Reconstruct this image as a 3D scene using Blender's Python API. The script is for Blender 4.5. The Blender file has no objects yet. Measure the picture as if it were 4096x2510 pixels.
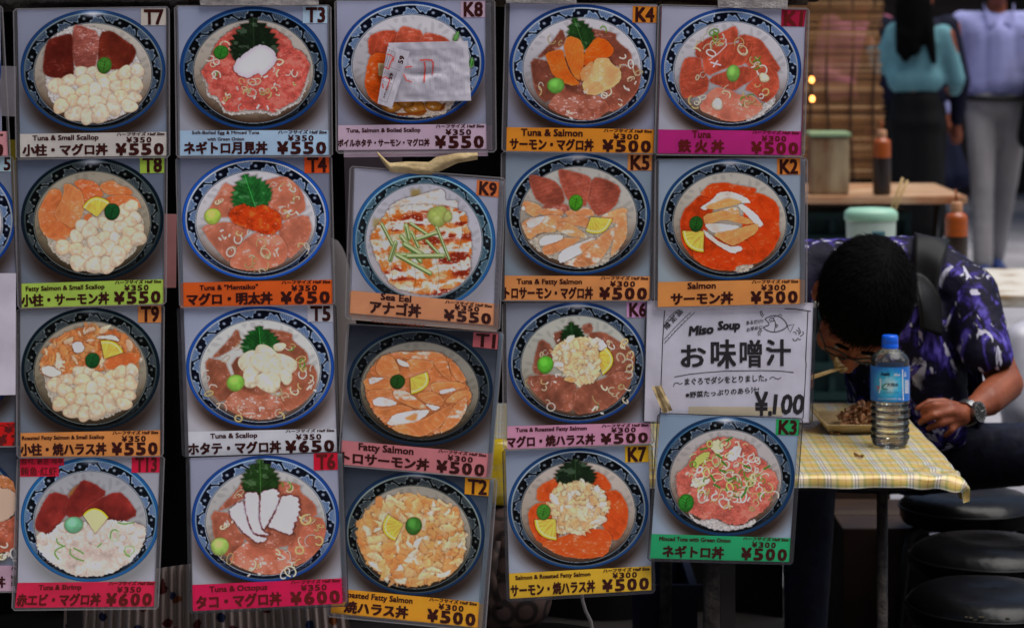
import bpy, bmesh, math, random
import numpy as np
from mathutils import Vector, Matrix, Euler

sc = bpy.context.scene
col = sc.collection
R = math.radians
# ---------------------------------------------------------------- camera
FP = 10000.0          # focal length in photograph pixels (photograph is 4096 wide)
HY = 50.0             # row of the horizon
CH = 1.452            # camera height (m)
D0 = 3.45             # distance of the card rack
cam = bpy.data.objects.new("camera", bpy.data.cameras.new("camera"))
col.objects.link(cam)
sc.camera = cam
cam.location = (0, 0, CH)
cam.rotation_euler = (R(90), 0, 0)
cam.data.sensor_width = 36.0
cam.data.lens = FP / 4096 * 36.0
cam.data.shift_y = (HY - 1255.0) / 4096
cam.data.clip_start = 0.05
cam.data.clip_end = 500
cam.data.dof.use_dof = True
cam.data.dof.focus_distance = 3.60
cam.data.dof.aperture_fstop = 8.0
# ---------------------------------------------------------------- light
world = bpy.data.worlds.new("World")
sc.world = world
world.use_nodes = True
wn = world.node_tree
sky = wn.nodes.new("ShaderNodeTexSky")
sky.sky_type = 'NISHITA'
sky.sun_disc = False
SUN_EL, SUN_AZ = 70, 120
sky.sun_elevation = R(SUN_EL)
sky.sun_rotation = R(SUN_AZ)
sky.air_density = 1.0
sky.dust_density = 3.0
wn.links.new(sky.outputs[0], wn.nodes["Background"].inputs[0])
wn.nodes["Background"].inputs[1].default_value = 0.05
sl = bpy.data.lights.new("sun", 'SUN')
sun = bpy.data.objects.new("sun", sl)
col.objects.link(sun)
sl.energy = 1.5
sl.angle = R(55)
sl.color = (1.0, 0.975, 0.94)
def sun_dir(el, az):
    return Vector((math.sin(R(az)) * math.cos(R(el)), math.cos(R(az)) * math.cos(R(el)), math.sin(R(el))))
sun.rotation_euler = sun_dir(SUN_EL, SUN_AZ).to_track_quat('Z', 'Y').to_euler()
sun.location = (0, -3, 8)
sc.view_settings.view_transform = 'Standard'
sc.view_settings.look = 'None'
sc.view_settings.exposure = 1.36
sc.view_settings.gamma = 1.0
sc.cycles.transparent_max_bounces = 24
sc.cycles.max_bounces = 8
sc.cycles.use_denoising = True

# ---------------------------------------------------------------- helpers
def P(x, y, d):
    return Vector(((x - 2048.0) * d / FP, d, CH - (y - HY) * d / FP))
GAIN = 1.75
def lin(c):
    c = np.asarray(c, float) / 255.0
    return np.where(c <= 0.04045, c / 12.92, ((c + 0.055) / 1.055) ** 2.4)
def albedo(c, g=None):
    return np.clip(lin(c) * (GAIN if g is None else g), 0.0, 0.92)

def tag(o, label=None, cat=None, group=None, kind=None):
    if label: o["label"] = label
    if cat: o["category"] = cat
    if group: o["group"] = group
    if kind: o["kind"] = kind
    return o
def empty(name, loc=(0, 0, 0), label=None, cat=None, group=None):
    o = bpy.data.objects.new(name, None)
    o.empty_display_size = 0.05
    o.location = loc
    col.objects.link(o)
    return tag(o, label, cat, group)
def link(name, me, parent=None, smooth=False):
    """link mesh data given in world coordinates; the origin moves to the parent's or to the mesh's own base"""
    if parent is not None:
        off = parent_world(parent)
    elif len(me.vertices):
        co = np.empty(len(me.vertices) * 3, np.float32); me.vertices.foreach_get("co", co); co = co.reshape(-1, 3)
        lo, hi = co.min(0), co.max(0)
        off = Vector(((lo[0] + hi[0]) / 2, (lo[1] + hi[1]) / 2, lo[2]))
    else:
        off = Vector((0, 0, 0))
    me.transform(Matrix.Translation(-off))
    o = bpy.data.objects.new(name, me)
    if parent is not None:
        o.parent = parent
    else:
        o.location = off
    col.objects.link(o)
    if smooth:
        me.polygons.foreach_set("use_smooth", np.ones(len(me.polygons), bool))
    return o
def parent_world(p):
    v = Vector(p.location)
    while p.parent is not None:
        p = p.parent
        v += Vector(p.location)
    return v

class MB:
    """collects vertices and faces, then becomes ONE mesh object"""
    def __init__(self):
        self.v, self.f, self.m = [], [], []
    def add(self, vs, fs, mi=0):
        b = len(self.v)
        self.v += [tuple(p) for p in vs]
        self.f += [tuple(i + b for i in f) for f in fs]
        self.m += [mi] * len(fs)
        return self
    def quad(self, a, b, c, d, mi=0):
        return self.add([a, b, c, d], [(0, 1, 2, 3)], mi)
    def box(self, lo, hi, mi=0, rot=None, ctr=None):
        x0, y0, z0 = lo; x1, y1, z1 = hi
        vs = [Vector(p) for p in ((x0,y0,z0),(x1,y0,z0),(x1,y1,z0),(x0,y1,z0),(x0,y0,z1),(x1,y0,z1),(x1,y1,z1),(x0,y1,z1))]
        if rot is not None:
            c = Vector(ctr) if ctr is not None else Vector(((x0+x1)/2,(y0+y1)/2,(z0+z1)/2))
            vs = [c + rot @ (p - c) for p in vs]
        return self.add(vs, [(0,3,2,1),(4,5,6,7),(0,1,5,4),(1,2,6,5),(2,3,7,6),(3,0,4,7)], mi)
    def tube(self, pts, rad, n=10, mi=0, caps=True, flat=None):
        pts = [Vector(p) for p in pts]
        if not hasattr(rad, '__len__'): rad = [rad] * len(pts)
        vs, fs = [], []
        prev = None
        for i, p in enumerate(pts):
            t = (pts[min(i+1, len(pts)-1)] - pts[max(i-1, 0)]).normalized()
            if prev is None:
                a = t.orthogonal().normalized()
            else:
                a = (prev - t * prev.dot(t)).normalized()
            prev = a
            b = t.cross(a)
            for k in range(n):
                th = 2 * math.pi * k / n
                vs.append(p + (a * math.cos(th) + b * math.sin(th)) * rad[i])
        for i in range(len(pts) - 1):
            for k in range(n):
                k2 = (k + 1) % n
                fs.append((i*n+k, i*n+k2, (i+1)*n+k2, (i+1)*n+k))
        if caps:
            fs.append(tuple(range(n-1, -1, -1)))
            fs.append(tuple((len(pts)-1)*n + k for k in range(n)))
        return self.add(vs, fs, mi)
    def lathe(self, prof, ctr=(0,0,0), n=40, mi=0, wob=None):
        """prof: list of (r, z)"""
        c = Vector(ctr); vs, fs = [], []
        for i, (r, z) in enumerate(prof):
            for k in range(n):
                th = 2*math.pi*k/n
                rr = r if wob is None else r * (1 + wob(th, z))
                vs.append(c + Vector((rr*math.cos(th), rr*math.sin(th), z)))
        for i in range(len(prof)-1):
            for k in range(n):
                k2 = (k+1) % n
                fs.append((i*n+k, i*n+k2, (i+1)*n+k2, (i+1)*n+k))
        return self.add(vs, fs, mi)
    def grid(self, fn, nu, nv, mi=0):
        vs = [fn(i/(nu-1), j/(nv-1)) for j in range(nv) for i in range(nu)]
        fs = [(j*nu+i, j*nu+i+1, (j+1)*nu+i+1, (j+1)*nu+i) for j in range(nv-1) for i in range(nu-1)]
        return self.add(vs, fs, mi)
    def mesh(self, name, mats):
        me = bpy.data.meshes.new(name)
        me.from_pydata(self.v, [], self.f)
        for m in (mats if isinstance(mats, (list, tuple)) else [mats]): me.materials.append(m)
        me.polygons.foreach_set("material_index", np.array(self.m, np.int32))
        return me
    def build(self, name, mats, parent=None, smooth=False, bevel=0):
        me = self.mesh(name, mats)
        if bevel:
            bm = bmesh.new(); bm.from_mesh(me)
            bmesh.ops.bevel(bm, geom=[e for e in bm.edges if len(e.link_faces) == 2 and e.calc_face_angle(0) > 0.5],
                            offset=bevel, segments=2, profile=0.7, affect='EDGES', clamp_overlap=True)
            bm.to_mesh(me); bm.free()
        return link(name, me, parent, smooth)

# ---------------------------------------------------------------- materials
def mat(name, c, rough=0.5, spec=0.5, metal=0.0, raw=False, **kw):
    m = bpy.data.materials.new(name); m.use_nodes = True
    b = m.node_tree.nodes["Principled BSDF"]
    cc = c if raw else tuple(albedo(c))
    b.inputs["Base Color"].default_value = (*cc, 1)
    b.inputs["Roughness"].default_value = rough
    b.inputs["Specular IOR Level"].default_value = spec
    b.inputs["Metallic"].default_value = metal
    for k, v in kw.items(): b.inputs[k.replace('_', ' ')].default_value = v
    return m
def nodes(m):
    return m.node_tree.nodes, m.node_tree.links, m.node_tree.nodes["Principled BSDF"]
def speckle(m, c1, c2, scale=30, detail=5, lo=0.35, hi=0.65, bump=0.0, bscale=None, stretch=None, raw=False):
    """two-colour noise on the base colour, optional bump: procedural wear and grain"""
    n, l, b = nodes(m)
    tc = n.new("ShaderNodeTexCoord"); src = tc.outputs["Object"]
    if stretch:
        mp = n.new("ShaderNodeMapping"); mp.inputs["Scale"].default_value = stretch
        l.new(src, mp.inputs[0]); src = mp.outputs[0]
    t = n.new("ShaderNodeTexNoise"); t.inputs["Scale"].default_value = scale; t.inputs["Detail"].default_value = detail
    l.new(src, t.inputs["Vector"])
    r = n.new("ShaderNodeValToRGB")
    f = (lambda c: (*c, 1)) if raw else (lambda c: (*albedo(c), 1))
    r.color_ramp.elements[0].position = lo; r.color_ramp.elements[0].color = f(c1)
    r.color_ramp.elements[1].position = hi; r.color_ramp.elements[1].color = f(c2)
    l.new(t.outputs["Fac"], r.inputs[0]); l.new(r.outputs[0], b.inputs["Base Color"])
    if bump:
        t2 = n.new("ShaderNodeTexNoise"); t2.inputs["Scale"].default_value = bscale or scale * 3
        l.new(src, t2.inputs["Vector"])
        bp = n.new("ShaderNodeBump"); bp.inputs["Strength"].default_value = bump; bp.inputs["Distance"].default_value = 0.01
        l.new(t2.outputs["Fac"], bp.inputs["Height"]); l.new(bp.outputs[0], b.inputs["Normal"])
    return m
def clear(name, tint=(1, 1, 1), opac=0.0, dif=(0.4, 0.38, 0.4), rough=0.06, bump=0.0, bscale=60, ior=1.45):
    """thin clear plastic: transparent with a fresnel gloss and optional milky part"""
    m = bpy.data.materials.new(name); m.use_nodes = True
    n, l = m.node_tree.nodes, m.node_tree.links
    n.remove(n["Principled BSDF"])
    tr = n.new("ShaderNodeBsdfTransparent"); tr.inputs[0].default_value = (*tint, 1)
    gl = n.new("ShaderNodeBsdfGlossy"); gl.inputs["Roughness"].default_value = rough
    df = n.new("ShaderNodeBsdfDiffuse"); df.inputs[0].default_value = (*dif, 1)
    m1 = n.new("ShaderNodeMixShader"); m1.inputs[0].default_value = opac
    l.new(tr.outputs[0], m1.inputs[1]); l.new(df.outputs[0], m1.inputs[2])
    fr = n.new("ShaderNodeFresnel"); fr.inputs[0].default_value = ior
    m2 = n.new("ShaderNodeMixShader")
    l.new(fr.outputs[0], m2.inputs[0]); l.new(m1.outputs[0], m2.inputs[1]); l.new(gl.outputs[0], m2.inputs[2])
    l.new(m2.outputs[0], n["Material Output"].inputs[0])
    if bump:
        tc = n.new("ShaderNodeTexCoord")
        t = n.new("ShaderNodeTexNoise"); t.inputs["Scale"].default_value = bscale; t.inputs["Detail"].default_value = 3
        l.new(tc.outputs["Object"], t.inputs["Vector"])
        bp = n.new("ShaderNodeBump"); bp.inputs["Strength"].default_value = bump; bp.inputs["Distance"].default_value = 0.004
        l.new(t.outputs["Fac"], bp.inputs["Height"]); l.new(bp.outputs[0], gl.inputs["Normal"])
    return m
# ---------------------------------------------------------------- printed pictures
# every menu card is a flat print: its picture is computed here, dish by dish, and printed as colours on the sheet's own mesh
def _h(a, b, s):
    v = np.sin(a * 127.1 + b * 311.7 + s * 74.7) * 43758.5453
    return v - np.floor(v)
def vnoise(x, y, s=0):
    xi, yi = np.floor(x), np.floor(y)
    fx, fy = x - xi, y - yi
    fx = fx * fx * (3 - 2 * fx); fy = fy * fy * (3 - 2 * fy)
    return ((_h(xi, yi, s) * (1 - fx) + _h(xi + 1, yi, s) * fx) * (1 - fy)
            + (_h(xi, yi + 1, s) * (1 - fx) + _h(xi + 1, yi + 1, s) * fx) * fy)
def fbm(x, y, s=0):
    return 0.55 * vnoise(x, y, s) + 0.28 * vnoise(x * 2.1, y * 2.1, s + 3) + 0.17 * vnoise(x * 4.3, y * 4.3, s + 7)
def A(c): return np.array(c, float)
def mix(a, b, t):
    t = np.clip(t, 0, 1)
    if np.ndim(t) == 2: t = t[..., None]
    return a * (1 - t) + b * t
def chaikin(p, n=1):
    p = np.asarray(p, float)
    for _ in range(n):
        q = np.roll(p, -1, 0)
        p = np.stack([p * .8 + q * .2, p * .2 + q * .8], 1).reshape(-1, 2)
    return p
def sd_poly(x, y, p):
    d2 = np.full(x.shape, 1e18); ins = np.zeros(x.shape, bool)
    n = len(p)
    for i in range(n):
        ax, ay = p[i]; bx, by = p[(i + 1) % n]
        ex, ey = bx - ax, by - ay
        wx, wy = x - ax, y - ay
        t = np.clip((wx * ex + wy * ey) / (ex * ex + ey * ey + 1e-9), 0, 1)
        d2 = np.minimum(d2, (wx - ex * t) ** 2 + (wy - ey * t) ** 2)
        if ey != 0:
            ins ^= ((ay > y) != (by > y)) & (x < ax + ex * (y - ay) / ey)
    d = np.sqrt(d2)
    return np.where(ins, -d, d)
def d_line(x, y, p):
    d2 = np.full(x.shape, 1e18)
    for i in range(len(p) - 1):
        ax, ay = p[i]; ex, ey = p[i + 1][0] - ax, p[i + 1][1] - ay
        wx, wy = x - ax, y - ay
        t = np.clip((wx * ex + wy * ey) / (ex * ex + ey * ey + 1e-9), 0, 1)
        d2 = np.minimum(d2, (wx - ex * t) ** 2 + (wy - ey * t) ** 2)
    return np.sqrt(d2)

class Print:
    def __init__(s, q, nu=270, nv=228):
        s.nu, s.nv = nu, nv
        u, v = np.meshgrid(np.linspace(0, 1, nu), np.linspace(0, 1, nv))
        s.U, s.V = u, v
        q = np.asarray(q, float)
        g = lambda k: (q[0][k] * (1-u) + q[1][k] * u) * (1-v) + (q[3][k] * (1-u) + q[2][k] * u) * v
        s.X, s.Y = g(0), g(1)
        s.C = np.zeros((nv, nu, 3))
        s.rng = random.Random(7)
    def sub(s, x0, y0, x1, y1):
        c = np.nonzero((s.X.max(0) >= x0) & (s.X.min(0) <= x1))[0]
        r = np.nonzero((s.Y.max(1) >= y0) & (s.Y.min(1) <= y1))[0]
        if len(c) == 0 or len(r) == 0: return None
        return slice(r[0], r[-1] + 1), slice(c[0], c[-1] + 1)
    def put(s, sl, colr, a):
        s.C[sl] = mix(s.C[sl], colr, a)
    def poly(s, pts, tex, soft=4.0, alpha=1.0, sm=1, wob=5.0, shadow=0.45, seed=0):
        p = chaikin(pts, sm) if sm else np.asarray(pts, float)
        m = 26
        sl = s.sub(p[:, 0].min() - m, p[:, 1].min() - m, p[:, 0].max() + m, p[:, 1].max() + m)
        if sl is None: return
        x, y = s.X[sl], s.Y[sl]
        d = sd_poly(x, y, p)
        if wob: d = d + (fbm(x / 16, y / 16, seed) - .5) * 2 * wob
        if shadow:
            ds = np.clip(1 - d / 20, 0, 1) ** 2
            s.put(sl, A((40, 14, 8)), ds * shadow * (d > 0))
        c = tex(x, y, d) if callable(tex) else np.broadcast_to(A(tex), x.shape + (3,))
        s.put(sl, c, np.clip(.5 - d / soft, 0, 1) * alpha)
    def line(s, pts, w, c, alpha=1.0, soft=3.5):
        p = np.asarray(pts, float)
        sl = s.sub(p[:, 0].min() - w - 4, p[:, 1].min() - w - 4, p[:, 0].max() + w + 4, p[:, 1].max() + w + 4)
        if sl is None: return
        d = d_line(s.X[sl], s.Y[sl], p)
        s.put(sl, A(c), np.clip(.5 - (d - w) / soft, 0, 1) * alpha)
    # -------- ingredients
    def fish(s, pts, base, edge=None, ang=20, w=34, amp=.35, gl=.5, seed=0, sm=1, lead=0.0):
        base = A(base); edge = A(edge) if edge is not None else np.minimum(base * 1.22 + A((24, 17, 11)), 225)
        ca, sa = math.cos(R(ang)), math.sin(R(ang))
        def f(x, y, d):
            n = fbm(x / 120, y / 120, seed); n2 = fbm(x / 46 + 9, y / 46, seed + 2)
            t = (x * ca + y * sa + 70 * n + 16 * n2) / w
            fr = np.abs((t % 1) - .5) * 2
            L = np.clip(1 - fr / .34, 0, 1) * np.clip(n2 * 2.4 - .5, 0, 1)
            c = base * (.74 + .38 * n + .14 * n2)[..., None]
            c = mix(c, edge, L * amp)
            c = mix(c, edge, np.clip(1 + d / 13, 0, 1) * .32)
            if lead: c = mix(c, A((205, 190, 182)), np.clip((fbm(x / 80, y / 44, seed + 11) - lead) * 5, 0, .85))
            g = fbm(x / 26, y / 15, seed + 5)
            c = mix(c, A((190, 152, 140)), np.clip((n - .54) * 4, 0, .5) * np.clip(gl - .35, 0, 1))
            return mix(c, A((216, 202, 202)), np.clip((g - .6) * 8, 0, 1) * np.clip((n - .46) * 6, 0, 1) * gl * .8)
        s.poly(pts, f, seed=seed, sm=sm, shadow=.26, soft=5.5)
    def blob(s, cx, cy, rx, ry, rot=0, c=(200, 160, 125), seed=0, hi=.8, rim=.55, wob=1.0, sh=.5, flat=0.0):
        c = A(c); m = 14
        sl = s.sub(cx - max(rx, ry) - m, cy - max(rx, ry) - m, cx + max(rx, ry) + m, cy + max(rx, ry) + m)
        if sl is None: return
        x, y = s.X[sl] - cx, s.Y[sl] - cy
        cr, sr = math.cos(rot), math.sin(rot)
        a, b = (x * cr + y * sr) / rx, (-x * sr + y * cr) / ry
        th = np.arctan2(b, a)
        r = np.sqrt(a * a + b * b) * (1 + wob * (.09 * np.sin(2 * th + seed * 1.7) + .07 * np.sin(3 * th + seed * 2.3)))
        k = (rx + ry) / 2
        s.put(sl, A((120, 70, 40)), np.clip(1 - (r - 1) * k / 9, 0, 1) * (r > .9) * sh)
        e = np.clip(r, 0, 1)
        n = vnoise((x + cx) / 26, (y + cy) / 26, seed)
        lit = (.74 + .14 * flat) + (.3 - .17 * flat) * np.sqrt(np.clip(1 - e * e, 0, 1)) - (.10 - .03 * flat) * (y / ry) + (.14 + .10 * flat) * (n - .5)
        cc = c * lit[..., None]
        cc = mix(cc, c * A((.86, .72, .56)), np.clip((e - .78) / .22, 0, 1) * rim)
        hx, hy = (x / rx + .12), (y / ry - .18)
        h = np.clip(1 - (hx * hx * 7 + hy * hy * 12), 0, 1) * hi * (vnoise((x + cx) / 14, (y + cy) / 9, seed + 1) > .42)
        cc = mix(cc, A((212, 200, 196)), h)
        s.put(sl, cc, np.clip(.5 - (r - 1) * k / 4, 0, 1))
    def rice(s, pts, c=(186, 180, 176), seed=0):
        def f(x, y, d):
            g = vnoise(x / 13, y / 9, seed) * .5 + vnoise(x / 7, y / 8, seed + 4) * .5
            return A(c) * (.66 + .5 * g)[..., None]
        s.poly(pts, f, wob=16, seed=seed, shadow=.25)
    def minced(s, pts, base, seed=0, hi=(215, 150, 135), sc_=26.0):
        base = A(base)
        def f(x, y, d):
            g = fbm(x / (sc_ * 1.7), y / (sc_ * 1.5), seed); g2 = vnoise(x / 14, y / 11, seed + 1)
            c = base * (.70 + .5 * g + .1 * g2)[..., None]
            c = mix(c, A(hi), np.clip((g - .55) * 3, 0, .45))
            return mix(c, A((214, 196, 186)), np.clip((g2 - .84) * 8, 0, 1) * .4)
        s.poly(pts, f, wob=14, seed=seed)
    def flakes(s, pts, n, pal, size=42, seed=0, base=None):
        p = chaikin(pts, 1)
        rg = random.Random(seed)
        if base is not None: s.minced(pts, base, seed=seed, hi=pal[0], sc_=34)
        x0, y0 = p.min(0); x1, y1 = p.max(0)
        k = 0
        while k < n:
            x, y = rg.uniform(x0, x1), rg.uniform(y0, y1)
            if sd_poly(np.array([[x]]), np.array([[y]]), p)[0, 0] > -6: continue
            k += 1
            a = rg.uniform(0, 6.28); L = size * rg.uniform(.6, 1.7); W = L * rg.uniform(.25, .6)
            m = 8; q = []; bend = rg.uniform(-.5, .5)
            for i in range(m):
                t = 6.283 * i / m + rg.uniform(-.25, .25); rr = rg.uniform(.6, 1.15)
                ex, ey = L * rr * math.cos(t), W * rr * math.sin(t)
                ey += bend * ex * ex / L
                q.append((x + ex * math.cos(a) - ey * math.sin(a), y + ex * math.sin(a) + ey * math.cos(a)))
            c = A(pal[rg.randrange(len(pal))]) * rg.uniform(.92, 1.07)
            dx, dy = math.cos(a + 1.57), math.sin(a + 1.57)
            if dy > 0: dx, dy = -dx, -dy
            def f(X, Y, d, c=c, x=x, y=y, dx=dx, dy=dy, W=W, sd=k):
                g = np.clip(((X - x) * dx + (Y - y) * dy) / (W + 1), -1.4, 1.4)
                return c * (1.0 + .09 * g + .16 * (vnoise(X / 22, Y / 22, sd) - .5))[..., None]
            s.poly(q, f, wob=8, seed=k, shadow=.12 if k % 4 else .30, sm=1, alpha=.80, soft=9)
    def onion(s, cx, cy, r, n, seed=0, green=.2, pal=((196, 182, 150), (190, 180, 168), (176, 158, 104))):
        rg = random.Random(seed)
        for _ in range(max(2, int(n * .7))):
            a = rg.uniform(0, 6.28); rr = r * math.sqrt(rg.random())
            x, y = cx + rr * math.cos(a), cy + rr * .85 * math.sin(a)
            R0 = rg.uniform(22, 54); e = rg.uniform(.45, .95); a0 = rg.uniform(0, 6.28); ln = rg.uniform(1.6, 6.2); ro = rg.uniform(0, 3.1)
            pts = []
            for i in range(12):
                t = a0 + ln * i / 11
                px, py = R0 * math.cos(t), R0 * e * math.sin(t)
                pts.append((x + px * math.cos(ro) - py * math.sin(ro), y + px * math.sin(ro) + py * math.cos(ro)))
            c = (84, 130, 42) if rg.random() < green else pal[rg.randrange(len(pal))]
            w = rg.uniform(3.2, 7.5)
            s.line([(p[0] + 3, p[1] + 4) for p in pts], w, (70, 28, 18), .35)
            s.line(pts, w, A(c) * rg.uniform(.85, 1.08))
    def chips(s, cx, cy, r, n, seed=0):
        rg = random.Random(seed)
        for _ in range(n):
            x, y = cx + rg.uniform(-r, r), cy + rg.uniform(-r, r) * .8
            a = rg.uniform(0, 3.14); L = rg.uniform(14, 34)
            s.line([(x, y), (x + L * math.cos(a), y + L * math.sin(a))], rg.uniform(5, 10), A((200, 188, 176)) * rg.uniform(.85, 1.05))
    def leaf(s, base, tip, w, c=(34, 62, 26), seed=0, teeth=9):
        b, t = A(base), A(tip); ax = t - b; L = np.hypot(*ax); ax = ax / L; nx = A((-ax[1], ax[0]))
        side = []
        for i in range(teeth):
            u = (i + .15) / teeth; prof = math.sin(math.pi * min(1, (u * .90 + .09)) ** .72) ** .8 if u < .84 else max(.05, 1.9 * (1 - u))
            side.append((u - .015, prof * .92)); side.append((u + .075, prof * 1.05))
        left = [b + ax * L * u + nx * w * k for u, k in side]
        right = [b + ax * L * u - nx * w * k for u, k in side]
        pts = [b] + left + [t] + right[::-1]
        c = A(c)
        def f(x, y, d):
            qx, qy = x - b[0], y - b[1]
            al = (qx * ax[0] + qy * ax[1]); ac = qx * nx[0] + qy * nx[1]
            n = fbm(x / 50, y / 50, seed)
            v = np.abs((((al - np.abs(ac) * .8) / (L / 7.5)) % 1) - .5) * 2
            cc = c * (.70 + .5 * n)[..., None]
            cc = mix(cc, c * 1.7 + 8, np.clip(1 - v / .16, 0, 1) * .3)
            cc = mix(cc, c * 2.0 + 10, np.clip(1 - np.abs(ac) / 5, 0, 1) * .6)
            return mix(cc, A((140, 158, 140)), np.clip((fbm(x / 60, y / 40, seed + 3) - .60) * 4, 0, .3))
        s.poly(pts, f, sm=0, wob=2, seed=seed, shadow=.5)
    def lemon(s, tip, a, m, b, pale=0.0):
        tip, a, m, b = A(tip), A(a), A(m), A(b); c = 2 * m - (a + b) / 2
        arc = [a * (1-t)**2 + c * 2*t*(1-t) + b * t*t for t in np.linspace(0, 1, 12)]
        Rm = np.hypot(*(m - tip))
        def f(x, y, d):
            da = d_line(x, y, arc)
            th = np.arctan2(y - tip[1], x - tip[0])
            cc = np.broadcast_to(A((210, 166, 66)), x.shape + (3,)) * (.86 + .3 * vnoise(th * 16, da / 40, 3))[..., None]
            cc = mix(cc, A((206, 190, 158)), pale)
            cc = mix(cc, A((214, 190, 120)), np.clip(1 - np.abs(((th * 3.2) % 1) - .5) / .06, 0, 1) * .35)
            cc = mix(cc, A((216, 198, 142)), np.clip((30 - da) / 8, 0, 1))
            return mix(cc, A((212, 174, 34)), np.clip((16 - da) / 6, 0, 1))
        s.poly([tip] + arc, f, sm=0, wob=2, shadow=.5)
    def wasabi(s, cx, cy, rx, ry, c=(58, 104, 36), carved=True, seed=0):
        s.blob(cx, cy, rx, ry, 0, A(c) * 1.08, seed=seed, hi=.0, rim=.3, wob=.25)
        if carved:
            k = A(c) * .5
            s.line([(cx - .15*rx, cy + .62*ry), (cx + .12*rx, cy - .55*ry)], 2.5, k, .8)
            for t in (-.3, .05, .38):
                s.line([(cx, cy + t*ry), (cx + .5*rx, cy + (t-.42)*ry)], 2.2, k, .7)
                s.line([(cx, cy + t*ry), (cx - .55*rx, cy + (t-.30)*ry)], 2.2, k, .7)
        else:
            sl = s.sub(cx - rx, cy - ry, cx + rx, cy + ry)
            x, y = (s.X[sl] - cx) / rx, (s.Y[sl] - cy) / ry
            s.put(sl, np.minimum(A(c) * 1.5 + 12, 220), np.clip(1 - ((x + .2) ** 2 + (y + .3) ** 2) * 2.6, 0, 1) * .5)
    # -------- backdrop and the blue wave bowl
    def bowl(s, cx, cy, rx, ry, rim=(22, 66, 150), cream=(150, 160, 160), band=(20, 26, 44), ins=(178, 172, 168), ins2=None, wave=(52, 92, 150),
             crest=(160, 170, 172), bg=(138, 140, 154), bg2=(120, 124, 136), rot=0.0, ph=0.0, near=(70, 46, 32), shadow=(52, 34, 24), glare=0.0, sy=.056):
        x, y = s.X, s.Y
        n = fbm(x / 300, y / 300, 5)
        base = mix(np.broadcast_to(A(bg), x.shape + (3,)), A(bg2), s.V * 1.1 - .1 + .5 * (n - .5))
        ex, ey = (x - cx - 10) / (rx * 1.03), (y - cy - .10 * ry) / (ry * 1.03)
        q = np.sqrt(ex * ex + ey * ey)
        s.C[:] = mix(base, A(shadow), np.clip((1.20 - q) / .24, 0, 1) ** 1.4 * np.clip((y - cy) / ry * .9 + .15, 0, .95))
        cr, sr = math.cos(rot), math.sin(rot)
        dx, dy = (x - cx) * cr + (y - cy) * sr, -(x - cx) * sr + (y - cy) * cr
        def E(k, ky=None, oy=0.0):
            ky = k if ky is None else ky
            return np.sqrt((dx / (rx * k)) ** 2 + ((dy - oy * ry) / (ry * ky)) ** 2)
        aa = 5.0 / rx
        def lay(e, c, a=1.0): s.C[:] = mix(s.C, c, np.clip(.5 + (1 - e) / aa, 0, 1) * a)
        rim, cream, band, ins = A(rim), A(cream), A(band), A(ins)
        e0 = E(1.0)
        sh = (.9 + .28 * np.clip(-dy / ry, -1, 1))[..., None]
        rimc = rim * (.82 + .35 * np.clip(1 - np.abs(e0 - .975) / .02, 0, 1))[..., None]
        lay(e0, rimc); lay(E(.955, .955, .004), cream * sh); lay(E(.934, .936, .008), band * np.ones_like(sh))
        # wave frieze between the two ellipses
        eo, ei = E(.934, .936, .008), E(.828, .846, sy)
        r = np.clip((ei - 1) / np.maximum((ei - 1) + (1 - eo), 1e-4), -1, 2)
        th = np.arctan2(dx / rx, -(dy - .03 * ry) / ry)
        t = (th / (2 * math.pi) * 11 + ph) % 1
        inb = np.clip(.5 + (1 - eo) / aa, 0, 1) * np.clip(.5 - (1 - ei) / aa, 0, 1)
        lo = np.clip((.95 - dy / ry) / .55, .12, 1)
        for (a, b, up) in ((.11, .60, True), (.52, .96, False)):
            q = np.clip((t - a) / (b - a), 0, 1)
            rr = r if up else 1 - r
            qq = np.clip((q if up else 1 - q) + .20 * (rr - .35), 0, 1)
            env = np.sin(math.pi * np.clip(qq, 0, 1) ** 1.25) ** .8
            cur = .5 + .5 * np.sin(2 * math.pi * (2.6 * qq + .22 * rr))
            hgt = .90 * env * (.66 + .34 * cur)
            ok = ((q > 0) & (q < 1)) * inb
            inside = np.clip(.5 + (hgt - rr) / .12, 0, 1) * ok
            edge = np.clip(1 - np.abs(rr - hgt + .06) / .13, 0, 1) * ok * (.45 + .55 * cur)
            hatch = np.clip(.5 + .6 * np.sin(qq * 52 + rr * 9), 0, 1) * np.clip(1.15 - rr / np.maximum(hgt, .05), 0, 1)
            body = mix(np.broadcast_to(A(wave) * .75, x.shape + (3,)), A(crest) * .9, hatch * .75)
            s.C[:] = mix(s.C, body, inside * lo * .92)
            s.C[:] = mix(s.C, A(crest), edge * lo)
        fl = np.sqrt(((np.minimum(t, 1 - t)) / .038) ** 2 + ((r - .52) / .15) ** 2)
        s.C[:] = mix(s.C, A(crest) * 1.05, np.clip(1.6 - fl, 0, 1) * inb * lo * .7)
        inner = ins if ins2 is None else ins
        lay(E(.824, .842, sy), A(crest) * .95); lay(E(.815, .833, sy), band * 1.3)
        ei2 = E(.808, .827, sy)
        ins2 = A(ins2) if ins2 is not None else ins * .70
        low = np.clip(dy / ry * .75 + .34 - .16 * (dx / rx), 0, 1)
        ic = mix(np.broadcast_to(ins, x.shape + (3,)), ins2, low)
        sw = np.sin(17 * ei2 + 1.5 * np.sin(th * 14)) * np.sin(th * 22 + 5 * ei2)
        ic = ic * (1 - .09 * np.clip(sw * 2 - .4, 0, 1) * (ei2 < .97) * (ei2 > .68))[..., None]
        ic = mix(ic, A(near), np.clip((ei2 - .80) / .20, 0, 1) * np.clip(dy / ry * 1.5 - .15, 0, .9))
        lay(ei2, ic)
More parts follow.
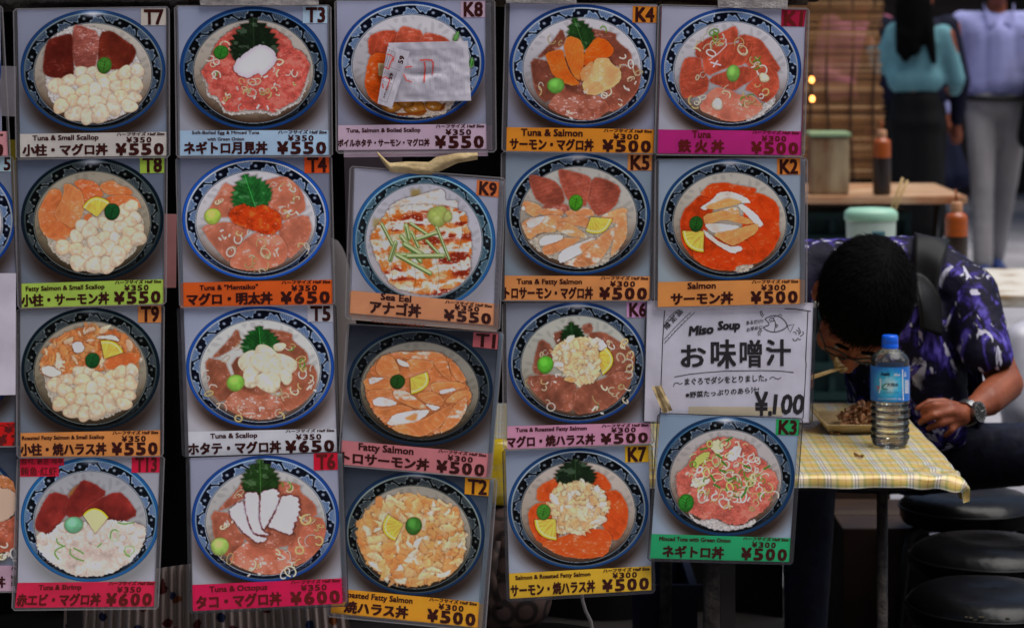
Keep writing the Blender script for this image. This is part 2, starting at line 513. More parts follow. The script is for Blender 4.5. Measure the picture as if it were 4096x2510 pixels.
        if glare:
            g = np.exp(-((dx / (rx * .14)) ** 2) - ((dy + ry * .93) / (ry * .05)) ** 2)
            s.C[:] = mix(s.C, A((196, 200, 212)), g * glare)
# ---------------------------------------------------------------- materials of the cards
def print_mat():
    m = bpy.data.materials.new("printed_photo"); m.use_nodes = True
    n, l, b = nodes(m)
    a = n.new("ShaderNodeAttribute"); a.attribute_name = "Print"
    l.new(a.outputs["Color"], b.inputs["Base Color"])
    b.inputs["Roughness"].default_value = 0.45; b.inputs["Specular IOR Level"].default_value = 0.08
    return m
M_PRINT = print_mat()
M_CLEAR = clear("clear_sleeve", rough=0.10, bump=0.25, bscale=9, ior=1.15)
M_CLEAR_ROUGH = clear("scuffed_sleeve", rough=0.10, bump=1.0, bscale=150, ior=1.4)
M_RIM = clear("sleeve_margin", opac=0.42, dif=(0.17, 0.155, 0.165), rough=0.2, bump=0.4, bscale=25)
M_BEAD = clear("sleeve_edge", opac=0.6, dif=(0.30, 0.28, 0.29), rough=0.25)
M_RIM_DARK = clear("dark_sleeve_margin", opac=0.5, dif=(0.05, 0.045, 0.05), rough=0.2, bump=0.4, bscale=25)
M_BEAD_DARK = clear("dark_sleeve_edge", opac=0.85, dif=(0.03, 0.03, 0.035), rough=0.25)
_pm = {}
def paper(c, rough=0.6):
    k = tuple(int(v) for v in c)
    if k not in _pm:
        m = mat("paper_%d_%d_%d" % k, c, rough, 0.25)
        cc = np.array(k, float)
        speckle(m, tuple(cc * .95), tuple(np.minimum(cc * 1.03, 255)), 22, 4, .35, .65)
        _pm[k] = m
    return _pm[k]
INK = mat("brown_ink", (46, 12, 9), 0.5, 0.2)
INK_RED = mat("maroon_ink", (82, 18, 16), 0.5, 0.2)
INK_BLACK = mat("black_marker", (34, 32, 34), 0.6, 0.2)
INK_GREY = mat("grey_print", (96, 94, 102), 0.6, 0.2)
INK_MARK = mat("red_marker", (176, 66, 56), 0.6, 0.2)

# ---------------------------------------------------------------- lettering
_tc = {}
def text_tris(s):
    if s in _tc: return _tc[s]
    c = bpy.data.curves.new("lettering", 'FONT'); c.body = s; c.size = 1; c.resolution_u = 2
    o = bpy.data.objects.new("lettering", c); col.objects.link(o)
    me = bpy.data.meshes.new_from_object(o.evaluated_get(bpy.context.evaluated_depsgraph_get()))
    v = np.empty(len(me.vertices) * 3); me.vertices.foreach_get("co", v)
    r = (v.reshape(-1, 3)[:, :2].copy(), [tuple(p.vertices) for p in me.polygons])
    bpy.data.objects.remove(o); bpy.data.curves.remove(c); bpy.data.meshes.remove(me)
    _tc[s] = r
    return r
def price_cells(mb, s, qf, u0, u1, v0, v1, wf, bold, z):
    s = s.replace(' ', ''); n = len(s); w = (u1 - u0) / n
    for i, ch in enumerate(s):
        a = u0 + w * i
        letters(mb, ch, qf, a + w * (.10 if i else .02), a + w * (.78 if i else .80), v0, v1, wf, bold, z=z)
def is_cjk(s): return any(ord(ch) > 0x2E80 for ch in s)
def letters(mb, s, qf, u0, u1, v0, v1, wf, bold=0.03, mi=0, slant=0.0, z=0.00025):
    """s fitted to the box u0..u1, v0..v1 (v1 = base line) of the strip qf; wf turns a pixel into a point"""
    v, fs = text_tris(s)
    ref = text_tris('丼' if is_cjk(s) else 'H')[0]
    y0, y1 = (ref[:, 1].min(), ref[:, 1].max()) if is_cjk(s) else (0.0, ref[:, 1].max())
    x0, x1 = v[:, 0].min(), v[:, 0].max()
    H = y1 - y0
    for k, (bx, by) in enumerate(((0, 0), (bold, bold*.8), (-bold, bold*.8), (bold, -bold*.8), (-bold, -bold*.8)) if bold else ((0, 0),)):
        pts = []
        for x, y in v:
            uu = u0 + (u1 - u0) * ((x + bx + slant * y - x0) / (x1 - x0))
            vv = v1 + (v0 - v1) * ((y + by - y0) / H)
            px, py = qf(uu, vv)
            pts.append(wf(px, py, z + k * 0.00002))
        mb.add(pts, fs, mi)
def bil(q):
    q = [tuple(p) for p in q]
    def f(u, v):
        a = (q[0][0]*(1-u)+q[1][0]*u, q[0][1]*(1-u)+q[1][1]*u)
        b = (q[3][0]*(1-u)+q[2][0]*u, q[3][1]*(1-u)+q[2][1]*u)
        return (a[0]*(1-v)+b[0]*v, a[1]*(1-v)+b[1]*v)
    return f
def sheet(mb, q, wf, z, nu=9, nv=2, mi=0):
    f = bil(q)
    mb.grid(lambda u, v: wf(*f(u, v), z), nu, nv, mi)
def ribbon(mb, pts, w, wf, z, mi=0, taper=0):
    pts = [np.array(p, float) for p in pts]; L, Rr = [], []
    for i, p in enumerate(pts):
        t = pts[min(i+1, len(pts)-1)] - pts[max(i-1, 0)]; t = t / (np.hypot(*t) + 1e-9)
        n = np.array((-t[1], t[0])); ww = w * (1 - taper * abs(2*i/(len(pts)-1) - 1))
        L.append(p + n * ww); Rr.append(p - n * ww)
    vs = [wf(*p, z) for p in L] + [wf(*p, z) for p in Rr]; k = len(pts)
    mb.add(vs, [(i, i+1, k+i+1, k+i) for i in range(k-1)], mi)

def sleeve(parent, q, wf, ex, rough=False, dark=False, z=0.0014, name="plastic_sleeve"):
    """clear pocket round a card: clear front, milky welded margin, brighter edge"""
    l, t, r, b = ex
    q = [np.array(p, float) for p in q]
    o = [q[0] + (-l, -t), q[1] + (r, -t), q[2] + (r, b), q[3] + (-l, b)]
    def loop(c, rad, N=14):
        pts = []
        for i in range(4):
            a, d = c[i], c[(i+1) % 4]
            L = np.hypot(*(d - a)); e = rad / L if rad else 0
            for k in range(N):
                s_ = e + (1 - 2*e) * k / (N-1)
                pts.append(a + (d - a) * s_)
        return pts
    i_, o1, o2 = loop(q, 0), loop([p + s * 5 for p, s in zip(o, (np.array((1, 1)), np.array((-1, 1)), np.array((-1, -1)), np.array((1, -1))))], 7), loop(o, 12)
    n = len(i_)
    mb = MB()
    sheet(mb, q, wf, z, 33, 37, 0)
    def ring(a, c, mi):
        vs = [wf(*p, z) for p in a] + [wf(*p, z) for p in c]
        mb.add(vs, [(k, (k+1) % n, n + (k+1) % n, n + k) for k in range(n)], mi)
    ring(i_, o1, 1); ring(o1, o2, 2)
    return mb.build(name, [M_CLEAR_ROUGH if rough else M_CLEAR, M_RIM_DARK if dark else M_RIM, M_BEAD_DARK if dark else M_BEAD], parent)

SIGN_GROUP = "menu cards hanging on the stall rack"
LEVEL = 0.005
class Frame:
    """a card's own pixel frame: crop -> photograph pixel -> point on the gently bowed card"""
    def __init__(s, k, x0, x1, lev, bow=0.0022):
        s.k, s.x0, s.x1, s.lev, s.bow = k, x0, x1, lev, bow
        h = random.Random(int(k[0] * 3 + k[1] * 7)); s.w = [h.uniform(0, 6.28) for _ in range(4)] + [h.uniform(-1, 1) * .0016, h.uniform(.6, 1.2) * .00026]
    def warp(s, x, y):
        # plastic pockets never hang quite flat
        w = s.w
        return w[5] * (np.sin(x * .030 + y * .008 + w[0]) + np.sin(y * .026 - x * .006 + w[1]) + .6 * np.sin(x * .051 + y * .043 + w[2])) + w[4] * ((x - s.x0) / (s.x1 - s.x0) - .5)
    def px(s, p): return (s.k[0] + p[0] / s.k[2], s.k[1] + p[1] / s.k[2])
    def __call__(s, x, y, z=0.0):
        u = min(1, max(0, (x - s.x0) / (s.x1 - s.x0)))
        return P(x, y, D0 - s.lev * LEVEL - s.bow * math.sin(math.pi * u) - float(s.warp(x, y)) - z)

def ink_curve(C):
    # contrast curve on the print colours: darks deepened, the rest lifted slightly
    C = np.clip(C, 1, 255); g = C @ np.array((.35, .5, .15))
    k = np.where(g < 100, (g / 100) ** .5, 1.0) * 1.04
    return np.clip(C * k[..., None], 0, 232)
def print_sheet(pr, fr, parent, name="printed_photo"):
    n = pr.nu * pr.nv
    sx, sy = fr.k[0] + pr.X / fr.k[2], fr.k[1] + pr.Y / fr.k[2]
    u = np.clip((sx - fr.x0) / (fr.x1 - fr.x0), 0, 1)
    d = D0 - fr.lev * LEVEL - fr.bow * np.sin(math.pi * u) - fr.warp(sx, sy)
    co = np.stack([(sx - 2048) * d / FP, d, CH - (sy - HY) * d / FP], -1).reshape(-1, 3)
    i = np.arange(n).reshape(pr.nv, pr.nu)
    f = np.stack([i[:-1, :-1], i[1:, :-1], i[1:, 1:], i[:-1, 1:]], -1).reshape(-1, 4)
    me = bpy.data.meshes.new(name)
    me.vertices.add(n); me.vertices.foreach_set("co", co.astype(np.float32).ravel())
    me.loops.add(f.size); me.loops.foreach_set("vertex_index", f.astype(np.int32).ravel())
    me.polygons.add(len(f)); me.polygons.foreach_set("loop_start", np.arange(0, f.size, 4, dtype=np.int32))
    me.update(calc_edges=True)
    at = me.attributes.new("Print", 'FLOAT_COLOR', 'POINT')
    c = np.ones((n, 4), np.float32); c[:, :3] = albedo(ink_curve(pr.C)).reshape(-1, 3)
    at.data.foreach_set("color", c.ravel())
    me.materials.append(M_PRINT)
    return link(name, me, parent)

HALF = "ハーフサイズ Half Size"
def card(code, label, k, photo, cap, tagq, lev, capc, tagc, dish, eng, jp, price, half, ex=(17, 8, 17, 12), ink=None, backs=(),
         rough=False, jv=(.46, .93), hv=(.0, .15), pv=(.49, .94), xs=None, bow=0.0022, nu=270, nv=228, dark=False):
    S = lambda p: (k[0] + p[0] / k[2], k[1] + p[1] / k[2])
    pq, cq = [S(p) for p in photo], [S(p) for p in cap]
    xa, xb = min(p[0] for p in pq + cq), max(p[0] for p in pq + cq)
    fr = Frame(k, xa - 20, xb + 20, lev, bow)
    fwd = lambda x, y, z=0.0: fr(x, y, z)
    root = empty("menu_card", fr((xa + xb) / 2, max(p[1] for p in cq)), label, "menu card", SIGN_GROUP)
    pr = Print(photo, nu, nv)
    dish(pr)
    print_sheet(pr, fr, root)
    ink = ink or INK
    mb = MB(); sheet(mb, cq, fwd, 0.0003, 33, 8)
    strip = mb.build("caption_strip", paper(capc), root)
    f = bil(cq); mb = MB()
    for (s_, u0, u1, v0, v1, bd) in eng: letters(mb, s_, f, u0, u1, v0, v1, fwd, bd * 1.6, z=0.0006)
    letters(mb, jp[0], f, jp[1], jp[2], jv[0], jv[1], fwd, .048, z=0.0006)
    hx = .655 if xs is None else xs
    letters(mb, HALF, f, hx + .005, .985, hv[0], hv[1], fwd, .04, z=0.0006, slant=.08)
    price_cells(mb, half, f, hx + .072, hx + .25, .215, .43, fwd, .035, 0.0006)
    price_cells(mb, price, f, hx, .995, pv[0], pv[1], fwd, .045, 0.0006)
    mb.build("lettering", ink, strip)
    tq = [S(p) for p in tagq]
    mb = MB(); sheet(mb, tq, fwd, 0.0005, 7, 7)
    tg = mb.build("code_tag", paper(tagc), root)
    mb = MB(); letters(mb, code, bil(tq), .14, .88, .1, .93, fwd, .035, z=0.0008)
    mb.build("lettering", ink, tg)
    outer = [pq[0], pq[1], cq[2], cq[3]]
    for (dx0, dy0, dx1, dy1, c1, c2) in backs:
        o = [(outer[0][0]+dx0, outer[0][1]+dy0), (outer[1][0]+dx1, outer[1][1]+dy0), (outer[2][0]+dx1, outer[2][1]+dy1), (outer[3][0]+dx0, outer[3][1]+dy1)]
        g = bil(o); mb = MB()
        sheet(mb, [g(0, 0), g(1, 0), g(1, .835), g(0, .835)], fwd, -0.0012, 25, 25, 0)
        sheet(mb, [g(0, .835), g(1, .835), g(1, 1), g(0, 1)], fwd, -0.0012, 25, 7, 1)
        mb.build("backing_sheet", [paper(c1), paper(c2)], root)
    sleeve(root, outer, fwd, ex, rough, dark)
    return root

# ---------------------------------------------------------------- dishes
BRIGHT = dict(rim=(18, 62, 140), cream=(140, 148, 158), band=(13, 20, 46), ins=(176, 172, 176), wave=(84, 122, 180), crest=(176, 186, 194), bg=(130, 132, 152), bg2=(108, 110, 126))
MID = dict(rim=(15, 46, 92), cream=(92, 104, 110), band=(9, 12, 18), ins=(160, 153, 144), ins2=(118, 104, 88), wave=(56, 82, 118), crest=(134, 144, 150), bg=(99, 108, 127), bg2=(98, 107, 121))
DULL = dict(rim=(14, 33, 50), cream=(66, 78, 76), band=(9, 11, 13), ins=(140, 132, 116), ins2=(98, 88, 68), wave=(58, 72, 86), crest=(116, 124, 118), bg=(86, 93, 109), bg2=(90, 97, 107), near=(56, 42, 28))
def W(d, **k): r = dict(d); r.update(k); return r
SCAL = [(765,675,55,48),(870,680,60,40),(965,730,65,40),(1080,725,55,50),(1175,690,60,65),(1298,670,62,55),(650,760,65,55),(800,765,75,58),(525,808,72,60),(985,795,65,62),(1100,815,58,58),(1205,805,62,58),(1285,795,60,65),(625,870,75,60),(790,865,62,58),(900,850,62,62),(1000,895,52,52),(1150,915,62,62),(1265,920,62,52),(575,1000,66,66),(690,950,56,54),(795,965,58,62),(915,965,72,62),(1070,1000,60,88),(1220,1000,72,56),(705,1075,76,66),(825,1100,66,66),(945,1070,82,80)]
SCAL8 = [(770,710,55,55),(880,695,60,50),(980,690,55,50),(1165,575,60,65),(1240,530,65,52),(1275,640,60,50),(1110,650,55,40),(1222,680,62,48),(1310,750,55,45),(1040,735,65,65),(1140,725,55,55),(1225,785,65,60),(845,775,75,65),(720,820,56,60),(975,830,65,60),(1085,835,52,56),(890,875,70,56),(1185,890,60,88),(1310,835,62,68),(600,915,76,62),(725,945,76,62),(1040,930,76,72),(925,955,62,56),(820,990,56,64),(740,1070,76,70),(885,1085,76,78),(1015,1085,66,70),(1110,1000,72,88)]
def scallops(p, L, c=(212, 190, 164)):
    for i, (x, y, rx, ry) in enumerate(L):
        k = random.Random(i * 7 + 1); b, w = k.uniform(.94, 1.05), k.uniform(.90, 1.04)
        p.blob(x, y, rx * 1.1, ry * 1.1, k.uniform(-.5, .5), A(c) * (b, b * (.5 + .5 * w), b * w), seed=i, rim=.20, sh=.26, flat=1.0)

def d_T7(p):
    p.bowl(878, 664, 684, 572, **W(MID, rim=(26, 62, 112), bg=(112, 115, 132)), ph=.25, glare=.9)
    p.rice([(420,430),(520,330),(700,235),(950,270),(1250,420),(1335,640),(1345,860),(1180,1085),(960,1165),(700,1140),(470,960),(420,720)])
    p.fish([(700,232),(770,245),(940,310),(915,560),(900,635),(710,640),(690,540),(680,350)], (128, 66, 56), ang=86, w=30, amp=.4, seed=3)
    p.fish([(465,365),(660,315),(690,345),(685,480),(700,640),(690,740),(560,750),(430,715),(400,660),(415,530),(430,440)], (106, 32, 22), (138, 76, 66), ang=10, w=160, amp=.1, gl=.15, seed=1)
    p.fish([(940,310),(1050,285),(1200,395),(1260,430),(1290,500),(1240,610),(1100,665),(950,640),(920,560)], (112, 38, 24), (136, 70, 56), ang=30, w=80, amp=.2, gl=.15, seed=2)
    scallops(p, SCAL); p.wasabi(985, 618, 70, 78, (60, 112, 38))
def d_T8(p):
    p.bowl(871, 653, 674, 582, **W(DULL), glare=.9, ph=.05)
    p.rice([(420,700),(500,560),(1300,560),(1370,720),(1290,950),(1120,1080),(960,1165),(780,1140),(560,1030),(450,900)], (176, 166, 150))
    c = (186, 100, 54)
    p.fish([(395,500),(480,360),(580,380),(590,480),(700,560),(740,690),(700,750),(620,850),(560,870),(420,810),(380,740),(355,600)], c, ang=50, w=70, amp=.35, seed=1)
    p.fish([(690,310),(760,270),(900,300),(960,370),(980,440),(860,460),(800,520),(780,400)], (176, 84, 40), ang=70, w=60, seed=3)
    p.fish([(925,330),(1060,280),(1120,330),(1200,350),(1260,400),(1220,440),(1000,420)], c, ang=100, w=46, seed=4)
    p.fish([(990,440),(1220,420),(1310,470),(1335,560),(1240,500),(1120,530),(1030,510)], (180, 88, 44), ang=60, w=44, seed=5)
    p.fish([(600,315),(690,330),(780,400),(800,540),(760,660),(680,740),(620,700),(520,640),(520,580),(600,430)], (190, 112, 64), ang=20, w=50, amp=.45, seed=2)
    p.fish([(780,620),(860,590),(870,650),(820,700)], c, w=40, seed=8)
    scallops(p, SCAL8); p.lemon((915,632), (780,540), (890,446), (1035,490)); p.wasabi(1058, 582, 73, 79, (24, 82, 38))
def d_T9(p):
    p.bowl(855, 652, 655, 582, **W(DULL, bg=(112, 116, 124)), glare=.4, ph=.3)
    p.rice([(400,640),(600,500),(1250,560),(1320,720),(1260,960),(1120,1060),(940,1130),(760,1120),(520,1010),(440,870)], (178, 168, 152))
    p.flakes([(378,650),(385,560),(450,450),(530,370),(640,290),(860,235),(1000,270),(1200,320),(1250,400),(1330,500),(1300,600),(1150,640),(980,665),(850,655),(700,670),(620,720),(490,735),(400,700)], 150,
             [(184,112,62),(196,140,86),(176,90,44),(200,178,150),(190,128,72),(206,190,170)], 46, 11, base=(178, 108, 60))
    p.fish([(980,600),(1010,550),(1200,490),(1330,500),(1290,600),(1160,620),(1000,660)], (184, 92, 46), ang=70, w=40, seed=4)
    p.poly([(690,400),(760,385),(800,440),(780,490),(710,500),(680,440)], (204, 194, 184)); p.poly([(390,640),(470,610),(600,690),(490,730),(400,690)], (206, 194, 178)); p.poly([(920,340),(1080,325),(1140,390),(1020,365),(910,360)], (204, 192, 178))
    scallops(p, [((x-525)*.945+515, (y-808)*.95+793, a*.96, b*.96) for x, y, a, b in SCAL], (210, 186, 156))
    p.lemon((985,552), (950,382), (1084,396), (1165,492)); p.wasabi(873, 568, 69, 74, (26, 88, 40))
def d_T3(p):
    p.bowl(765, 643, 697, 582, **W(MID, rim=(22, 62, 122), cream=(60, 92, 130), bg=(124, 130, 150), bg2=(128, 130, 140)), ph=.05)
    rg = [(260,680),(330,600),(370,520),(400,430),(480,340),(600,255),(750,260),(850,245),(990,290),(1100,370),(1140,460),(1240,500),(1300,620),(1270,720),(1230,850),(1180,940),(1060,1000),(950,1070),(850,1030),(700,1040),(560,1060),(480,1020),(440,920),(340,880),(330,780)]
    p.rice([(x + (0 if y < 700 else (x-765)*.03), y + (0 if y < 700 else 34)) for x, y in rg], (182, 176, 170))
    p.minced(rg, (178, 76, 66), hi=(208, 124, 110)); p.onion(765, 660, 440, 46, 5, .12); p.onion(760, 860, 110, 14, 9, .05); p.chips(765, 800, 300, 14, 3)
    p.leaf((775,620), (760,168), 230, (30, 48, 26))
    p.poly([(575,640),(600,570),(680,510),(800,420),(880,430),(960,480),(990,560),(940,640),(850,720),(800,690),(720,740),(640,720),(590,680)], lambda x, y, d: mix(np.broadcast_to(A((176,168,176)), x.shape+(3,)), A((200,192,200)), np.clip(-d/70, 0, 1)), wob=9)
    p.wasabi(458, 495, 71, 67, (44, 112, 36))
def d_K8(p):
    p.bowl(745, 588, 690, 577, **W(BRIGHT), ph=.4)
    p.rice([(480,960),(1180,900),(1100,1060),(860,1120),(600,1080)], (176, 160, 146))
    p.fish([(330,350),(460,290),(610,285),(600,400),(530,460),(500,520),(345,540)], (160, 62, 40), ang=20, w=60, seed=1)
    p.fish([(865,320),(900,305),(1060,350),(1105,390),(1100,430),(790,430)], (160, 66, 44), ang=70, w=40, seed=3)
    p.fish([(650,250),(700,250),(865,300),(800,440),(570,440),(600,330)], (166, 72, 50), ang=80, w=44, seed=2)
    p.fish([(345,540),(420,490),(520,520),(540,700),(500,860),(480,990),(440,990),(350,930),(300,800),(320,650)], (180, 66, 14), ang=-70, w=36, amp=.4, seed=4)
    for i, (x, y, a, b) in enumerate(((560,1010,95,50),(780,1020,115,66),(960,1000,90,50),(690,980,70,40))): p.blob(x, y, a, b, .1, (150, 94, 32), seed=i)
    p.line([(620,1080),(760,1075),(880,1050)], 12, (130, 62, 14)); p.line([(1020,1040),(1060,980)], 10, (120, 56, 14))
    p.leaf((1150,390), (1190,295), 26, (60, 110, 40), teeth=3); p.leaf((1300,640), (1320,540), 30, (60, 110, 50), teeth=4)
K4T = [([(630,262),(680,400),(500,520),(380,560),(560,370)],20),([(860,265),(1145,310),(1140,380),(1280,490),(1300,600),(1150,640),(1000,500),(900,400)],60),([(330,545),(520,580),(560,700),(660,820),(490,980),(400,900),(360,800)],40),
       ([(1160,640),(1330,600),(1380,700),(1350,860),(1230,990),(1090,1070),(1000,960),(1050,850)],-20),([(490,1010),(560,900),(690,810),(860,870),(1020,920),(1090,1030),(960,1130),(800,1135),(620,1080)],70),([(560,560),(900,480),(1180,620),(1080,860),(860,900),(640,840)],10)]
def k4tuna(p, c, f, gl=.5):
    for i, (q, a) in enumerate(K4T):
        p.fish([f(*t) for t in q], A(c) * (.92, 1.0, .96, 1.06, 1.1, .9)[i], ang=a, w=64, amp=.16, gl=gl * (1.5 if i == 4 else .8), seed=i + 20)
def d_K4(p):
    p.bowl(822, 621, 688, 580, **W(BRIGHT, rim=(22, 62, 132)), ph=.1)
    k4tuna(p, (124, 66, 50), lambda x, y: (x, y))
    p.onion(560, 420, 60, 4, 2, 0); p.onion(1210, 580, 90, 7, 3, .1); p.onion(1280, 720, 90, 6, 4, .1); p.onion(1120, 920, 110, 7, 5, .25); p.onion(420, 860, 60, 3, 6, 0); p.chips(720, 1080, 60, 5, 7); p.chips(1270, 800, 60, 5, 8); p.onion(960, 300, 70, 3, 12, .6)
    p.leaf((850,470), (742,168), 128, (36, 74, 30), teeth=7)
    p.fish([(470,500),(640,460),(660,560),(700,680),(815,800),(700,810),(550,720),(500,600)], (196, 88, 26), ang=-50, w=34, amp=.4, seed=1, gl=.2)
    p.fish([(960,345),(1060,380),(1130,470),(1090,540),(960,570),(840,640),(835,500)], (192, 78, 18), ang=45, w=40, amp=.35, seed=2, gl=.2)
    p.fish([(690,335),(800,370),(840,450),(840,600),(810,770),(740,720),(670,560),(645,430)], (200, 96, 34), ang=20, w=34, amp=.4, seed=3, gl=.2)
    p.fish([(960,550),(1070,545),(1100,600),(1180,650),(1195,740),(1150,800),(1040,860),(960,900),(850,890),(820,780),(900,650),(930,590)], (208, 150, 98), ang=60, w=60, amp=.3, seed=4)
    p.fish([(800,670),(920,570),(930,620),(820,790)], (200, 120, 70), seed=6); p.chips(840, 870, 40, 3, 9)
    p.wasabi(573, 808, 81, 74, (86, 140, 56), False)
def d_K1(p):
    p.bowl(765, 651, 663, 574, **W(BRIGHT, rim=(22, 66, 142), bg=(138, 138, 154), bg2=(140, 140, 150)), ph=.35)
    p.rice([(900,1130),(1000,1050),(1180,880),(1190,960),(1080,1080),(950,1140)])
    c = (158, 66, 46)
    for i, (q, a) in enumerate((([(690,300),(800,240),(830,290),(835,400),(620,420),(560,560),(420,540),(440,410)],30),([(340,540),(480,540),(490,640),(560,760),(540,880),(330,940),(290,880),(275,740),(300,610)],75),([(835,340),(900,325),(1040,370),(1110,460),(1200,600),(1240,660),(1100,720),(930,640),(840,500)],60),
                                ([(1060,680),(1130,615),(1200,680),(1225,800),(1190,900),(1080,980),(980,880),(880,840)],-40),([(550,770),(600,710),(800,650),(900,620),(1020,680),(1000,740),(850,820),(800,860),(700,830)],10),([(485,510),(640,430),(900,400),(970,400),(950,500),(900,610),(720,640),(520,730)],20))):
        p.fish(q, A(c) * (1.02, .96, 1, .98, .94, 1.02)[i], ang=a, w=46, amp=.34, gl=.15, seed=i)
    p.fish([(560,860),(640,820),(780,860),(850,900),(980,900),(1080,1010),(980,1100),(840,1150),(700,1140),(580,1090),(450,1030)], (186, 104, 84), ang=40, w=90, amp=.2, seed=9)
    for a in ((590,340,80,12,.45),(520,460,90,10,.1),(690,400,60,4,.1),(860,450,70,7,.05),(1000,610,100,10,.2),(460,940,70,8,.05),(900,950,90,14,.35),(1000,880,110,7,.1),(700,880,60,3,.7),(470,700,50,3,.4)): p.onion(a[0], a[1], a[2], a[3], int(a[0]), a[4])
    p.blob(635, 985, 56, 53, 0, (204, 196, 180), 1, hi=.3, rim=.2); p.blob(1077, 735, 46, 46, 0, (204, 194, 160), 2, hi=.3, rim=.2)
    p.line([(575,590),(665,615)], 7, (196, 180, 186)); p.line([(635,575),(600,630)], 7, (196, 180, 186)); p.line([(715,370),(720,430),(640,510),(560,565)], 5, (190, 170, 170))
    p.wasabi(785, 692, 63, 80, (96, 140, 62), False)
def d_T4(p):
    p.bowl(785, 646, 695, 578, **W(BRIGHT, rim=(26, 78, 168), cream=(166, 174, 186), ins=(186, 182, 186), ins2=(160, 158, 156), band=(9, 17, 44), bg=(96, 100, 116), bg2=(122, 122, 132), shadow=(60, 44, 32)), ph=.0)
    c = (172, 98, 74)
    for i, (q, a) in enumerate((([(490,300),(560,340),(640,330),(640,420),(640,520),(560,640),(300,620),(400,460)],30),([(850,290),(1060,240),(1160,310),(1240,420),(1260,560),(1180,620),(1020,680),(900,600),(860,400)],60),([(990,780),(1060,660),(1280,600),(1320,740),(1270,870),(1090,1050),(1070,900)],-30),([(262,715),(540,670),(740,740),(640,870),(540,1080),(420,940),(330,830)],50),([(525,1080),(640,870),(800,760),(1000,790),(1085,900),(1080,1040),(960,1110),(750,1140),(600,1120)],70))):
        p.fish(q, A(c) * (1, 1, .95, .96, 1.06)[i], (196, 130, 104), ang=a, w=70, amp=.14, gl=.5 if i < 4 else .8, seed=i + 3)
    for a in ((940,330,40,4),(1040,335,36,4),(1120,350,40,5),(1150,440,40,3),(430,480,40,4),(1090,600,60,6),(680,820,70,5),(570,930,50,4),(860,940,90,8),(800,1090,110,9),(1240,930,50,5)): p.onion(a[0], a[1], a[2], a[3], int(a[0]), .02)
    p.chips(500, 800, 60, 5, 3); p.chips(860, 820, 60, 5, 4); p.chips(1100, 540, 70, 6, 5); p.chips(960, 950, 60, 4, 6)
    p.leaf((790,560), (678,230), 195, (36, 106, 44))
    p.minced([(525,620),(560,550),(650,505),(760,545),(860,510),(940,550),(1030,620),(1030,740),(960,790),(860,800),(740,750),(640,720),(560,680)], (190, 58, 18), hi=(210, 126, 56), sc_=40)
    p.wasabi(378, 625, 78, 76, (152, 176, 72), False)
def d_K9(p):
    p.bowl(745, 742, 586, 562, **W(BRIGHT, rim=(28, 84, 140), cream=(110, 148, 166), band=(13, 24, 36), wave=(50, 96, 122), crest=(142, 166, 174), ins=(166, 164, 172), ins2=(160, 156, 160), bg=(138, 138, 152), bg2=(138, 138, 150), near=(150, 140, 140), shadow=(120, 118, 124)), rot=.08, ph=.45, sy=.0)
    p.poly([(640,320),(720,320),(700,400),(640,380)], (140, 120, 70), shadow=0, soft=30); p.poly([(330,560),(400,560),(390,650),(330,640)], (146, 128, 84), shadow=0, soft=30)
    def eel(x, y, d):
        n = fbm(x / 70, y / 40, 3); n2 = vnoise(x / 130, y / 50, 8)
        m = fbm(x / 60 + 5, y / 90, 13)
        t = np.sin((y + .16 * x) / 22 + 7 * n + 3 * m)
        c = mix(np.broadcast_to(A((206, 194, 182)), x.shape + (3,)), A((184, 100, 34)), np.clip(t * .8 + .42 + (m - .5) * 2.6, 0, 1))
        c = mix(c, A((206, 160, 110)), np.clip((n - .55) * 4, 0, .6))
        c = mix(c, A((146, 38, 10)), np.clip((n2 - .58) * 5, 0, 1) * np.clip(t + .7, 0, 1))
        c = c * (1 - .35 * np.clip(1 - np.abs(((x + 14 * np.sin(y / 60)) / 190 % 1) - .5) / .02, 0, 1))[..., None]
        return mix(c, A((214, 200, 190)), np.clip((vnoise(x / 14, y / 7, 5) - .8) * 8, 0, 1) * .8)
    p.poly([(560,400),(700,370),(880,315),(920,340),(915,410),(1020,410),(1020,500),(900,560),(500,520),(450,470)], lambda x, y, d: mix(np.broadcast_to(A((198, 190, 186)), x.shape+(3,)), A((168,140,100)), np.clip(fbm(x/60,y/30,2)*2-1, 0, .5)))
    p.poly([(300,690),(400,580),(450,470),(760,440),(1010,470),(1100,520),(1105,650),(1135,680),(1130,900),(1120,1010),(1060,1080),(900,1180),(700,1175),(480,1110),(420,1000),(340,860)], eel, wob=14)
    p.blob(860, 540, 76, 92, 0, (150, 164, 84), 3, hi=.25, rim=.2); p.blob(940, 545, 38, 46, 0, (150, 160, 90), 4, hi=.3, rim=.2)
    for i, (a, b, w) in enumerate((((402,605),(488,770),13),((515,755),(470,895),15),((640,600),(770,685),12),((600,615),(622,720),17),((645,670),(698,785),13),((850,632),(950,888),12),((845,675),(690,728),14),((770,742),(862,838),12),((562,705),(715,905),18),((520,850),(700,860),13),((590,770),(740,862),20),((615,865),(900,862),18),((525,855),(795,1005),16))):
        p.line([(a[0]+5, a[1]+7), (b[0]+5, b[1]+7)], w, (70, 30, 10), .4); p.line([a, b], w * 1.15, A((124, 146, 80)) * (.9 + .03 * (i % 5))); p.line([(a[0], a[1]-w*.3), (b[0], b[1]-w*.3)], w * .5, (172, 182, 134)); p.line([(a[0]-2, a[1]+w*.8), (b[0]-2, b[1]+w*.8)], 3, (44, 84, 30))
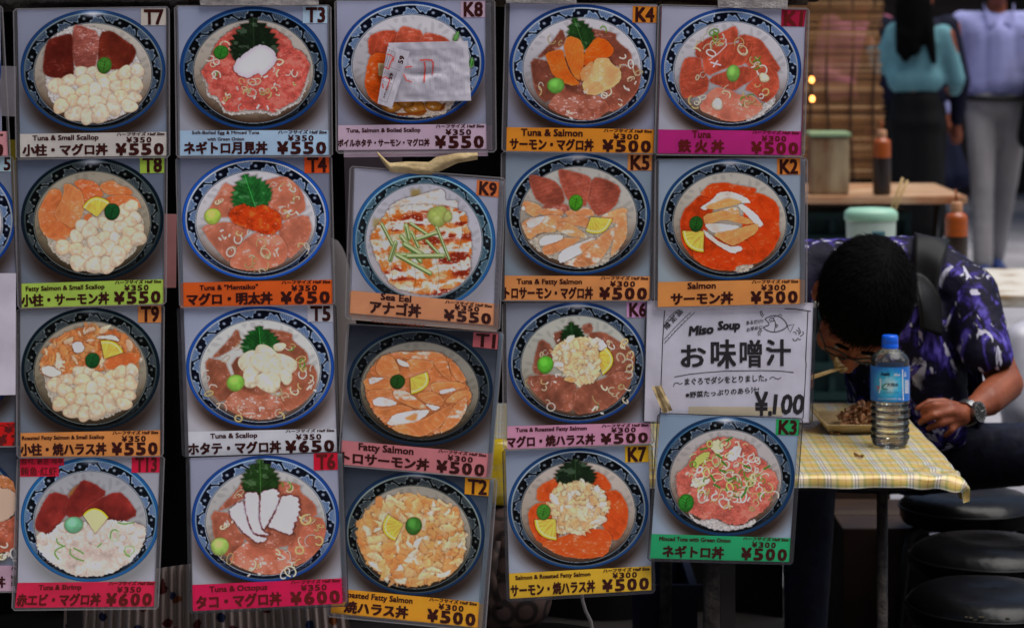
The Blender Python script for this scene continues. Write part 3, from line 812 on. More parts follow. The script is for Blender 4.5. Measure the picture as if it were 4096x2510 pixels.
def k5salmon(p, L, c=(194, 124, 78)):
    for i, (q, w, a) in enumerate(L):
        p.fish(q, (206, 194, 186) if w == 2 else A(c) * (1, .94, 1.06)[i % 3], None if w == 2 else (204, 164, 124), ang=a, w=56, amp=.12 if w == 2 else .42, gl=.4, seed=i + 30, lead=0 if w != 1 else .55)
def d_K5(p):
    p.bowl(785, 626, 680, 574, **W(MID, rim=(22, 62, 118), cream=(128, 140, 144), ins=(162, 158, 150), bg=(110, 120, 132), bg2=(102, 114, 124)), ph=.0, glare=.9)
    p.rice([(280,850),(1240,640),(1200,960),(1000,1120),(760,1140),(440,1000)], (170, 160, 144))
    c = (138, 66, 50)
    p.fish([(430,560),(520,520),(700,540),(700,620),(560,600)], (146, 76, 62), ang=60, w=40, seed=9)
    p.fish([(330,245),(560,310),(640,400),(660,500),(600,560),(400,520),(320,330)], c, ang=75, w=38, amp=.3, gl=.15, seed=1)
    p.fish([(920,275),(1060,300),(1195,380),(1150,540),(1050,620),(960,650),(870,520),(880,450)], c, ang=70, w=36, amp=.3, gl=.15, seed=2)
    p.fish([(592,210),(650,205),(860,260),(915,300),(870,500),(860,560),(690,510),(620,350)], A(c) * 1.04, ang=83, w=36, amp=.3, gl=.15, seed=3)
    k5salmon(p, [([(250,540),(290,495),(420,540),(460,600),(380,660),(300,620)],0,60),([(380,600),(480,570),(650,590),(640,650),(480,650)],1,80),([(250,720),(300,670),(470,645),(650,640),(580,740),(580,800),(420,800),(320,880),(270,780)],1,30),([(650,600),(860,560),(930,600),(940,650),(700,660)],1,80),
                 ([(290,690),(460,645),(470,665),(400,740),(310,760)],2,0),([(980,650),(1200,560),(1265,590),(1160,720),(1080,700)],1,60),([(1150,620),(1240,600),(1250,830),(1200,920),(1080,1040),(1120,860)],1,10),([(580,710),(660,650),(880,640),(900,770),(760,730),(700,760)],0,60),([(570,720),(700,700),(900,850),(760,850),(590,790)],1,50),
                 ([(430,940),(640,850),(830,850),(700,940),(480,1030)],0,70),([(410,880),(470,825),(640,820),(640,870),(430,935)],2,0),([(590,1040),(640,960),(800,900),(950,840),(920,940),(620,1100)],2,0),([(790,920),(960,860),(940,930),(830,1000)],0,50),([(640,1100),(850,990),(1000,820),(1130,740),(1140,800),(1060,980),(960,1100),(800,1130)],1,-45)])
    p.lemon((905,655), (1108,672), (1012,800), (856,790)); p.wasabi(763, 520, 66, 77, (62, 126, 28)); p.blob(268, 575, 20, 20, 0, (206, 200, 196), 1, hi=0)
def d_K2(p):
    p.bowl(752, 654, 657, 571, **W(MID, rim=(24, 64, 112), cream=(130, 142, 146), ins=(164, 158, 148), bg=(120, 132, 146), bg2=(126, 136, 142)), ph=.35, glare=.9)
    p.rice([(540,900),(640,860),(1000,1080),(900,1150),(800,1150),(560,930)], (180, 166, 150))
    c = (190, 56, 14)
    for i, (q, a) in enumerate((([(280,680),(320,560),(380,510),(470,420),(640,400),(560,700),(420,1040),(300,880)],20),([(460,420),(560,320),(700,302),(880,340),(1005,360),(1000,400),(880,470),(600,460)],80),([(900,430),(1000,400),(1080,420),(1180,480),(1225,560),(1215,740),(1235,800),(1160,950),(1040,1060),(900,1090),(860,800)],-40),([(480,760),(600,820),(900,840),(1000,960),(960,1070),(820,1090),(800,1140),(620,1130),(500,1090),(390,1000)],60))):
        p.fish(q, A(c) * (.98, 1, 1.02, .96)[i], (206, 96, 44), ang=a, w=80, amp=.2, gl=.3, seed=i + 2)
    for i, (q, w) in enumerate((([(470,540),(590,470),(640,400),(760,388),(900,440),(960,500),(860,500),(740,450),(600,530),(510,570)],2),([(510,540),(650,480),(760,450),(880,490),(780,525),(600,565)],0),([(560,600),(700,560),(820,530),(860,640),(700,660)],1),([(500,610),(700,570),(780,600),(920,640),(1020,690),(880,700),(700,650),(520,720)],0),([(820,520),(880,510),(1000,600),(1075,700),(1030,735),(940,640)],2),([(500,700),(640,690),(880,720),(720,780),(600,790)],2),([(580,790),(760,760),(900,720),(1020,690),(1022,770),(800,905),(720,880)],0),([(495,740),(560,790),(660,870),(780,915),(850,900),(880,940),(780,980),(640,900),(520,810)],2))):
        p.fish(q, (202, 188, 176) if w == 2 else (196, 130, 74), None, ang=70, w=50, amp=.1 if w == 2 else .4, gl=.4, seed=i + 40, lead=.56 if w == 1 else 0)
    p.lemon((508,765), (305,762), (362,908), (505,962)); p.wasabi(435, 697, 65, 75, (36, 92, 30))
def d_T5(p):
    p.bowl(827, 632, 700, 578, **W(BRIGHT, rim=(24, 72, 156), ins=(182, 182, 178), ins2=(164, 162, 156), bg=(134, 140, 158), bg2=(152, 150, 156)), ph=.02)
    k4tuna(p, (140, 80, 58), lambda x, y: ((x-330)*1.015+305, (y-545)*.995+540), .6)
    for a in ((570,420,60,4),(500,560,60,4),(1200,590,70,6),(1280,680,60,5),(1260,770,60,5),(330,720,50,4),(370,850,50,3),(460,980,40,3),(980,930,100,6),(1130,890,60,4),(1040,1090,50,4),(1060,420,80,5),(640,1080,60,3)): p.onion(a[0], a[1], a[2], a[3], int(a[1]), .04)
    p.chips(790, 1060, 60, 4, 1); p.chips(1300, 820, 40, 4, 2)
    p.leaf((840,530), (815,243), 182, (30, 92, 34), teeth=8)
    for i, (x, y, a, b) in enumerate(((1010,440,60,40),(740,590,125,105),(900,520,135,80),(1050,610,112,110),(850,590,120,90),(960,660,125,95),(740,730,95,85),(1070,720,75,60),(905,770,105,112))): p.blob(x, y, a, b, .2*i, (210, 196, 168), i, hi=.3, rim=.14, sh=.14, flat=1.0)
    p.wasabi(595, 780, 84, 79, (112, 160, 62), False)
def d_T1(p):
    p.bowl(776, 660, 648, 520, **W(DULL, rim=(20, 44, 72), bg=(52, 56, 66), bg2=(110, 114, 122), ins=(120, 116, 106), crest=(90, 96, 98), wave=(44, 58, 74), cream=(74, 84, 84)), rot=.075, ph=.1)  # dark bg at the top: shadow of the overlapping card painted into the print
    p.minced([(280,600),(400,400),(560,345),(930,340),(1080,430),(1170,580),(1240,740),(1190,860),(1040,1040),(800,1105),(600,1060),(480,1000),(360,880),(300,760)], (182, 106, 60), sc_=60)
    k5salmon(p, [([(390,460),(450,372),(540,390),(600,520),(560,575),(440,570),(385,520)],0,-60),([(550,345),(700,352),(930,340),(1010,400),(1060,600),(980,560),(900,450),(620,400)],1,80),([(640,410),(880,430),(900,480),(820,520),(700,545)],0,80),([(560,400),(660,440),(690,480),(600,470)],2,0),([(1030,430),(1090,440),(1200,600),(1130,625),(1060,540)],0,-40),([(270,600),(320,570),(520,575),(530,690),(300,690)],0,85),([(320,575),(475,575),(380,620),(330,640)],2,0),
                 ([(300,690),(520,680),(530,730),(330,765)],0,80),([(860,620),(1100,610),(1200,650),(1080,690),(900,720)],0,85),([(740,720),(880,690),(990,760),(980,830),(820,800)],0,70),([(940,690),(1080,665),(1100,690),(960,725)],2,0),([(530,690),(640,680),(860,850),(760,855),(560,770)],1,50),([(440,860),(600,810),(740,860),(500,930),(380,915),(370,830)],0,70),([(355,780),(420,740),(575,790),(560,825),(370,830)],2,0),([(1090,700),(1215,680),(1240,740),(1180,800),(980,800)],1,60),([(800,800),(970,835),(905,875)],2,0),
                 ([(470,1000),(540,900),(700,870),(865,855),(850,900),(700,995)],2,0),([(640,930),(760,885),(740,960),(660,950)],0,50),([(500,1010),(780,960),(960,860),(1060,815),(1065,870),(960,1010),(800,1105),(600,1070)],0,-50),([(930,1085),(1080,820),(1190,730),(1195,860),(1100,1005)],1,-60)], (190, 112, 62))
    p.lemon((690,580), (840,525), (838,650), (700,722)); p.wasabi(577, 612, 67, 65, (38, 80, 28))
def d_K6(p):
    p.bowl(803, 631, 676, 589, **W(MID, rim=(24, 62, 128), cream=(128, 138, 146), ins=(158, 158, 148), ins2=(132, 126, 112), bg=(112, 116, 126), bg2=(112, 114, 124)), ph=.12, glare=.8)
    c = (126, 72, 54)
    for i, (q, a) in enumerate((([(435,390),(560,470),(560,620),(480,760),(360,730),(390,560)],30),([(560,350),(640,320),(740,330),(760,430),(600,470)],80),([(840,270),(940,240),(955,320),(880,360)],40),([(880,340),(1060,330),(1200,420),(1290,470),(1370,560),(1340,720),(1100,790),(960,600)],60),([(290,770),(500,740),(700,780),(800,850),(780,1000),(740,1120),(560,1080),(380,930)],40),([(790,860),(1030,800),(1180,720),(1345,720),(1310,860),(1200,1000),(1050,1100),(750,1145)],-40))):
        p.fish(q, A(c) * (1, .95, 1.02, 1, 1.02, 1.05)[i], ang=a, w=80, amp=.14, gl=.35, seed=i + 50)
    for a in ((470,530,36,4),(1120,450,60,6),(1270,480,60,5),(1290,600,70,6),(1290,720,60,5),(510,840,60,4),(340,830,40,4),(540,1030,40,3),(950,1010,70,3),(1130,880,80,5),(1260,860,60,4),(1250,980,40,3)): p.onion(a[0], a[1], a[2], a[3], int(a[0]), .03)
    p.chips(560, 790, 60, 4, 1); p.chips(980, 1080, 60, 4, 2); p.chips(590, 390, 40, 2, 4)
    p.leaf((760,460), (740,235), 112, (28, 62, 26), teeth=7)
    p.poly([(985,420),(1040,400),(1100,480),(1050,520),(990,500)], (204, 196, 190))
    p.lemon((985,560), (1085,485), (1150,620), (1050,752))
    p.flakes([(570,480),(700,400),(860,375),(990,400),(1010,560),(1030,720),(960,830),(800,850),(690,740),(560,650)], 130, [(214,184,140),(218,200,168),(206,166,118),(216,206,192),(212,176,130)], 40, 5, base=(212, 178, 132))
    p.fish([(655,790),(740,765),(790,800),(740,830)], (200, 140, 88), seed=3); p.wasabi(490, 652, 78, 86, (76, 150, 42), False)
def d_T13(p):
    p.bowl(757, 600, 583, 522, **W(BRIGHT, rim=(26, 86, 142), cream=(96, 132, 158), band=(10, 20, 36), ins=(146, 146, 150), ins2=(140, 136, 128), bg=(138, 138, 146), bg2=(150, 150, 160), shadow=(112, 112, 112), near=(120, 110, 96)), ph=.3, glare=.6)
    p.poly([(560,400),(640,310),(700,300),(640,420)], (140, 92, 50))
    for i, (q, a) in enumerate((([(430,360),(590,405),(570,540),(440,720),(400,720),(300,690),(290,620),(350,480)],40),([(690,262),(780,290),(910,380),(760,470),(690,580),(600,590),(535,550),(560,440),(620,370)],60),([(680,535),(760,460),(990,355),(1080,430),(1160,560),(1040,620),(900,610),(780,560)],20))):
        p.fish(q, A((136, 42, 36)) * (1, 1, .97)[i], (160, 78, 66), ang=a, w=120, amp=.12, gl=.05, seed=i + 60)
    sh = [(310,720),(420,720),(500,630),(600,600),(780,640),(900,600),(1060,620),(1200,640),(1230,700),(1190,850),(1080,970),(900,1070),(650,1080),(520,1020),(380,930),(300,820)]
    p.minced(sh, (204, 184, 172), hi=(210, 198, 192), sc_=60)
    rg = random.Random(4)
    for i in range(46):
        x, y = rg.uniform(340, 1190), rg.uniform(640, 1060)
        if sd_poly(np.array([[x]]), np.array([[y]]), A(sh))[0, 0] > -30: continue
        p.blob(x, y, rg.uniform(30, 64), rg.uniform(24, 44), rg.uniform(0, 3), (208, 190, 178), i, hi=.2, rim=.10, sh=.10, flat=1.0)
    for i in range(16): 
        x, y = rg.uniform(380, 1150), rg.uniform(700, 1000); p.line([(x, y), (x + rg.uniform(-14, 14), y + rg.uniform(6, 22))], 2.5, (190, 104, 74), .7)
    g = (96, 140, 60)
    for L in ([(475,760),(480,800),(540,825)],[(540,820),(470,850),(455,890),(490,930)],[(590,850),(585,890),(640,930),(700,945)],[(620,840),(680,870),(700,885)],[(925,760),(930,700),(960,680),(990,700)],[(820,830),(850,800)],[(990,625),(1040,640),(1120,625)],[(1040,860),(1060,900),(1090,910)]): p.line(chaik_open(L), 6, g)
    p.line(chaik_open([(1050,830),(1120,820),(1130,870),(1080,905),(1045,870),(1050,830)]), 5, (140, 168, 110)); p.line(chaik_open([(925,760),(970,790),(995,740),(985,700)]), 5, (160, 180, 140))
    p.lemon((800,715), (695,560), (800,505), (910,580), .75); p.wasabi(618, 645, 80, 70, (96, 152, 116), False)
def chaik_open(p, n=2):
    p = [A(q) for q in p]
    for _ in range(n):
        o = [p[0]]
        for a, b in zip(p, p[1:]): o += [a * .75 + b * .25, a * .25 + b * .75]
        p = o + [p[-1]]
    return p
def d_T6(p):
    p.bowl(780, 594, 620, 532, **W(BRIGHT, rim=(24, 66, 140), cream=(120, 140, 166), ins=(164, 162, 160), ins2=(142, 138, 130), bg=(126, 128, 146), bg2=(138, 138, 146)), ph=.1)
    f = lambda x, y: ((x-330)*.925+320, (y-545)*.92+520)
    k4tuna(p, (156, 86, 64), f, .6)
    for a in ((1130,570,60,6),(1210,640,60,5),(430,650,40,3),(1190,770,40,4),(450,910,40,3),(710,950,80,4),(920,900,80,5),(1080,830,50,4),(1040,940,60,4),(960,1040,50,4),(1010,370,70,4),(560,390,40,3)): p.onion(a[0], a[1], a[2], a[3], int(a[0]), .03)
    p.chips(700, 1020, 70, 5, 1); p.chips(480, 610, 40, 3, 3); p.onion(930, 305, 50, 2, 9, .5)
    p.leaf((740,400), (733,92), 158, (38, 72, 26), teeth=8)
    oc = lambda x, y, d: mix(mix(np.broadcast_to(A((186,180,192)), x.shape+(3,)), A((196,190,200)), fbm(x/50, y/50, 3)), A((110, 34, 32)), np.clip((d + 9) / 7, 0, 1) * np.clip(fbm(x/26, y/26, 8) * 2.4 - .7, 0, 1))
    for i, q in enumerate(([(460,530),(530,465),(600,440),(640,640),(690,730),(800,755),(770,790),(700,795),(560,680)],[(600,370),(735,370),(730,600),(760,700),(830,730),(690,728),(640,640),(605,480)],[(740,365),(870,335),(900,380),(880,395),(910,430),(800,640),(760,695),(728,600),(732,450)],
                           [(920,400),(980,392),(1050,410),(1066,440),(1056,452),(1076,472),(1062,490),(1078,512),(1060,535),(1070,560),(1045,580),(1050,610),(1022,625),(1030,655),(1008,680),(1012,720),(980,730),(800,660),(850,560)])):
        p.poly(q, oc, sm=0 if i == 3 else 1, wob=7, seed=i, shadow=.6)
    p.wasabi(397, 825, 76, 75, (142, 170, 84), False)
def d_T2(p):
    p.bowl(792, 672, 625, 548, **W(DULL, rim=(20, 52, 92), cream=(110, 122, 118), bg=(58, 66, 78), bg2=(118, 128, 138), ins=(142, 136, 124)), rot=.05, ph=.15, glare=.5)  # bg darker at the top: shade under the neighbouring card put into the colour
    p.flakes([(275,740),(310,560),(430,400),(640,320),(860,340),(1080,400),(1180,480),(1240,640),(1250,860),(1140,1030),(960,1110),(780,1150),(560,1090),(400,960)], 330, [(202,138,78),(208,154,98),(196,122,66),(212,186,146),(214,202,182),(204,144,86),(210,170,120)], 54, 21, base=(200, 140, 84))
    p.lemon((695,585), (560,500), (518,640), (622,735)); p.wasabi(787, 603, 73, 80, (56, 108, 40), False)
def d_K7(p):
    p.bowl(728, 617, 616, 528, **W(MID, rim=(24, 66, 118), cream=(136, 148, 156), ins=(166, 156, 146), bg=(120, 130, 146), bg2=(130, 136, 148)), ph=.0)
    p.rice([(540,860),(640,800),(1040,900),(1000,960),(600,900)], (176, 160, 146))
    for i, (q, a) in enumerate((([(370,420),(580,325),(640,400),(560,560),(360,560)],30),([(760,300),(940,300),(1030,430),(980,480),(820,420)],70),([(285,640),(360,570),(480,560),(560,700),(560,900),(380,930),(300,780)],20),([(940,470),(1080,450),(1170,600),(1160,770),(1080,900),(1000,880),(920,720)],-50),([(380,920),(560,870),(800,790),(980,800),(1030,880),(980,1030),(780,1060),(560,1030)],60))):
        p.fish(q, A((192, 70, 24)) * (1, .95, .98, .98, 1.02)[i], (208, 116, 64), ang=a, w=44 if i in (0, 4) else 70, amp=.26, gl=.4, seed=i + 70)
    p.leaf((705,430), (702,182), 180, (30, 52, 26), teeth=8)
    p.flakes([(490,620),(510,460),(620,395),(760,385),(900,420),(970,480),(980,640),(940,760),(840,790),(740,850),(640,830),(540,850),(500,720)], 160, [(214,180,134),(218,198,164),(206,158,108),(214,204,190),(212,172,126)], 46, 31, base=(212, 178, 130))
    p.lemon((530,708), (345,715), (396,842), (538,895)); p.wasabi(425, 648, 61, 70, (62, 120, 38))
def d_K3(p):
    p.bowl(773, 615, 621, 540, **W(MID, rim=(20, 56, 98), cream=(56, 92, 120), ins=(160, 154, 152), bg=(112, 128, 146), bg2=(122, 136, 150)), ph=.3, glare=.9)
    rg = [(320,590),(400,550),(500,380),(560,330),(700,260),(820,265),(950,300),(1040,360),(1060,440),(1130,470),(1160,540),(1230,590),(1250,680),(1200,800),(1150,900),(1050,970),(900,1060),(780,1040),(700,990),(560,1010),(430,930),(340,800)]
    p.rice([(430,900),(510,1020),(640,975),(780,1050),(930,1060),(1050,980),(1040,1050),(860,1105),(640,1100),(460,1000)]); p.rice([(315,640),(380,640),(380,740),(330,740)])
    p.minced(rg, (180, 88, 74), hi=(212, 130, 112))
    g = ((190, 190, 138), (200, 196, 176), (168, 178, 92), (204, 198, 186))
    p.poly([(640,300),(720,280),(760,380),(700,420),(640,380)], (190, 186, 150), wob=10); p.poly([(770,440),(850,340),(920,340),(900,440),(820,490)], (206, 200, 190), wob=12); p.poly([(450,700),(520,620),(640,640),(600,700),(500,720)], (204, 196, 172), wob=16); p.poly([(470,520),(520,420),(640,390),(600,460),(500,550)], (166, 172, 88), wob=12)
    p.onion(760, 560, 320, 95, 3, .2, g); p.onion(900, 700, 260, 40, 4, .22, g); p.onion(640, 760, 120, 10, 8, .0); p.onion(880, 880, 160, 8, 9, 0); p.onion(1130, 740, 120, 8, 14, .1); p.chips(700, 620, 300, 18, 6)
    for x, y, a in ((600,362,2.9),(690,420,.6),(740,480,.8),(780,300,-.6),(720,560,.3),(640,610,1.0),(800,650,-.4),(940,520,.4),(670,690,.5),(1120,550,-.5),(960,720,1.9),(950,760,2.2)):
        p.line([(x, y), (x + 56*math.cos(a), y + 56*math.sin(a))], 9, (58, 122, 40))
    p.wasabi(415, 856, 71, 82, (42, 116, 36))
# ---------------------------------------------------------------- the cards on the rack
E1 = lambda s, a, b, v0=.1, v1=.29, bd=.02: [(s, a, b, v0, v1, bd)]
WHITE_ = (160, 153, 150)
card("T7", "white captioned menu card of tuna and small scallop bowl, code T7", (0, 0, 2.36),
     [(163,95),(1568,75),(1572,1245),(188,1265)], [(188,1265),(1572,1245),(1572,1470),(190,1487)], [(1330,80),(1566,78),(1568,240),(1332,240)], 4, (166,160,154), (168,160,150), d_T7,
     E1("Tuna & Small Scallop", .087, .535, .08, .28), ("小柱・マグロ丼", .02, .595), "¥ 5 5 0", "¥350", ex=(18, 6, 15, 9))
card("T3", "light blue captioned menu card of soft-boiled egg and minced tuna bowl, code T3", (690, 0, 2.359),
     [(52,63),(1462,57),(1475,1228),(68,1232)], [(68,1232),(1475,1228),(1477,1462),(70,1470)], [(1230,60),(1464,58),(1464,220),(1230,220)], 4, (142,166,188), (150,172,190), d_T3,
     [("Soft-Boiled Egg & Minced Tuna", .083, .533, .02, .145, .015), ("with Green Onion", .185, .43, .28, .405, .015)], ("ネギトロ月見丼", .03, .585), "¥ 5 5 0", "¥350", ex=(16, 5, 16, 9), backs=[(-6, 4, 5, 3, (140,142,154), (150,152,160))])
card("K8", "pink captioned menu card half covered by a paper order slip, code K8", (1330, 0, 2.3597),
     [(40,10),(1443,5),(1450,1170),(52,1183)], [(52,1183),(1450,1170),(1456,1406),(55,1418)], [(1210,10),(1442,8),(1442,165),(1212,166)], 4, (168,144,160), (172,146,162), d_K8,
     E1("Tuna, Salmon & Boiled Scallop", .057, .555, .13, .29), ("ボイルホタテ・サーモン・マグロ丼", 0, .615), "¥ 5 5 0", "¥350", ex=(10, 6, 40, 14), jv=(.57, .86), backs=[(20, 10, 22, 4, (120,122,134), (160,136,152)), (22, 12, 4, 28, (132,130,138), (168,146,160))])
card("K4", "orange captioned menu card of tuna and salmon bowl, code K4", (1980, 0, 2.359),
     [(140,33),(1527,55),(1500,1222),(117,1200)], [(110,1200),(1500,1222),(1495,1448),(107,1425)], [(1300,57),(1527,62),(1525,217),(1297,214)], 4, (190,116,28), (188,112,26), d_K4,
     E1("Tuna & Salmon", .1, .515, .06, .34), ("サーモン・マグロ丼", .025, .59), "¥ 5 0 0", "¥300", ex=(20, 6, 10, 4))
card("K1", "magenta captioned menu card of plain tuna bowl, code K1 on dark red", (2600, 0, 2.359),
     [(113,60),(1472,95),(1425,1240),(80,1222)], [(77,1222),(1425,1240),(1423,1465),(74,1447)], [(1242,92),(1472,96),(1456,253),(1236,248)], 4.6, (156,26,100), (134,10,44), d_K1,
     E1("Tuna", .24, .37, .03, .32), ("鉄 火 丼", .145, .46), "¥ 5 0 0", "¥300", ex=(16, 8, 16, 8), ink=INK_RED, jv=(.42, .93), hv=(-.02, .13), backs=[(-4, 3, 3, 0, (134,20,70), (150,26,96))])
card("T8", "lime green captioned menu card of fatty salmon and small scallop bowl, code T8", (0, 600, 2.36),
     [(165,100),(1550,58),(1540,1218),(203,1260)], [(203,1260),(1540,1218),(1540,1450),(207,1490)], [(1318,60),(1552,55),(1552,215),(1322,220)], 3, (142,168,66), (142,168,58), d_T8,
     E1("Fatty Salmon & Small Scallop", .03, .585, .13, .31), ("小柱・サーモン丼", 0, .615), "¥ 5 5 0", "¥350", ex=(18, 4, 14, 4), backs=[(-2, 2, 3, 2, (110,116,120), (180,110,60))])
card("T4", "orange red captioned menu card of tuna and spicy cod roe bowl, code T4", (690, 600, 2.359),
     [(68,72),(1478,57),(1508,1222),(100,1250)], [(100,1250),(1508,1222),(1510,1452),(105,1480)], [(1243,58),(1478,58),(1480,216),(1246,218)], 3, (188,76,20), (192,66,16), d_T4,
     E1('Tuna & "Mentaiko"', .11, .50, .13, .32), ("マグロ・明太丼", .025, .595), "¥ 6 5 0", "¥350", ex=(18, 4, 12, 4), backs=[(-12, 6, 0, 4, (110,130,150), (180,110,80))])
card("K9", "crooked menu card of glazed sea eel bowl with peach caption, code K9", (1330, 600, 2.04),
     [(180,147),(1362,245),(1318,1252),(155,1145)], [(152,1145),(1318,1252),(1315,1430),(140,1330)], [(1180,242),(1362,262),(1355,385),(1173,367)], 5, (192,126,86), (190,98,46), d_K9,
     E1("Sea Eel", .21, .42, .0, .28), ("アナゴ丼", .14, .49), "¥ 5 5 0", "¥350", ex=(20, 10, 26, 22), jv=(.36, .92), hv=(.04, .2), rough=True, backs=[(8, 6, 12, 26, (140,140,150), (176,150,130)), (-4, 4, 18, 12, (150,150,160), (190,140,110))])
card("K5", "peach captioned menu card of tuna and fatty salmon bowl, code K5", (1980, 590, 2.359),
     [(103,42),(1482,60),(1465,1215),(92,1207)], [(92,1207),(1465,1215),(1457,1442),(90,1442)], [(1253,62),(1482,64),(1480,218),(1252,217)], 3, (186,120,66), (186,118,60), d_K5,
     E1("Tuna & Fatty Salmon", .083, .53, .13, .33), ("トロサーモン・マグロ丼", .003, .607), "¥ 5 0 0", "¥300", ex=(20, 4, 16, 4))
card("K2", "peach captioned menu card of red salmon bowl with lemon wedge, code K2", (2600, 600, 2.359),
     [(83,92),(1425,75),(1418,1217),(75,1245)], [(75,1245),(1418,1217),(1418,1450),(73,1480)], [(1198,78),(1418,76),(1418,232),(1200,232)], 3.6, (192,122,62), (190,110,42), d_K2,
     E1("Salmon", .21, .405, .06, .3), ("サーモン丼", .095, .525), "¥ 5 0 0", "¥300", ex=(16, 4, 28, 10), backs=[(2, 5, 17, -2, (128,138,150), (196,150,120))])
card("T9", "tan captioned menu card of roasted fatty salmon and small scallop bowl, code T9", (0, 1200, 2.36),
     [(190,88),(1523,42),(1512,1225),(188,1252)], [(190,1252),(1512,1225),(1512,1467),(197,1480)], [(1303,48),(1523,44),(1523,210),(1303,212)], 2, (186,118,60), (186,114,56), d_T9,
     E1("Roasted Fatty Salmon & Small Scallop", .013, .6, .14, .29), ("小柱・焼ハラス丼", 0, .612), "¥ 5 5 0", "¥350", ex=(18, 2, 14, 4))
card("T5", "white captioned menu card of tuna and large scallop bowl, code T5", (690, 1200, 2.36),
     [(105,65),(1515,40),(1545,1210),(147,1240)], [(147,1240),(1545,1210),(1555,1435),(155,1475)], [(1273,44),(1515,42),(1515,203),(1277,203)], 2, (180,180,186), (170,168,174), d_T5,
     E1("Tuna & Scallop", .15, .465, .1, .29), ("ホタテ・マグロ丼", 0, .62), "¥ 6 5 0", "¥350", ex=(28, 2, 14, 4), hv=(0, .13), dark=True, backs=[(-14, 5, 0, 0, (140,140,152), (150,150,156))])
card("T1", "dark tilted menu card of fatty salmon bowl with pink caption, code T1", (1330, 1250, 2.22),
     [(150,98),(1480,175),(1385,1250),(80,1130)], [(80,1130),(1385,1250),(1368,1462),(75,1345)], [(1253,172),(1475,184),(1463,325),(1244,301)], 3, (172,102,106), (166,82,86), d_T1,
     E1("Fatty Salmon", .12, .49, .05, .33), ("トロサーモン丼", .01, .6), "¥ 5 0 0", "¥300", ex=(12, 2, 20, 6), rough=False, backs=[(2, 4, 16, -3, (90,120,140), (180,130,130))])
card("K6", "lilac captioned menu card of tuna and roasted fatty salmon bowl, code K6", (1980, 1190, 2.435),
     [(108,55),(1495,38),(1515,1215),(118,1250)], [(118,1250),(1515,1215),(1515,1415),(120,1475)], [(1282,40),(1495,38),(1496,192),(1284,192)], 2, (178,122,146), (182,128,168), d_K6,
     E1("Tuna & Roasted Fatty Salmon", .06, .555, .09, .26), ("マグロ・焼ハラス丼", 0, .61), "¥ 5 0 0", "¥300", ex=(18, 4, 16, 6), hv=(.02, .18))
card("T13", "crimson captioned menu card of tuna and shrimp bowl, code T13", (0, 1790, 2.097),
     [(170,85),(1343,68),(1305,1118),(150,1130)], [(147,1130),(1308,1118),(1290,1328),(125,1340)], [(1105,70),(1342,67),(1340,205),(1104,207)], 1, (184,28,62), (186,18,54), d_T13,
     E1("Tuna & Shrimp", .16, .465, .1, .29), ("赤エビ・マグロ丼", .01, .61), "¥ 6 0 0", "¥350", ex=(14, 2, 20, 12), ink=INK_RED, hv=(-.02, .14))
card("T6", "crimson captioned menu card of tuna and octopus bowl, code T6", (690, 1790, 2.097),
     [(148,85),(1385,40),(1418,1092),(165,1147)], [(165,1147),(1418,1092),(1430,1303),(172,1367)], [(1183,46),(1385,40),(1387,183),(1185,188)], 4, (182,14,66), (180,8,40), d_T6,
     E1("Tuna & Octopus", .115, .5, .1, .31), ("タコ・マグロ丼", .025, .59), "¥ 6 0 0", "¥350", ex=(18, 6, 24, 12), ink=INK_RED, dark=True, jv=(.44, .93), backs=[(-4, 4, 10, -6, (130,150,160), (190,60,90)), (2, 4, 18, -8, (140,142,150), (170,120,140))])
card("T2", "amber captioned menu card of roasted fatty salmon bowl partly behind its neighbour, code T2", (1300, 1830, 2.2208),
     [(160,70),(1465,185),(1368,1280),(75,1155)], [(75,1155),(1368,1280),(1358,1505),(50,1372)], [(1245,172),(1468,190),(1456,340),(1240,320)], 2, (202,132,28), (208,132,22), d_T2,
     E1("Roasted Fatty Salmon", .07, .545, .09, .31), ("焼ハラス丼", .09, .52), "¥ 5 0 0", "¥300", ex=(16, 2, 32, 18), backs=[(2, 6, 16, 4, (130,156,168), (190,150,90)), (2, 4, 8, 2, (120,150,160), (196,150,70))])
card("K7", "yellow captioned menu card of salmon and roasted fatty salmon bowl, code K7", (1980, 1750, 2.188),
     [(92,110),(1345,62),(1370,1120),(122,1185)], [(122,1185),(1370,1120),(1370,1330),(130,1405)], [(1137,73),(1343,66),(1345,210),(1139,215)], 1, (190,148,36), (206,150,20), d_K7,
     E1("Salmon & Roasted Fatty Salmon", .045, .57, .11, .27), ("サーモン・焼ハラス丼", .01, .6), "¥ 5 0 0", "¥300", ex=(14, 6, 16, 14), dark=True, hv=(.02, .18))
card("K3", "green captioned menu card of minced tuna with green onion bowl, code K3", (2560, 1630, 2.254),
     [(183,52),(1438,100),(1358,1172),(105,1135)], [(102,1135),(1358,1172),(1345,1388),(90,1355)], [(1230,98),(1440,106),(1430,248),(1222,243)], 4, (28,136,86), (26,136,76), d_K3,
     E1("Minced Tuna with Green Onion", .06, .57, .1, .26), ("ネギトロ丼", .09, .525), "¥ 5 0 0", "¥300", ex=(12, 4, 16, 12), dark=True)

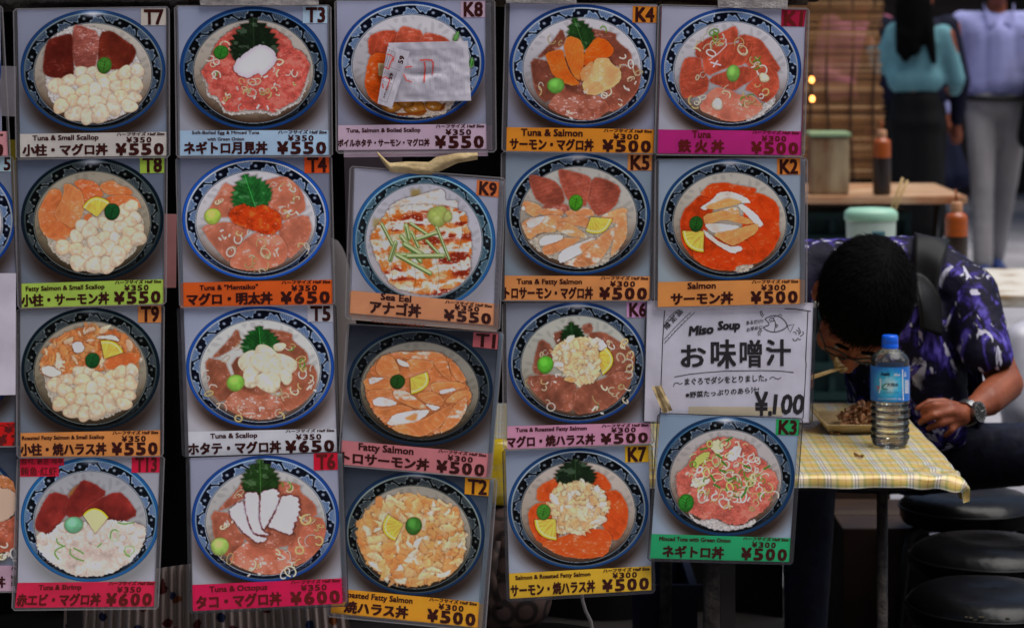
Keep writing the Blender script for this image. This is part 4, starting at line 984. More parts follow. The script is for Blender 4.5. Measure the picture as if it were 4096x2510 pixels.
# the cards cut off by the picture's left edge
FL = lambda lev: Frame((0, 0, 1), -560, 80, lev, 0.001)
def left_card(label, lev, photo, capc, cap, dishfn, bowlk, texts, tagd=None, k=(0, 0, 1), ink=None, ex=(10, 4, 12, 6)):
    fr = Frame(k, -560, 80, lev, 0.001); S = fr.px
    fw = lambda x, y, z=0.0: fr(x, y, z)
    root = empty("menu_card", fw(-250, S(photo[2])[1]), label, "menu card", SIGN_GROUP)
    pr = Print(photo, 260, 170)
    pr.bowl(*bowlk[0], **bowlk[1])
    if dishfn: dishfn(pr)
    print_sheet(pr, fr, root)
    outer = [S(p) for p in photo]
    if cap:
        cq = [S(p) for p in cap]; mb = MB(); sheet(mb, cq, fw, 0.0003, 33, 8)
        st = mb.build("caption_strip", paper(capc), root)
        mb = MB(); f = bil([(q[0], q[1]) for q in cq])
        # the lettering boxes are given in crop pixels
        for (s_, x0, x1, y0, y1, bd) in texts:
            g = lambda u, v: S((u, v))
            letters(mb, s_, g, x0, x1, y0, y1, fw, bd, z=0.0006)
        mb.build("lettering", ink or INK, st)
        outer = outer[:2] + cq[2:]
    if tagd:
        mb = MB(); tq = [S(p) for p in tagd[1]]; sheet(mb, tq, fw, 0.0005, 3, 2)
        tg = mb.build("code_tag", paper(tagd[2]), root)
        mb = MB(); letters(mb, tagd[0], lambda u, v: S((u, v)), *tagd[3], fw, .035, z=0.0008); mb.build("lettering", INK, tg)
    sleeve(root, outer, fw, ex)
    return root
left_card("cut-off pink captioned card topmost at the left edge", 3.5, [(-1300,60),(0,60),(18,1240),(-1300,1240)], (172,116,120), [(-1300,1240),(72,1240),(76,1470),(-1300,1480)], None,
          ((-690, 660, 700, 580), BRIGHT), [("ハーフサイズ Half Size", -400, 28, 1250, 1285, .04), ("¥ 5 5 0", -400, 22, 1365, 1465, .065)], None, (0, 0, 2.36))
left_card("cut-off blue bowl card with a light blue tag ending in 5", 2.5, [(-1230,60),(100,60),(150,1165),(-1230,1165)], None, None, None, ((-540, 660, 690, 580), W(BRIGHT, bg=(92, 98, 110))), [],
          ("T 5", [(-130,62),(103,58),(103,202),(-130,205)], (146,170,178), (-90, 95, 70, 188)), (0, 600, 2.36))
def d_L4(p):
    p.fish([(-500,300),(-100,200),(100,250),(150,420),(60,420),(-200,500)], (150, 90, 50), ang=60, w=80, seed=1)
    p.poly([(-200,340),(40,330),(140,380),(130,540),(40,620),(-200,660)], (176, 150, 130), wob=12)
    p.fish([(-200,660),(40,620),(140,560),(150,820),(60,880),(-200,860)], (150, 76, 54), ang=40, w=70, seed=2)
    p.onion(40, 860, 90, 8, 3, 0); p.chips(60, 900, 60, 4, 2)
left_card("cut-off pink captioned card lowest at the left edge", .5, [(-1300,0),(150,-10),(140,985),(-1300,985)], (160,130,146), [(-1300,985),(140,985),(132,1200),(-1300,1210)], d_L4,
          ((-480, 490, 640, 500), W(MID, bg=(60, 66, 78), ins=(150, 142, 132))), [("ハーフサイズ Half Size", 92, 560, 995, 1022, .04), ("小柱丼", -250, 42, 1080, 1170, .045), ("¥ 7 0 0", 100, 560, 1080, 1170, .065)], None, (0, 1790, 2.097))
left_card("cut-off red captioned card below the blank sheet at the left edge", 1.5, [(-1300,300),(146,300),(146,1150),(-1300,1160)], (176,14,10), [(-1300,1160),(140,1150),(136,1372),(-1300,1385)], None,
          ((-500, 620, 650, 520), W(DULL, ins=(150, 110, 60), rim=(24, 40, 100))), [("ーフサイズ Half Size", 0, 470, 1160, 1200, .04), ("¥ 400", 45, 330, 1195, 1250, .06), ("¥ 7 0 0", -40, 470, 1275, 1365, .065)], None, (0, 1200, 2.36), INK_RED)
def plane_thing(name, q, lev, m, label, cat, nu=5, group=None, bow=0.001, dent=0.0, seed=0, z=0.0):
    xa, xb = min(p[0] for p in q), max(p[0] for p in q)
    f = bil(q); mb = MB()
    fr = Frame((0, 0, 1), xa - 20, xb + 20, lev, bow)
    def g(u, v):
        x, y = f(u, v)
        return fr(x, y, z + dent * float(fbm(np.array([[u * 4 + seed]]), np.array([[v * 3]]), seed)[0, 0]))
    mb.grid(g, nu, max(nu, 3))
    o = mb.build(name, m, None, smooth=dent > 0)
    return tag(o, label, cat, group)
plane_thing("blank_sheet", [(-500, 1092), (64, 1092), (62, 1578), (-500, 1590)], 3.2, paper((166, 160, 170)), "blank white paper sheet at the left edge beside card T9", "paper")

# the note printed on the sheet behind K9
k9 = [o for o in col.objects if o.name.startswith("menu_card") and "K9" in o.get("label", "")][0]
bk = [o for o in k9.children if o.name.startswith("backing_sheet")][0]
fr = Frame((1330, 600, 2.04), 1330 + 140 / 2.04 - 20, 1330 + 1362 / 2.04 + 20, 5)
mb = MB(); letters(mb, "※アナゴだけの丼も出来ます", lambda u, v: (1330 + u / 2.22, 1250 + (v + (u - 350) * .085) / 2.22), 350, 825, 56, 88, lambda x, y, z=0.0: fr(x, y, z - .0012), .03, z=.0003)
mb.build("lettering", mat("faded_red_ink", (140, 66, 40), .6, .2), bk)
# extra red language label on T13
fr = Frame((0, 1790, 2.097), 50, 660, 1)
t13 = [o for o in col.objects if o.name.startswith("menu_card") and "T13" in o.get("label", "")][0]
mb = MB(); S = fr.px
sheet(mb, [S(p) for p in ((168,88),(537,84),(537,148),(168,150))], fr, .0005, 12, 5); sheet(mb, [S(p) for p in ((168,150.5),(494,149),(494,238),(168,241))], fr, .0005, 12, 5)
lt = mb.build("language_label", paper((182, 16, 48)), t13)
mb = MB(); g = lambda u, v: S((u, v))
letters(mb, "참치, 붉은 새우", g, 178, 528, 90, 136, fr, .015, z=.0008); letters(mb, "鲔鱼·红虾", g, 176, 476, 162, 232, fr, .012, z=.0008)
mb.build("lettering", INK_RED, lt)

# ---------------------------------------------------------------- miso soup sheet
K = (2560, 1190, 2.904)
def S(p): return (K[0] + p[0] / K[2], K[1] + p[1] / K[2])
mq = [(85,30),(2015,58),(1965,1448),(50,1435)]
fr = Frame(K, 2560, 3260, 2.6, .002)
miso = empty("menu_sheet", fr(2910, 1690), "handwritten white miso soup sheet with a fish drawing", "hand-lettered sign", SIGN_GROUP)
mb = MB(); sheet(mb, [S(p) for p in mq], fr, 0, 33, 25); mb.build("paper", paper((170, 167, 177)), miso)
mb = MB()
L = lambda pts, w, t=0: ribbon(mb, [S(p) for p in pts], w / K[2], fr, .0004, 0, t)
L([(285,150),(262,540),(245,1000),(232,1400)], 5); L([(1680,128),(1800,132),(1985,158)], 5); L([(1952,150),(1925,700),(1930,780),(1895,1390),(1880,1410)], 5)
L([(280,535),(420,380),(640,165)], 3); L([(300,310),(370,230),(440,150)], 3); L([(280,485),(420,330),(590,165)], 3); L([(290,290),(350,215),(410,160)], 3)
for i in range(9): L([(290+i*36, 505-i*39), (305+i*36, 520-i*39-14)], 3)
for i in range(5): L([(300+i*27, 285-i*30), (322+i*25, 298-i*30)], 3)
L([(400,920),(560,890),(760,868),(1000,850),(1400,845),(1640,850),(1785,868)], 4)
L(chaik_open([(390,1030),(400,990),(440,985),(465,1010),(495,985)]), 4); L(chaik_open([(1505,945),(1540,910),(1580,940),(1610,945),(1638,925)]), 4)
# fish
L(chaik_open([(1450,245),(1530,205),(1610,210),(1680,260),(1720,330),(1650,380),(1560,402),(1480,385),(1420,340),(1520,315),(1450,245)],3), 4.5)
L(chaik_open([(1548,235),(1580,300),(1560,390)]), 4); L([(1575,305),(1605,320),(1588,348),(1575,305)], 4); L([(1710,325),(1790,308),(1745,405),(1712,335)], 4); L([(1610,205),(1625,190),(1652,212)], 4)
L([(1530+26*math.cos(t*.6), 255+22*math.sin(t*.6)) for t in range(12)], 4); L([(1548,238),(1575,215)], 3); L([(1528,255),(1534,258)], 5)
for P3 in ([(1395,155),(1405,205),(1430,225)],[(1410,150),(1420,190),(1440,205)],[(1410,365),(1370,400),(1375,440)],[(1418,380),(1390,410),(1395,440)],[(1780,400),(1810,400),(1815,430)],[(1815,375),(1850,390),(1845,430)],[(1840,345),(1870,400),(1850,420)],[(1890,390),(1905,420),(1860,450)],[(1775,470),(1785,500),(1820,495),(1830,465),(1850,490),(1870,480)]): L(chaik_open(P3), 4)
g = lambda u, v: S((u, v))
letters(mb, "Miso", lambda u, v: S((u, v - (u - 570) * .10)), 570, 845, 338, 440, fr, .05, z=.0005, slant=.12)
letters(mb, "Soup", lambda u, v: S((u, v - (u - 905) * .04)), 905, 1155, 278, 372, fr, .05, z=.0005, slant=.12)
for s_, x0, x1, y0, y1, bd in (("お", 480, 760, 540, 815, .026), ("味", 830, 1110, 490, 815, .026), ("噌", 1165, 1410, 495, 805, .022), ("汁", 1470, 1745, 490, 785, .03)): letters(mb, s_, g, x0, x1, y0, y1, fr, bd, z=.0005)
letters(mb, "まぐろでダシをとりました。", lambda u, v: S((u, v - (u - 520) * .05)), 520, 1475, 935, 1015, fr, .02, z=.0005)
letters(mb, "※野菜たっぷりのあら汁!", lambda u, v: S((u, v - (u - 530) * .075)), 530, 1380, 1095, 1165, fr, .02, z=.0005)
letters(mb, "あるだけ!!", lambda u, v: S((u, v - (u - 1235) * .12)), 1235, 1430, 268, 318, fr, .015, z=.0005); letters(mb, "お早めに~", lambda u, v: S((u, v - (u - 1240) * .2)), 1240, 1450, 350, 398, fr, .015, z=.0005)
def rot45(cx, cy, a): 
    return lambda u, v: S((cx + u * math.cos(a) - v * math.sin(a), cy + u * math.sin(a) + v * math.cos(a)))
letters(mb, "限 定 品", rot45(320, 370, -.83), 0, 270, -66, 0, fr, .02, z=.0005)
letters(mb, "¥.", g, 1340, 1525, 1110, 1360, fr, .03, z=.0005); letters(mb, "100", g, 1545, 1890, 1128, 1345, fr, .03, z=.0005, slant=.12)
mb.build("lettering", INK_BLACK, miso)
mb = MB(); sheet(mb, [S(p) for p in ((565,1262),(1660,1270),(1655,1375),(562,1352))], fr, .0003, 25, 4); mb.build("old_tape", paper((164, 152, 130)), miso)
sleeve(miso, [S(p) for p in mq], fr, (8, 4, 14, 8), dark=True)

# ---------------------------------------------------------------- slips on K8
K = (1330, 0, 2.3597)
slip_m = paper((164, 160, 168))
def crumple(q, k, lev, z, nu, nv, amp, seed):
    f = bil(q); mb = MB()
    def g(u, v):
        x, y = f(u, v); s_ = (k[0] + x / k[2], k[1] + y / k[2])
        h = float(fbm(np.array([[u * 5 + seed]]), np.array([[v * 4]]), seed)[0, 0])
        fold = math.exp(-((v - .5 - .03 * math.sin(u * 5)) / .05) ** 2) * max(0, 1 - abs(u - .42) / .3)
        return P(s_[0], s_[1], D0 - lev * LEVEL - z - amp * h + fold * amp * .9)
    mb.grid(g, nu, nv)
    return mb, g
q = [(527,405),(1278,387),(1308,950),(560,962)]
mb, gs = crumple(q, K, 4, .004, 40, 30, .006, 3)
root = empty("order_slip", gs(.5, 1), "large crumpled white order slip with faint grid on card K8", "paper slip")
mb.build("paper", slip_m, root, smooth=True)
def onslip(gs, mb, pts, w, dz=.0010):
    # pts in the slip's own 0..1 frame
    seg = []
    for a, b in zip(pts, pts[1:]):
        for t in np.linspace(0, 1, 8): seg.append((a[0]*(1-t)+b[0]*t, a[1]*(1-t)+b[1]*t))
    L, Rr = [], []
    for i, p in enumerate(seg):
        t = np.array(seg[min(i+1, len(seg)-1)]) - np.array(seg[max(i-1, 0)]); t = t / (np.hypot(*t) + 1e-9)
        for lst, sg in ((L, 1), (Rr, -1)):
            c = gs(p[0] - t[1] * w * sg * .75, p[1] + t[0] * w * sg)
            lst.append(c + Vector((0, -dz, 0)))
    k = len(seg); mb.add(L + Rr, [(i, i+1, k+i+1, k+i) for i in range(k-1)])
mb = MB()
for i in range(12): onslip(gs, mb, [(.2 + i * .066, .12), (.2 + i * .066, .9)], .0022)
for v in (.12, .21, .52, .9): onslip(gs, mb, [(.2, v), (.95, v)], .003)
rg = random.Random(2)
for i in range(11):
    for v0 in (.26, .60): 
        for j in range(4): onslip(gs, mb, [(.235 + i * .066, v0 + j * .055), (.235 + i * .066, v0 + j * .055 + rg.uniform(.015, .04))], .008)
mb.build("faint_print", paper((150, 146, 156)), root)
mb = MB()
onslip(gs, mb, [(.38,.31),(.45,.30),(.53,.31),(.55,.36),(.53,.55)], .012, .0014); onslip(gs, mb, [(.44,.33),(.445,.45),(.42,.68)], .012, .0014)
onslip(gs, mb, [(.19,.42),(.28,.41)], .010, .0014); onslip(gs, mb, [(.17,.53),(.20,.64),(.27,.67)], .009, .0014)
mb.build("red_writing", INK_MARK, root)
q = [(520,440),(730,488),(560,1022),(425,975)]
mb, gs = crumple(q, K, 4, .012, 14, 24, .004, 8)
root = empty("order_slip", gs(.5, 1), "narrow receipt strip numbered 59 lying over the order slip", "paper slip")
mb.build("paper", slip_m, root, smooth=True)
gl_ = lambda x, y, z=0.0: P(K[0] + x / K[2], K[1] + y / K[2], D0 - 4 * LEVEL - .0185 - z)
mb = MB()
def rotl(cx, cy, a): return lambda u, v: (cx + u * math.cos(a) - v * math.sin(a), cy + u * math.sin(a) + v * math.cos(a))
letters(mb, "59", rotl(660, 605, -1.27), 0, 70, -44, 0, gl_, .05); letters(mb, "59", rotl(557, 752, -1.27), 0, 56, -30, 0, gl_, .05); letters(mb, "[お持ち帰り]", rotl(492, 930, -1.25), 0, 120, -20, 0, gl_, .03)
for a, b in (((520,465),(595,498)),((595,498),(548,635)),((548,635),(640,672)),((612,665),(570,795)),((570,795),(470,760)),((570,795),(512,968)),((512,968),(436,938)),((560,482),(490,700)),((540,474),(470,690))): ribbon(mb, [a, b], 1.3, gl_, 0)
mb.build("printing", INK, root)
mb = MB()
for pts in ([(512,512),(545,520),(580,545),(570,580)],[(570,550),(545,600),(530,655)],[(530,655),(505,640),(490,632)],[(470,740),(500,725),(540,755),(510,850)],[(470,790),(480,835)]): ribbon(mb, pts, 6, lambda x, y, z=0: gl_(x, y, z + .0003), 0)
mb.build("red_writing", INK_MARK, root)
# ---------------------------------------------------------------- cloth tape
M_GOLD = mat("gold_cloth_tape", (140, 122, 88), .7, .2); speckle(M_GOLD, (124, 106, 74), (150, 132, 98), 60, 4, bump=.15, bscale=300)
M_GREYT = mat("grey_cloth_tape", (118, 112, 112), .5, .35); speckle(M_GREYT, (104, 98, 98), (126, 120, 118), 120, 3, bump=.4, bscale=500)
def tape(q, lev, m, label, dent=.006, seed=1, nu=16):
    return plane_thing("cloth_tape", q, lev, m, label, "tape", nu, "pieces of cloth tape holding the cards", .001, dent, seed)
tape([(2606,1545),(2646,1540),(2690,1640),(2652,1652)], 4.2, M_GOLD, "short gold tape at the lower left of the miso soup sheet", .008, 2)
tape([(1518,612),(1600,655),(1770,620),(1912,612),(1905,650),(1780,672),(1740,700),(1545,684)], 4, M_GOLD, "x") if False else None
mb = MB()
def gt(u, v):
    top = np.interp(u, [0, .07, .12, .3, .52, .58, .8, 1], [606, 634, 652, 646, 648, 628, 612, 610]); bot = np.interp(u, [0, .08, .13, .34, .54, .60, .8, 1], [618, 664, 690, 694, 704, 690, 652, 638])
    x = 1510 + 400 * u; y = top + (bot - top) * v
    return P(x, y, D0 - 4.9 * LEVEL - .005 * float(fbm(np.array([[u * 8]]), np.array([[v * 3]]), 4)[0, 0]) - .005 * math.sin(v * 3.1))
mb.grid(gt, 40, 10); tag(mb.build("cloth_tape", M_GOLD, smooth=True), "wrinkled gold tape joining cards K8 and K9", "tape", "pieces of cloth tape holding the cards")
tape([(1512,253),(1548,255),(1540,305),(1513,303)], 4.35, M_GOLD, "gold tape tab peeking from under the receipt strip on card K8", .006, 5, 8)
tape([(790,-60),(1270,-60),(1275,22),(802,22)], 5, M_GREYT, "grey cloth tape across the top of card T3", .004, 6, 20)
tape([(2022,-60),(2306,-60),(2306,17),(2024,12)], 5, M_GREYT, "grey cloth tape across the top of card K4", .004, 7, 20)
tape([(2868,-60),(3155,-60),(3150,36),(2872,30)], 5.4, M_GREYT, "grey cloth tape across the top of card K1", .004, 8, 20)

# ---------------------------------------------------------------- the rack the cards hang from
M_RAIL = mat("dark_rail", (40, 32, 28), .6, .3); speckle(M_RAIL, (26, 20, 18), (58, 46, 38), 40, 5, bump=.4, bscale=120)
rack = empty("display_rack", P(1600, 2600, D0 + .02), "dark rack with a plastic wrapped top rail behind the menu cards", "rack")
mb = MB()
pts = [P(x, -30 + 6 * math.sin(x * .011), D0 + .012) for x in np.linspace(-700, 3225, 60)]
mb.tube(pts, [(.021 + .002 * math.sin(i * 1.7)) for i in range(60)], 12); mb.build("top_rail", M_RAIL, rack, smooth=True)
M_WRAP = clear("old_wrap", opac=.25, dif=(.10, .08, .07), rough=.25, bump=.9, bscale=90)
mb = MB(); mb.tube([P(x, -26, D0 + .010) for x in np.linspace(-700, 760, 30)], .026, 14); mb.build("plastic_wrap", M_WRAP, rack, smooth=True)
M_STRAP = mat("black_strap", (20, 17, 16), .7, .2)
for x in (300, 1000, 1640, 2300, 2910):
    mb = MB(); a, b = P(x - 30, -30, D0 + .02), P(x + 30, 2600, D0 + .02); mb.box((a.x, D0 + .014, .02 if x in (300, 2910) else b.z + .1), (b.x, D0 + .022, a.z)); mb.build("upright", M_STRAP, rack)
# ================================================================= the street and the stall behind the cards
GAIN = 0.85      # open to the sky: these colours are given as they look under top light
def X_(x, d): return (x - 2048) * d / FP
def Z_(y, d): return CH - (y - HY) * d / FP
def dark(name, c, rough=.6, spec=.25, **k): return mat(name, c, rough, spec, **k)
# ---- ground
M_ROAD = mat("street_paving", (156, 153, 158), .8, .2); speckle(M_ROAD, (132, 130, 134), (170, 167, 172), 1.6, 8, .3, .7, bump=.25, bscale=60)
mb = MB(); mb.quad((-30, -12, 0), (30, -12, 0), (30, 60, 0), (-30, 60, 0)); tag(mb.build("street", M_ROAD), kind="structure")
# ---- far shopfront
M_DWALL = dark("dark_shopfront", (42, 36, 32)); speckle(M_DWALL, (24, 20, 18), (50, 42, 36), 1.2, 5, .3, .7)
M_DTRIM = dark("dark_timber", (22, 17, 15)); M_SHUT = dark("brown_shutter", (66, 56, 50))
b = empty("building", (4.5, 20, 0), "dark brown shopfront far behind the walkers", "building")
mb = MB(); mb.box((-8, 20, 0), (14, 20.4, 5.5)); mb.build("wall", M_DWALL, b)
mb = MB(); mb.box((2.6, 19.93, .0), (3.9, 19.997, 2.2)); 
for i in range(22): mb.box((2.6, 19.90, .05 + i * .1), (3.9, 19.925, .11 + i * .1))
mb.build("shutter", M_SHUT, b)
mb = MB(); mb.box((-8, 19.2, 2.5), (14, 19.99, 2.75)); mb.build("eave", M_DTRIM, b)
mb = MB(); mb.box((4.4, 19.92, .0), (5.4, 19.99, 2.1)); mb.build("door", M_DTRIM, b)
M_FLOOR = mat("floor_shade", (34, 31, 30), .7, .2); speckle(M_FLOOR, (22, 20, 19), (40, 37, 36), 5, 6, bump=.2, bscale=50)
mb = MB(); mb.quad((-6, 3.3, .004), (4.5, 3.3, .004), (4.5, 6.3, .004), (-6, 6.3, .004)); tag(mb.build("floor_shade_sheet", M_FLOOR), kind="structure")  # dark sheet on the paving: shade around the table put into the colour
M_CANO = dark("canopy_canvas", (60, 54, 50))
mb = MB(); mb.box((.75, 15.2, 3.5), (14, 19.0, 3.55)); tag(mb.build("shading_canopy", M_CANO), "unseen brown canvas canopy added to shade the far part of the lane", "canopy")  # canopy out of view, added to dim the far lane
# ---- dark building behind the viewer, unseen, added to keep low sky off the stall
ob = empty("building", (0, -4, 0), "unseen dark building across the lane, added to block low sky light", "building")
mb = MB(); mb.box((-22, -4.6, 0), (22, -4.0, 8.5)); mb.build("wall", M_DWALL, ob)
mb = MB(); mb.box((-22, -3.998, 2.6), (22, -3.2, 2.8)); mb.build("eave", M_DTRIM, ob)
for i in range(6):
    mb = MB(); mb.box((-11 + i * 4, -3.996, 4.2), (-9.4 + i * 4, -3.95, 5.6)); mb.build("window", M_SHUT, ob)
# ---- dark stall interior behind the cards
M_BLK = mat("black_panel", (13, 11, 11), .9, .1); speckle(M_BLK, (8, 7, 7), (18, 15, 14), 3, 4, stretch=(6, 1, .4))
mb = MB(); mb.grid(lambda u, v: (-4.5 + 5.15 * u, 6.0 + .05 * math.sin(u * 60), .0 + 2.5 * v), 120, 3)
tag(mb.build("dark_back_panel", M_BLK, smooth=True), "black back panel added to keep the stall dark behind the menu cards", "back panel")  # black panel added so the gaps between the cards stay dark
M_AWN = mat("dark_canvas", (28, 24, 24), .9, .1)
mb = MB(); mb.box((-4.6, 3.55, 2.45), (.62, 6.1, 2.49)); tag(mb.build("shading_awning", M_AWN), "unseen dark canvas awning added to darken the stall behind the cards", "awning")  # awning out of view, added to keep top light out of the stall

# ---------------------------------------------------------------- plaid table
TZ = .68
tb = empty("dining_table", (.35, 4.55, 0), "low table under the yellow plaid cloth", "table")
M_LEG = mat("rusty_pole", (56, 48, 44), .6, .3); speckle(M_LEG, (38, 30, 27), (76, 68, 62), 60, 6, .35, .65, bump=.3)
M_TOPW = dark("dark_board", (30, 25, 22))
mb = MB(); mb.box((-.16, 4.22, TZ - .034), (.715, 4.95, TZ - .022)); mb.build("tabletop", M_TOPW, tb)
for x, y, r in ((X_(3529, 4.28), 4.28, .0095), (X_(2856, 4.32), 4.32, .019), (-.1, 4.3, .012), (.30, 4.88, .012), (-.1, 4.88, .012)):
    mb = MB(); mb.tube([(x, y, 0), (x, y, TZ - .035)], r, 14); mb.build("leg", M_LEG, tb, smooth=True)
def plaid():
    m = mat("plaid_vinyl", (190, 165, 80), .28, .5)
    n, l, b = nodes(m)
    tc = n.new("ShaderNodeTexCoord"); sp = n.new("ShaderNodeSeparateXYZ"); l.new(tc.outputs["UV"], sp.inputs[0])
    outs = []
    for ax, ph in (("X", .0), ("Y", .3)):
        mu = n.new("ShaderNodeMath"); mu.operation = 'MULTIPLY_ADD'; mu.inputs[1].default_value = 1 / .046; mu.inputs[2].default_value = ph + 20; l.new(sp.outputs[ax], mu.inputs[0])
        fr_ = n.new("ShaderNodeMath"); fr_.operation = 'FRACT'; l.new(mu.outputs[0], fr_.inputs[0])
        r = n.new("ShaderNodeValToRGB"); r.color_ramp.interpolation = 'CONSTANT'
        Y, G, B_, W_, C_, Rd = (214, 184, 104), (146, 158, 100), (98, 122, 160), (224, 222, 220), (220, 208, 170), (176, 104, 54)
        stops = [(0, Y), (.10, Rd), (.135, Y), (.30, G), (.38, W_), (.44, B_), (.49, W_), (.55, B_), (.60, C_), (.76, G), (.86, Y)]
        el = r.color_ramp.elements
        el[0].position = 0; el[0].color = (*albedo(stops[0][1]), 1); el[1].position = stops[1][0]; el[1].color = (*albedo(stops[1][1]), 1)
        for p_, c in stops[2:]:
            e = el.new(p_); e.color = (*albedo(c), 1)
        l.new(fr_.outputs[0], r.inputs[0]); outs.append(r.outputs[0])
    mx = n.new("ShaderNodeMix"); mx.data_type = 'RGBA'; mx.inputs[0].default_value = .5
    l.new(outs[0], mx.inputs[6]); l.new(outs[1], mx.inputs[7]); l.new(mx.outputs[2], b.inputs["Base Color"])
    t = n.new("ShaderNodeTexNoise"); t.inputs["Scale"].default_value = 14; l.new(tc.outputs["Object"], t.inputs["Vector"])
    bp = n.new("ShaderNodeBump"); bp.inputs["Strength"].default_value = .25; bp.inputs["Distance"].default_value = .01
    l.new(t.outputs["Fac"], bp.inputs["Height"]); l.new(bp.outputs[0], b.inputs["Normal"])
    return m
# cloth: rows run from the far edge, over the top, round the front edge and down; columns likewise over the right side
def cloth():
    nu, nv = 150, 110
    xs = np.linspace(-.18, .796, nu); ss = np.linspace(0, .788, nv)
    vs, uv = [], []
    for s_ in ss:
        for x in xs:
            # right side hangs over past .755, front past y = 4.19; corner rounded
            cy = 4.945 - s_; ox = max(0, x - .748); oy = max(0, 4.185 - cy)
            r_ = .012
            def over(o): return (min(o, r_ * 1.57) and r_ * math.sin(min(o / r_, 1.57))), (r_ * (1 - math.cos(min(o / r_, 1.57))) + max(0, o - r_ * 1.57))
            o_ = math.hypot(ox, oy); dd, zz = over(o_); ux, uy = (ox / o_, oy / o_) if o_ > 1e-6 else (0, 0)
            dx, zx, dy, zy = dd * ux, min(zz, .040) * (ox > 0), dd * uy, min(zz, .040) * (oy > 0)
            X, Y = min(x, .748) + dx, max(cy, 4.185) - dy
            z = TZ - max(zx, zy)
            k = min(1, (ox + oy) / .03)
            cn = math.exp(-((x - .76) / .10) ** 2 - ((cy - 4.19) / .10) ** 2)
            z += .0012 * math.sin(x * 41 + s_ * 13) * math.sin(s_ * 37) + cn * (.0025 * math.sin(x * 110 + s_ * 70) - .006 * max(0, (x - .66) / .1))
            Y -= k * .0025 * math.sin(x * 70) * (zy > .01) + cn * .004 * math.sin(x * 90 + s_ * 60); X += k * .004 * math.sin(s_ * 60) * (zx > .01) + cn * .003 * math.sin(s_ * 110)
            vs.append((X, Y, z)); uv.append((x, s_))
    fs = [(j*nu+i, (j+1)*nu+i, (j+1)*nu+i+1, j*nu+i+1) for j in range(nv-1) for i in range(nu-1)]
    me = bpy.data.meshes.new("tablecloth"); me.from_pydata(vs, [], fs); me.materials.append(plaid())
    ul = me.uv_layers.new(name="UVMap"); idx = np.array([i for f in fs for i in f]); ul.data.foreach_set("uv", np.array(uv, np.float32)[idx].ravel())
    return link("tablecloth", me, None, True)
tag(cloth(), "yellow plaid vinyl tablecloth on the low table", "tablecloth")
rg = random.Random(5)
def flakes_mesh(name, spots, m, size, parent=None, thick=.4):
    mb = MB()
    for (x, y, z, k) in spots:
        a = rg.uniform(0, 6.28); n = Vector((rg.uniform(-1, 1), rg.uniform(-1, 1), rg.uniform(.2, 1))).normalized()
        t = n.orthogonal().normalized(); t = (Matrix.Rotation(a, 3, n) @ t); bvec = n.cross(t); L = size * rg.uniform(.5, 1.2) * k
        c = Vector((x, y, z))
        mb.add([c - t * L - bvec * L * .3, c - t * L * .2 + bvec * L * .5 + n * L * thick, c + t * L, c + t * L * .1 - bvec * L * .6 + n * L * thick * .5], [(0, 1, 2, 3)])
    return mb.build(name, m, parent)
# crumbs on the cloth
M_CRUMB = mat("brown_crumb", (150, 104, 56), .6, .3)
for (x, y, n_, lab) in ((3340, 1738, 7, "orange-brown crumbs on the cloth in front of the wooden tray"), (3440, 1830, 5, "small brown flake dropped in the middle of the plaid cloth")):
    d = (CH - TZ) / ((y - HY) / FP)
    o = flakes_mesh("food_scrap", [(X_(x + rg.uniform(-16, 16), d), d + rg.uniform(-.01, .01), TZ + .003, 1) for _ in range(n_)], M_CRUMB, .006); tag(o, lab, "food scrap")
# ---------------------------------------------------------------- water bottle
BD = 4.45; BX = X_(3560, BD); SCB = FP / BD; BZ = TZ + .002
wbt = empty("water_bottle", (BX, BD, BZ), "plastic water bottle with blue cap and blue label on the plaid cloth", "bottle")
ribs = lambda z: .0012 * math.sin(z * 2 * math.pi / .0125) if .008 < z < .078 else 0
prof = [(.004, .004), (.020, .001), (.028, .001), (.0318, .006)] + [(.0335 + ribs(z), z) for z in np.linspace(.009, .079, 40)] + [(.0345, .082), (.0345, .144), (.0335, .148), (.0345, .151), (.033, .157), (.028, .163), (.021, .168), (.0155, .171), (.0135, .173), (.0135, .186)]
M_PET = clear("pet_plastic", ior=1.35, rough=.02, opac=.05, dif=(.5, .55, .6), bump=.15, bscale=70)
mb = MB(); mb.lathe(prof, (BX, BD, BZ), 48); mb.build("shell", M_PET, wbt, smooth=True)
M_WATER = bpy.data.materials.new("water"); M_WATER.use_nodes = True
n_ = M_WATER.node_tree.nodes; n_.remove(n_["Principled BSDF"]); gls = n_.new("ShaderNodeBsdfGlass"); gls.inputs["IOR"].default_value = 1.33; gls.inputs["Roughness"].default_value = .0; gls.inputs[0].default_value = (.96, .98, .98, 1)
M_WATER.node_tree.links.new(gls.outputs[0], n_["Material Output"].inputs[0])
mb = MB(); mb.lathe([(.0001, .003), (.020, .002), (.027, .003), (.0308, .007)] + [(.0325 + ribs(z), z) for z in np.linspace(.009, .079, 40)] + [(.0333, .084), (.0333, .120), (.0001, .120)], (BX, BD, BZ), 48); mb.build("water", M_WATER, wbt, smooth=True)
M_CAP = mat("blue_cap", (16, 96, 226), .35, .4)
mb = MB(); mb.lathe([(.0148, .1735), (.0150, .181), (.0143, .182), (.0148, .183), (.0142, .1945), (.0128, .1962), (.0001, .1962)], (BX, BD, BZ), 60, wob=lambda th, z: .012 * math.sin(th * 36) if z > .1825 and z < .195 else 0); mb.build("cap", M_CAP, wbt, smooth=True)
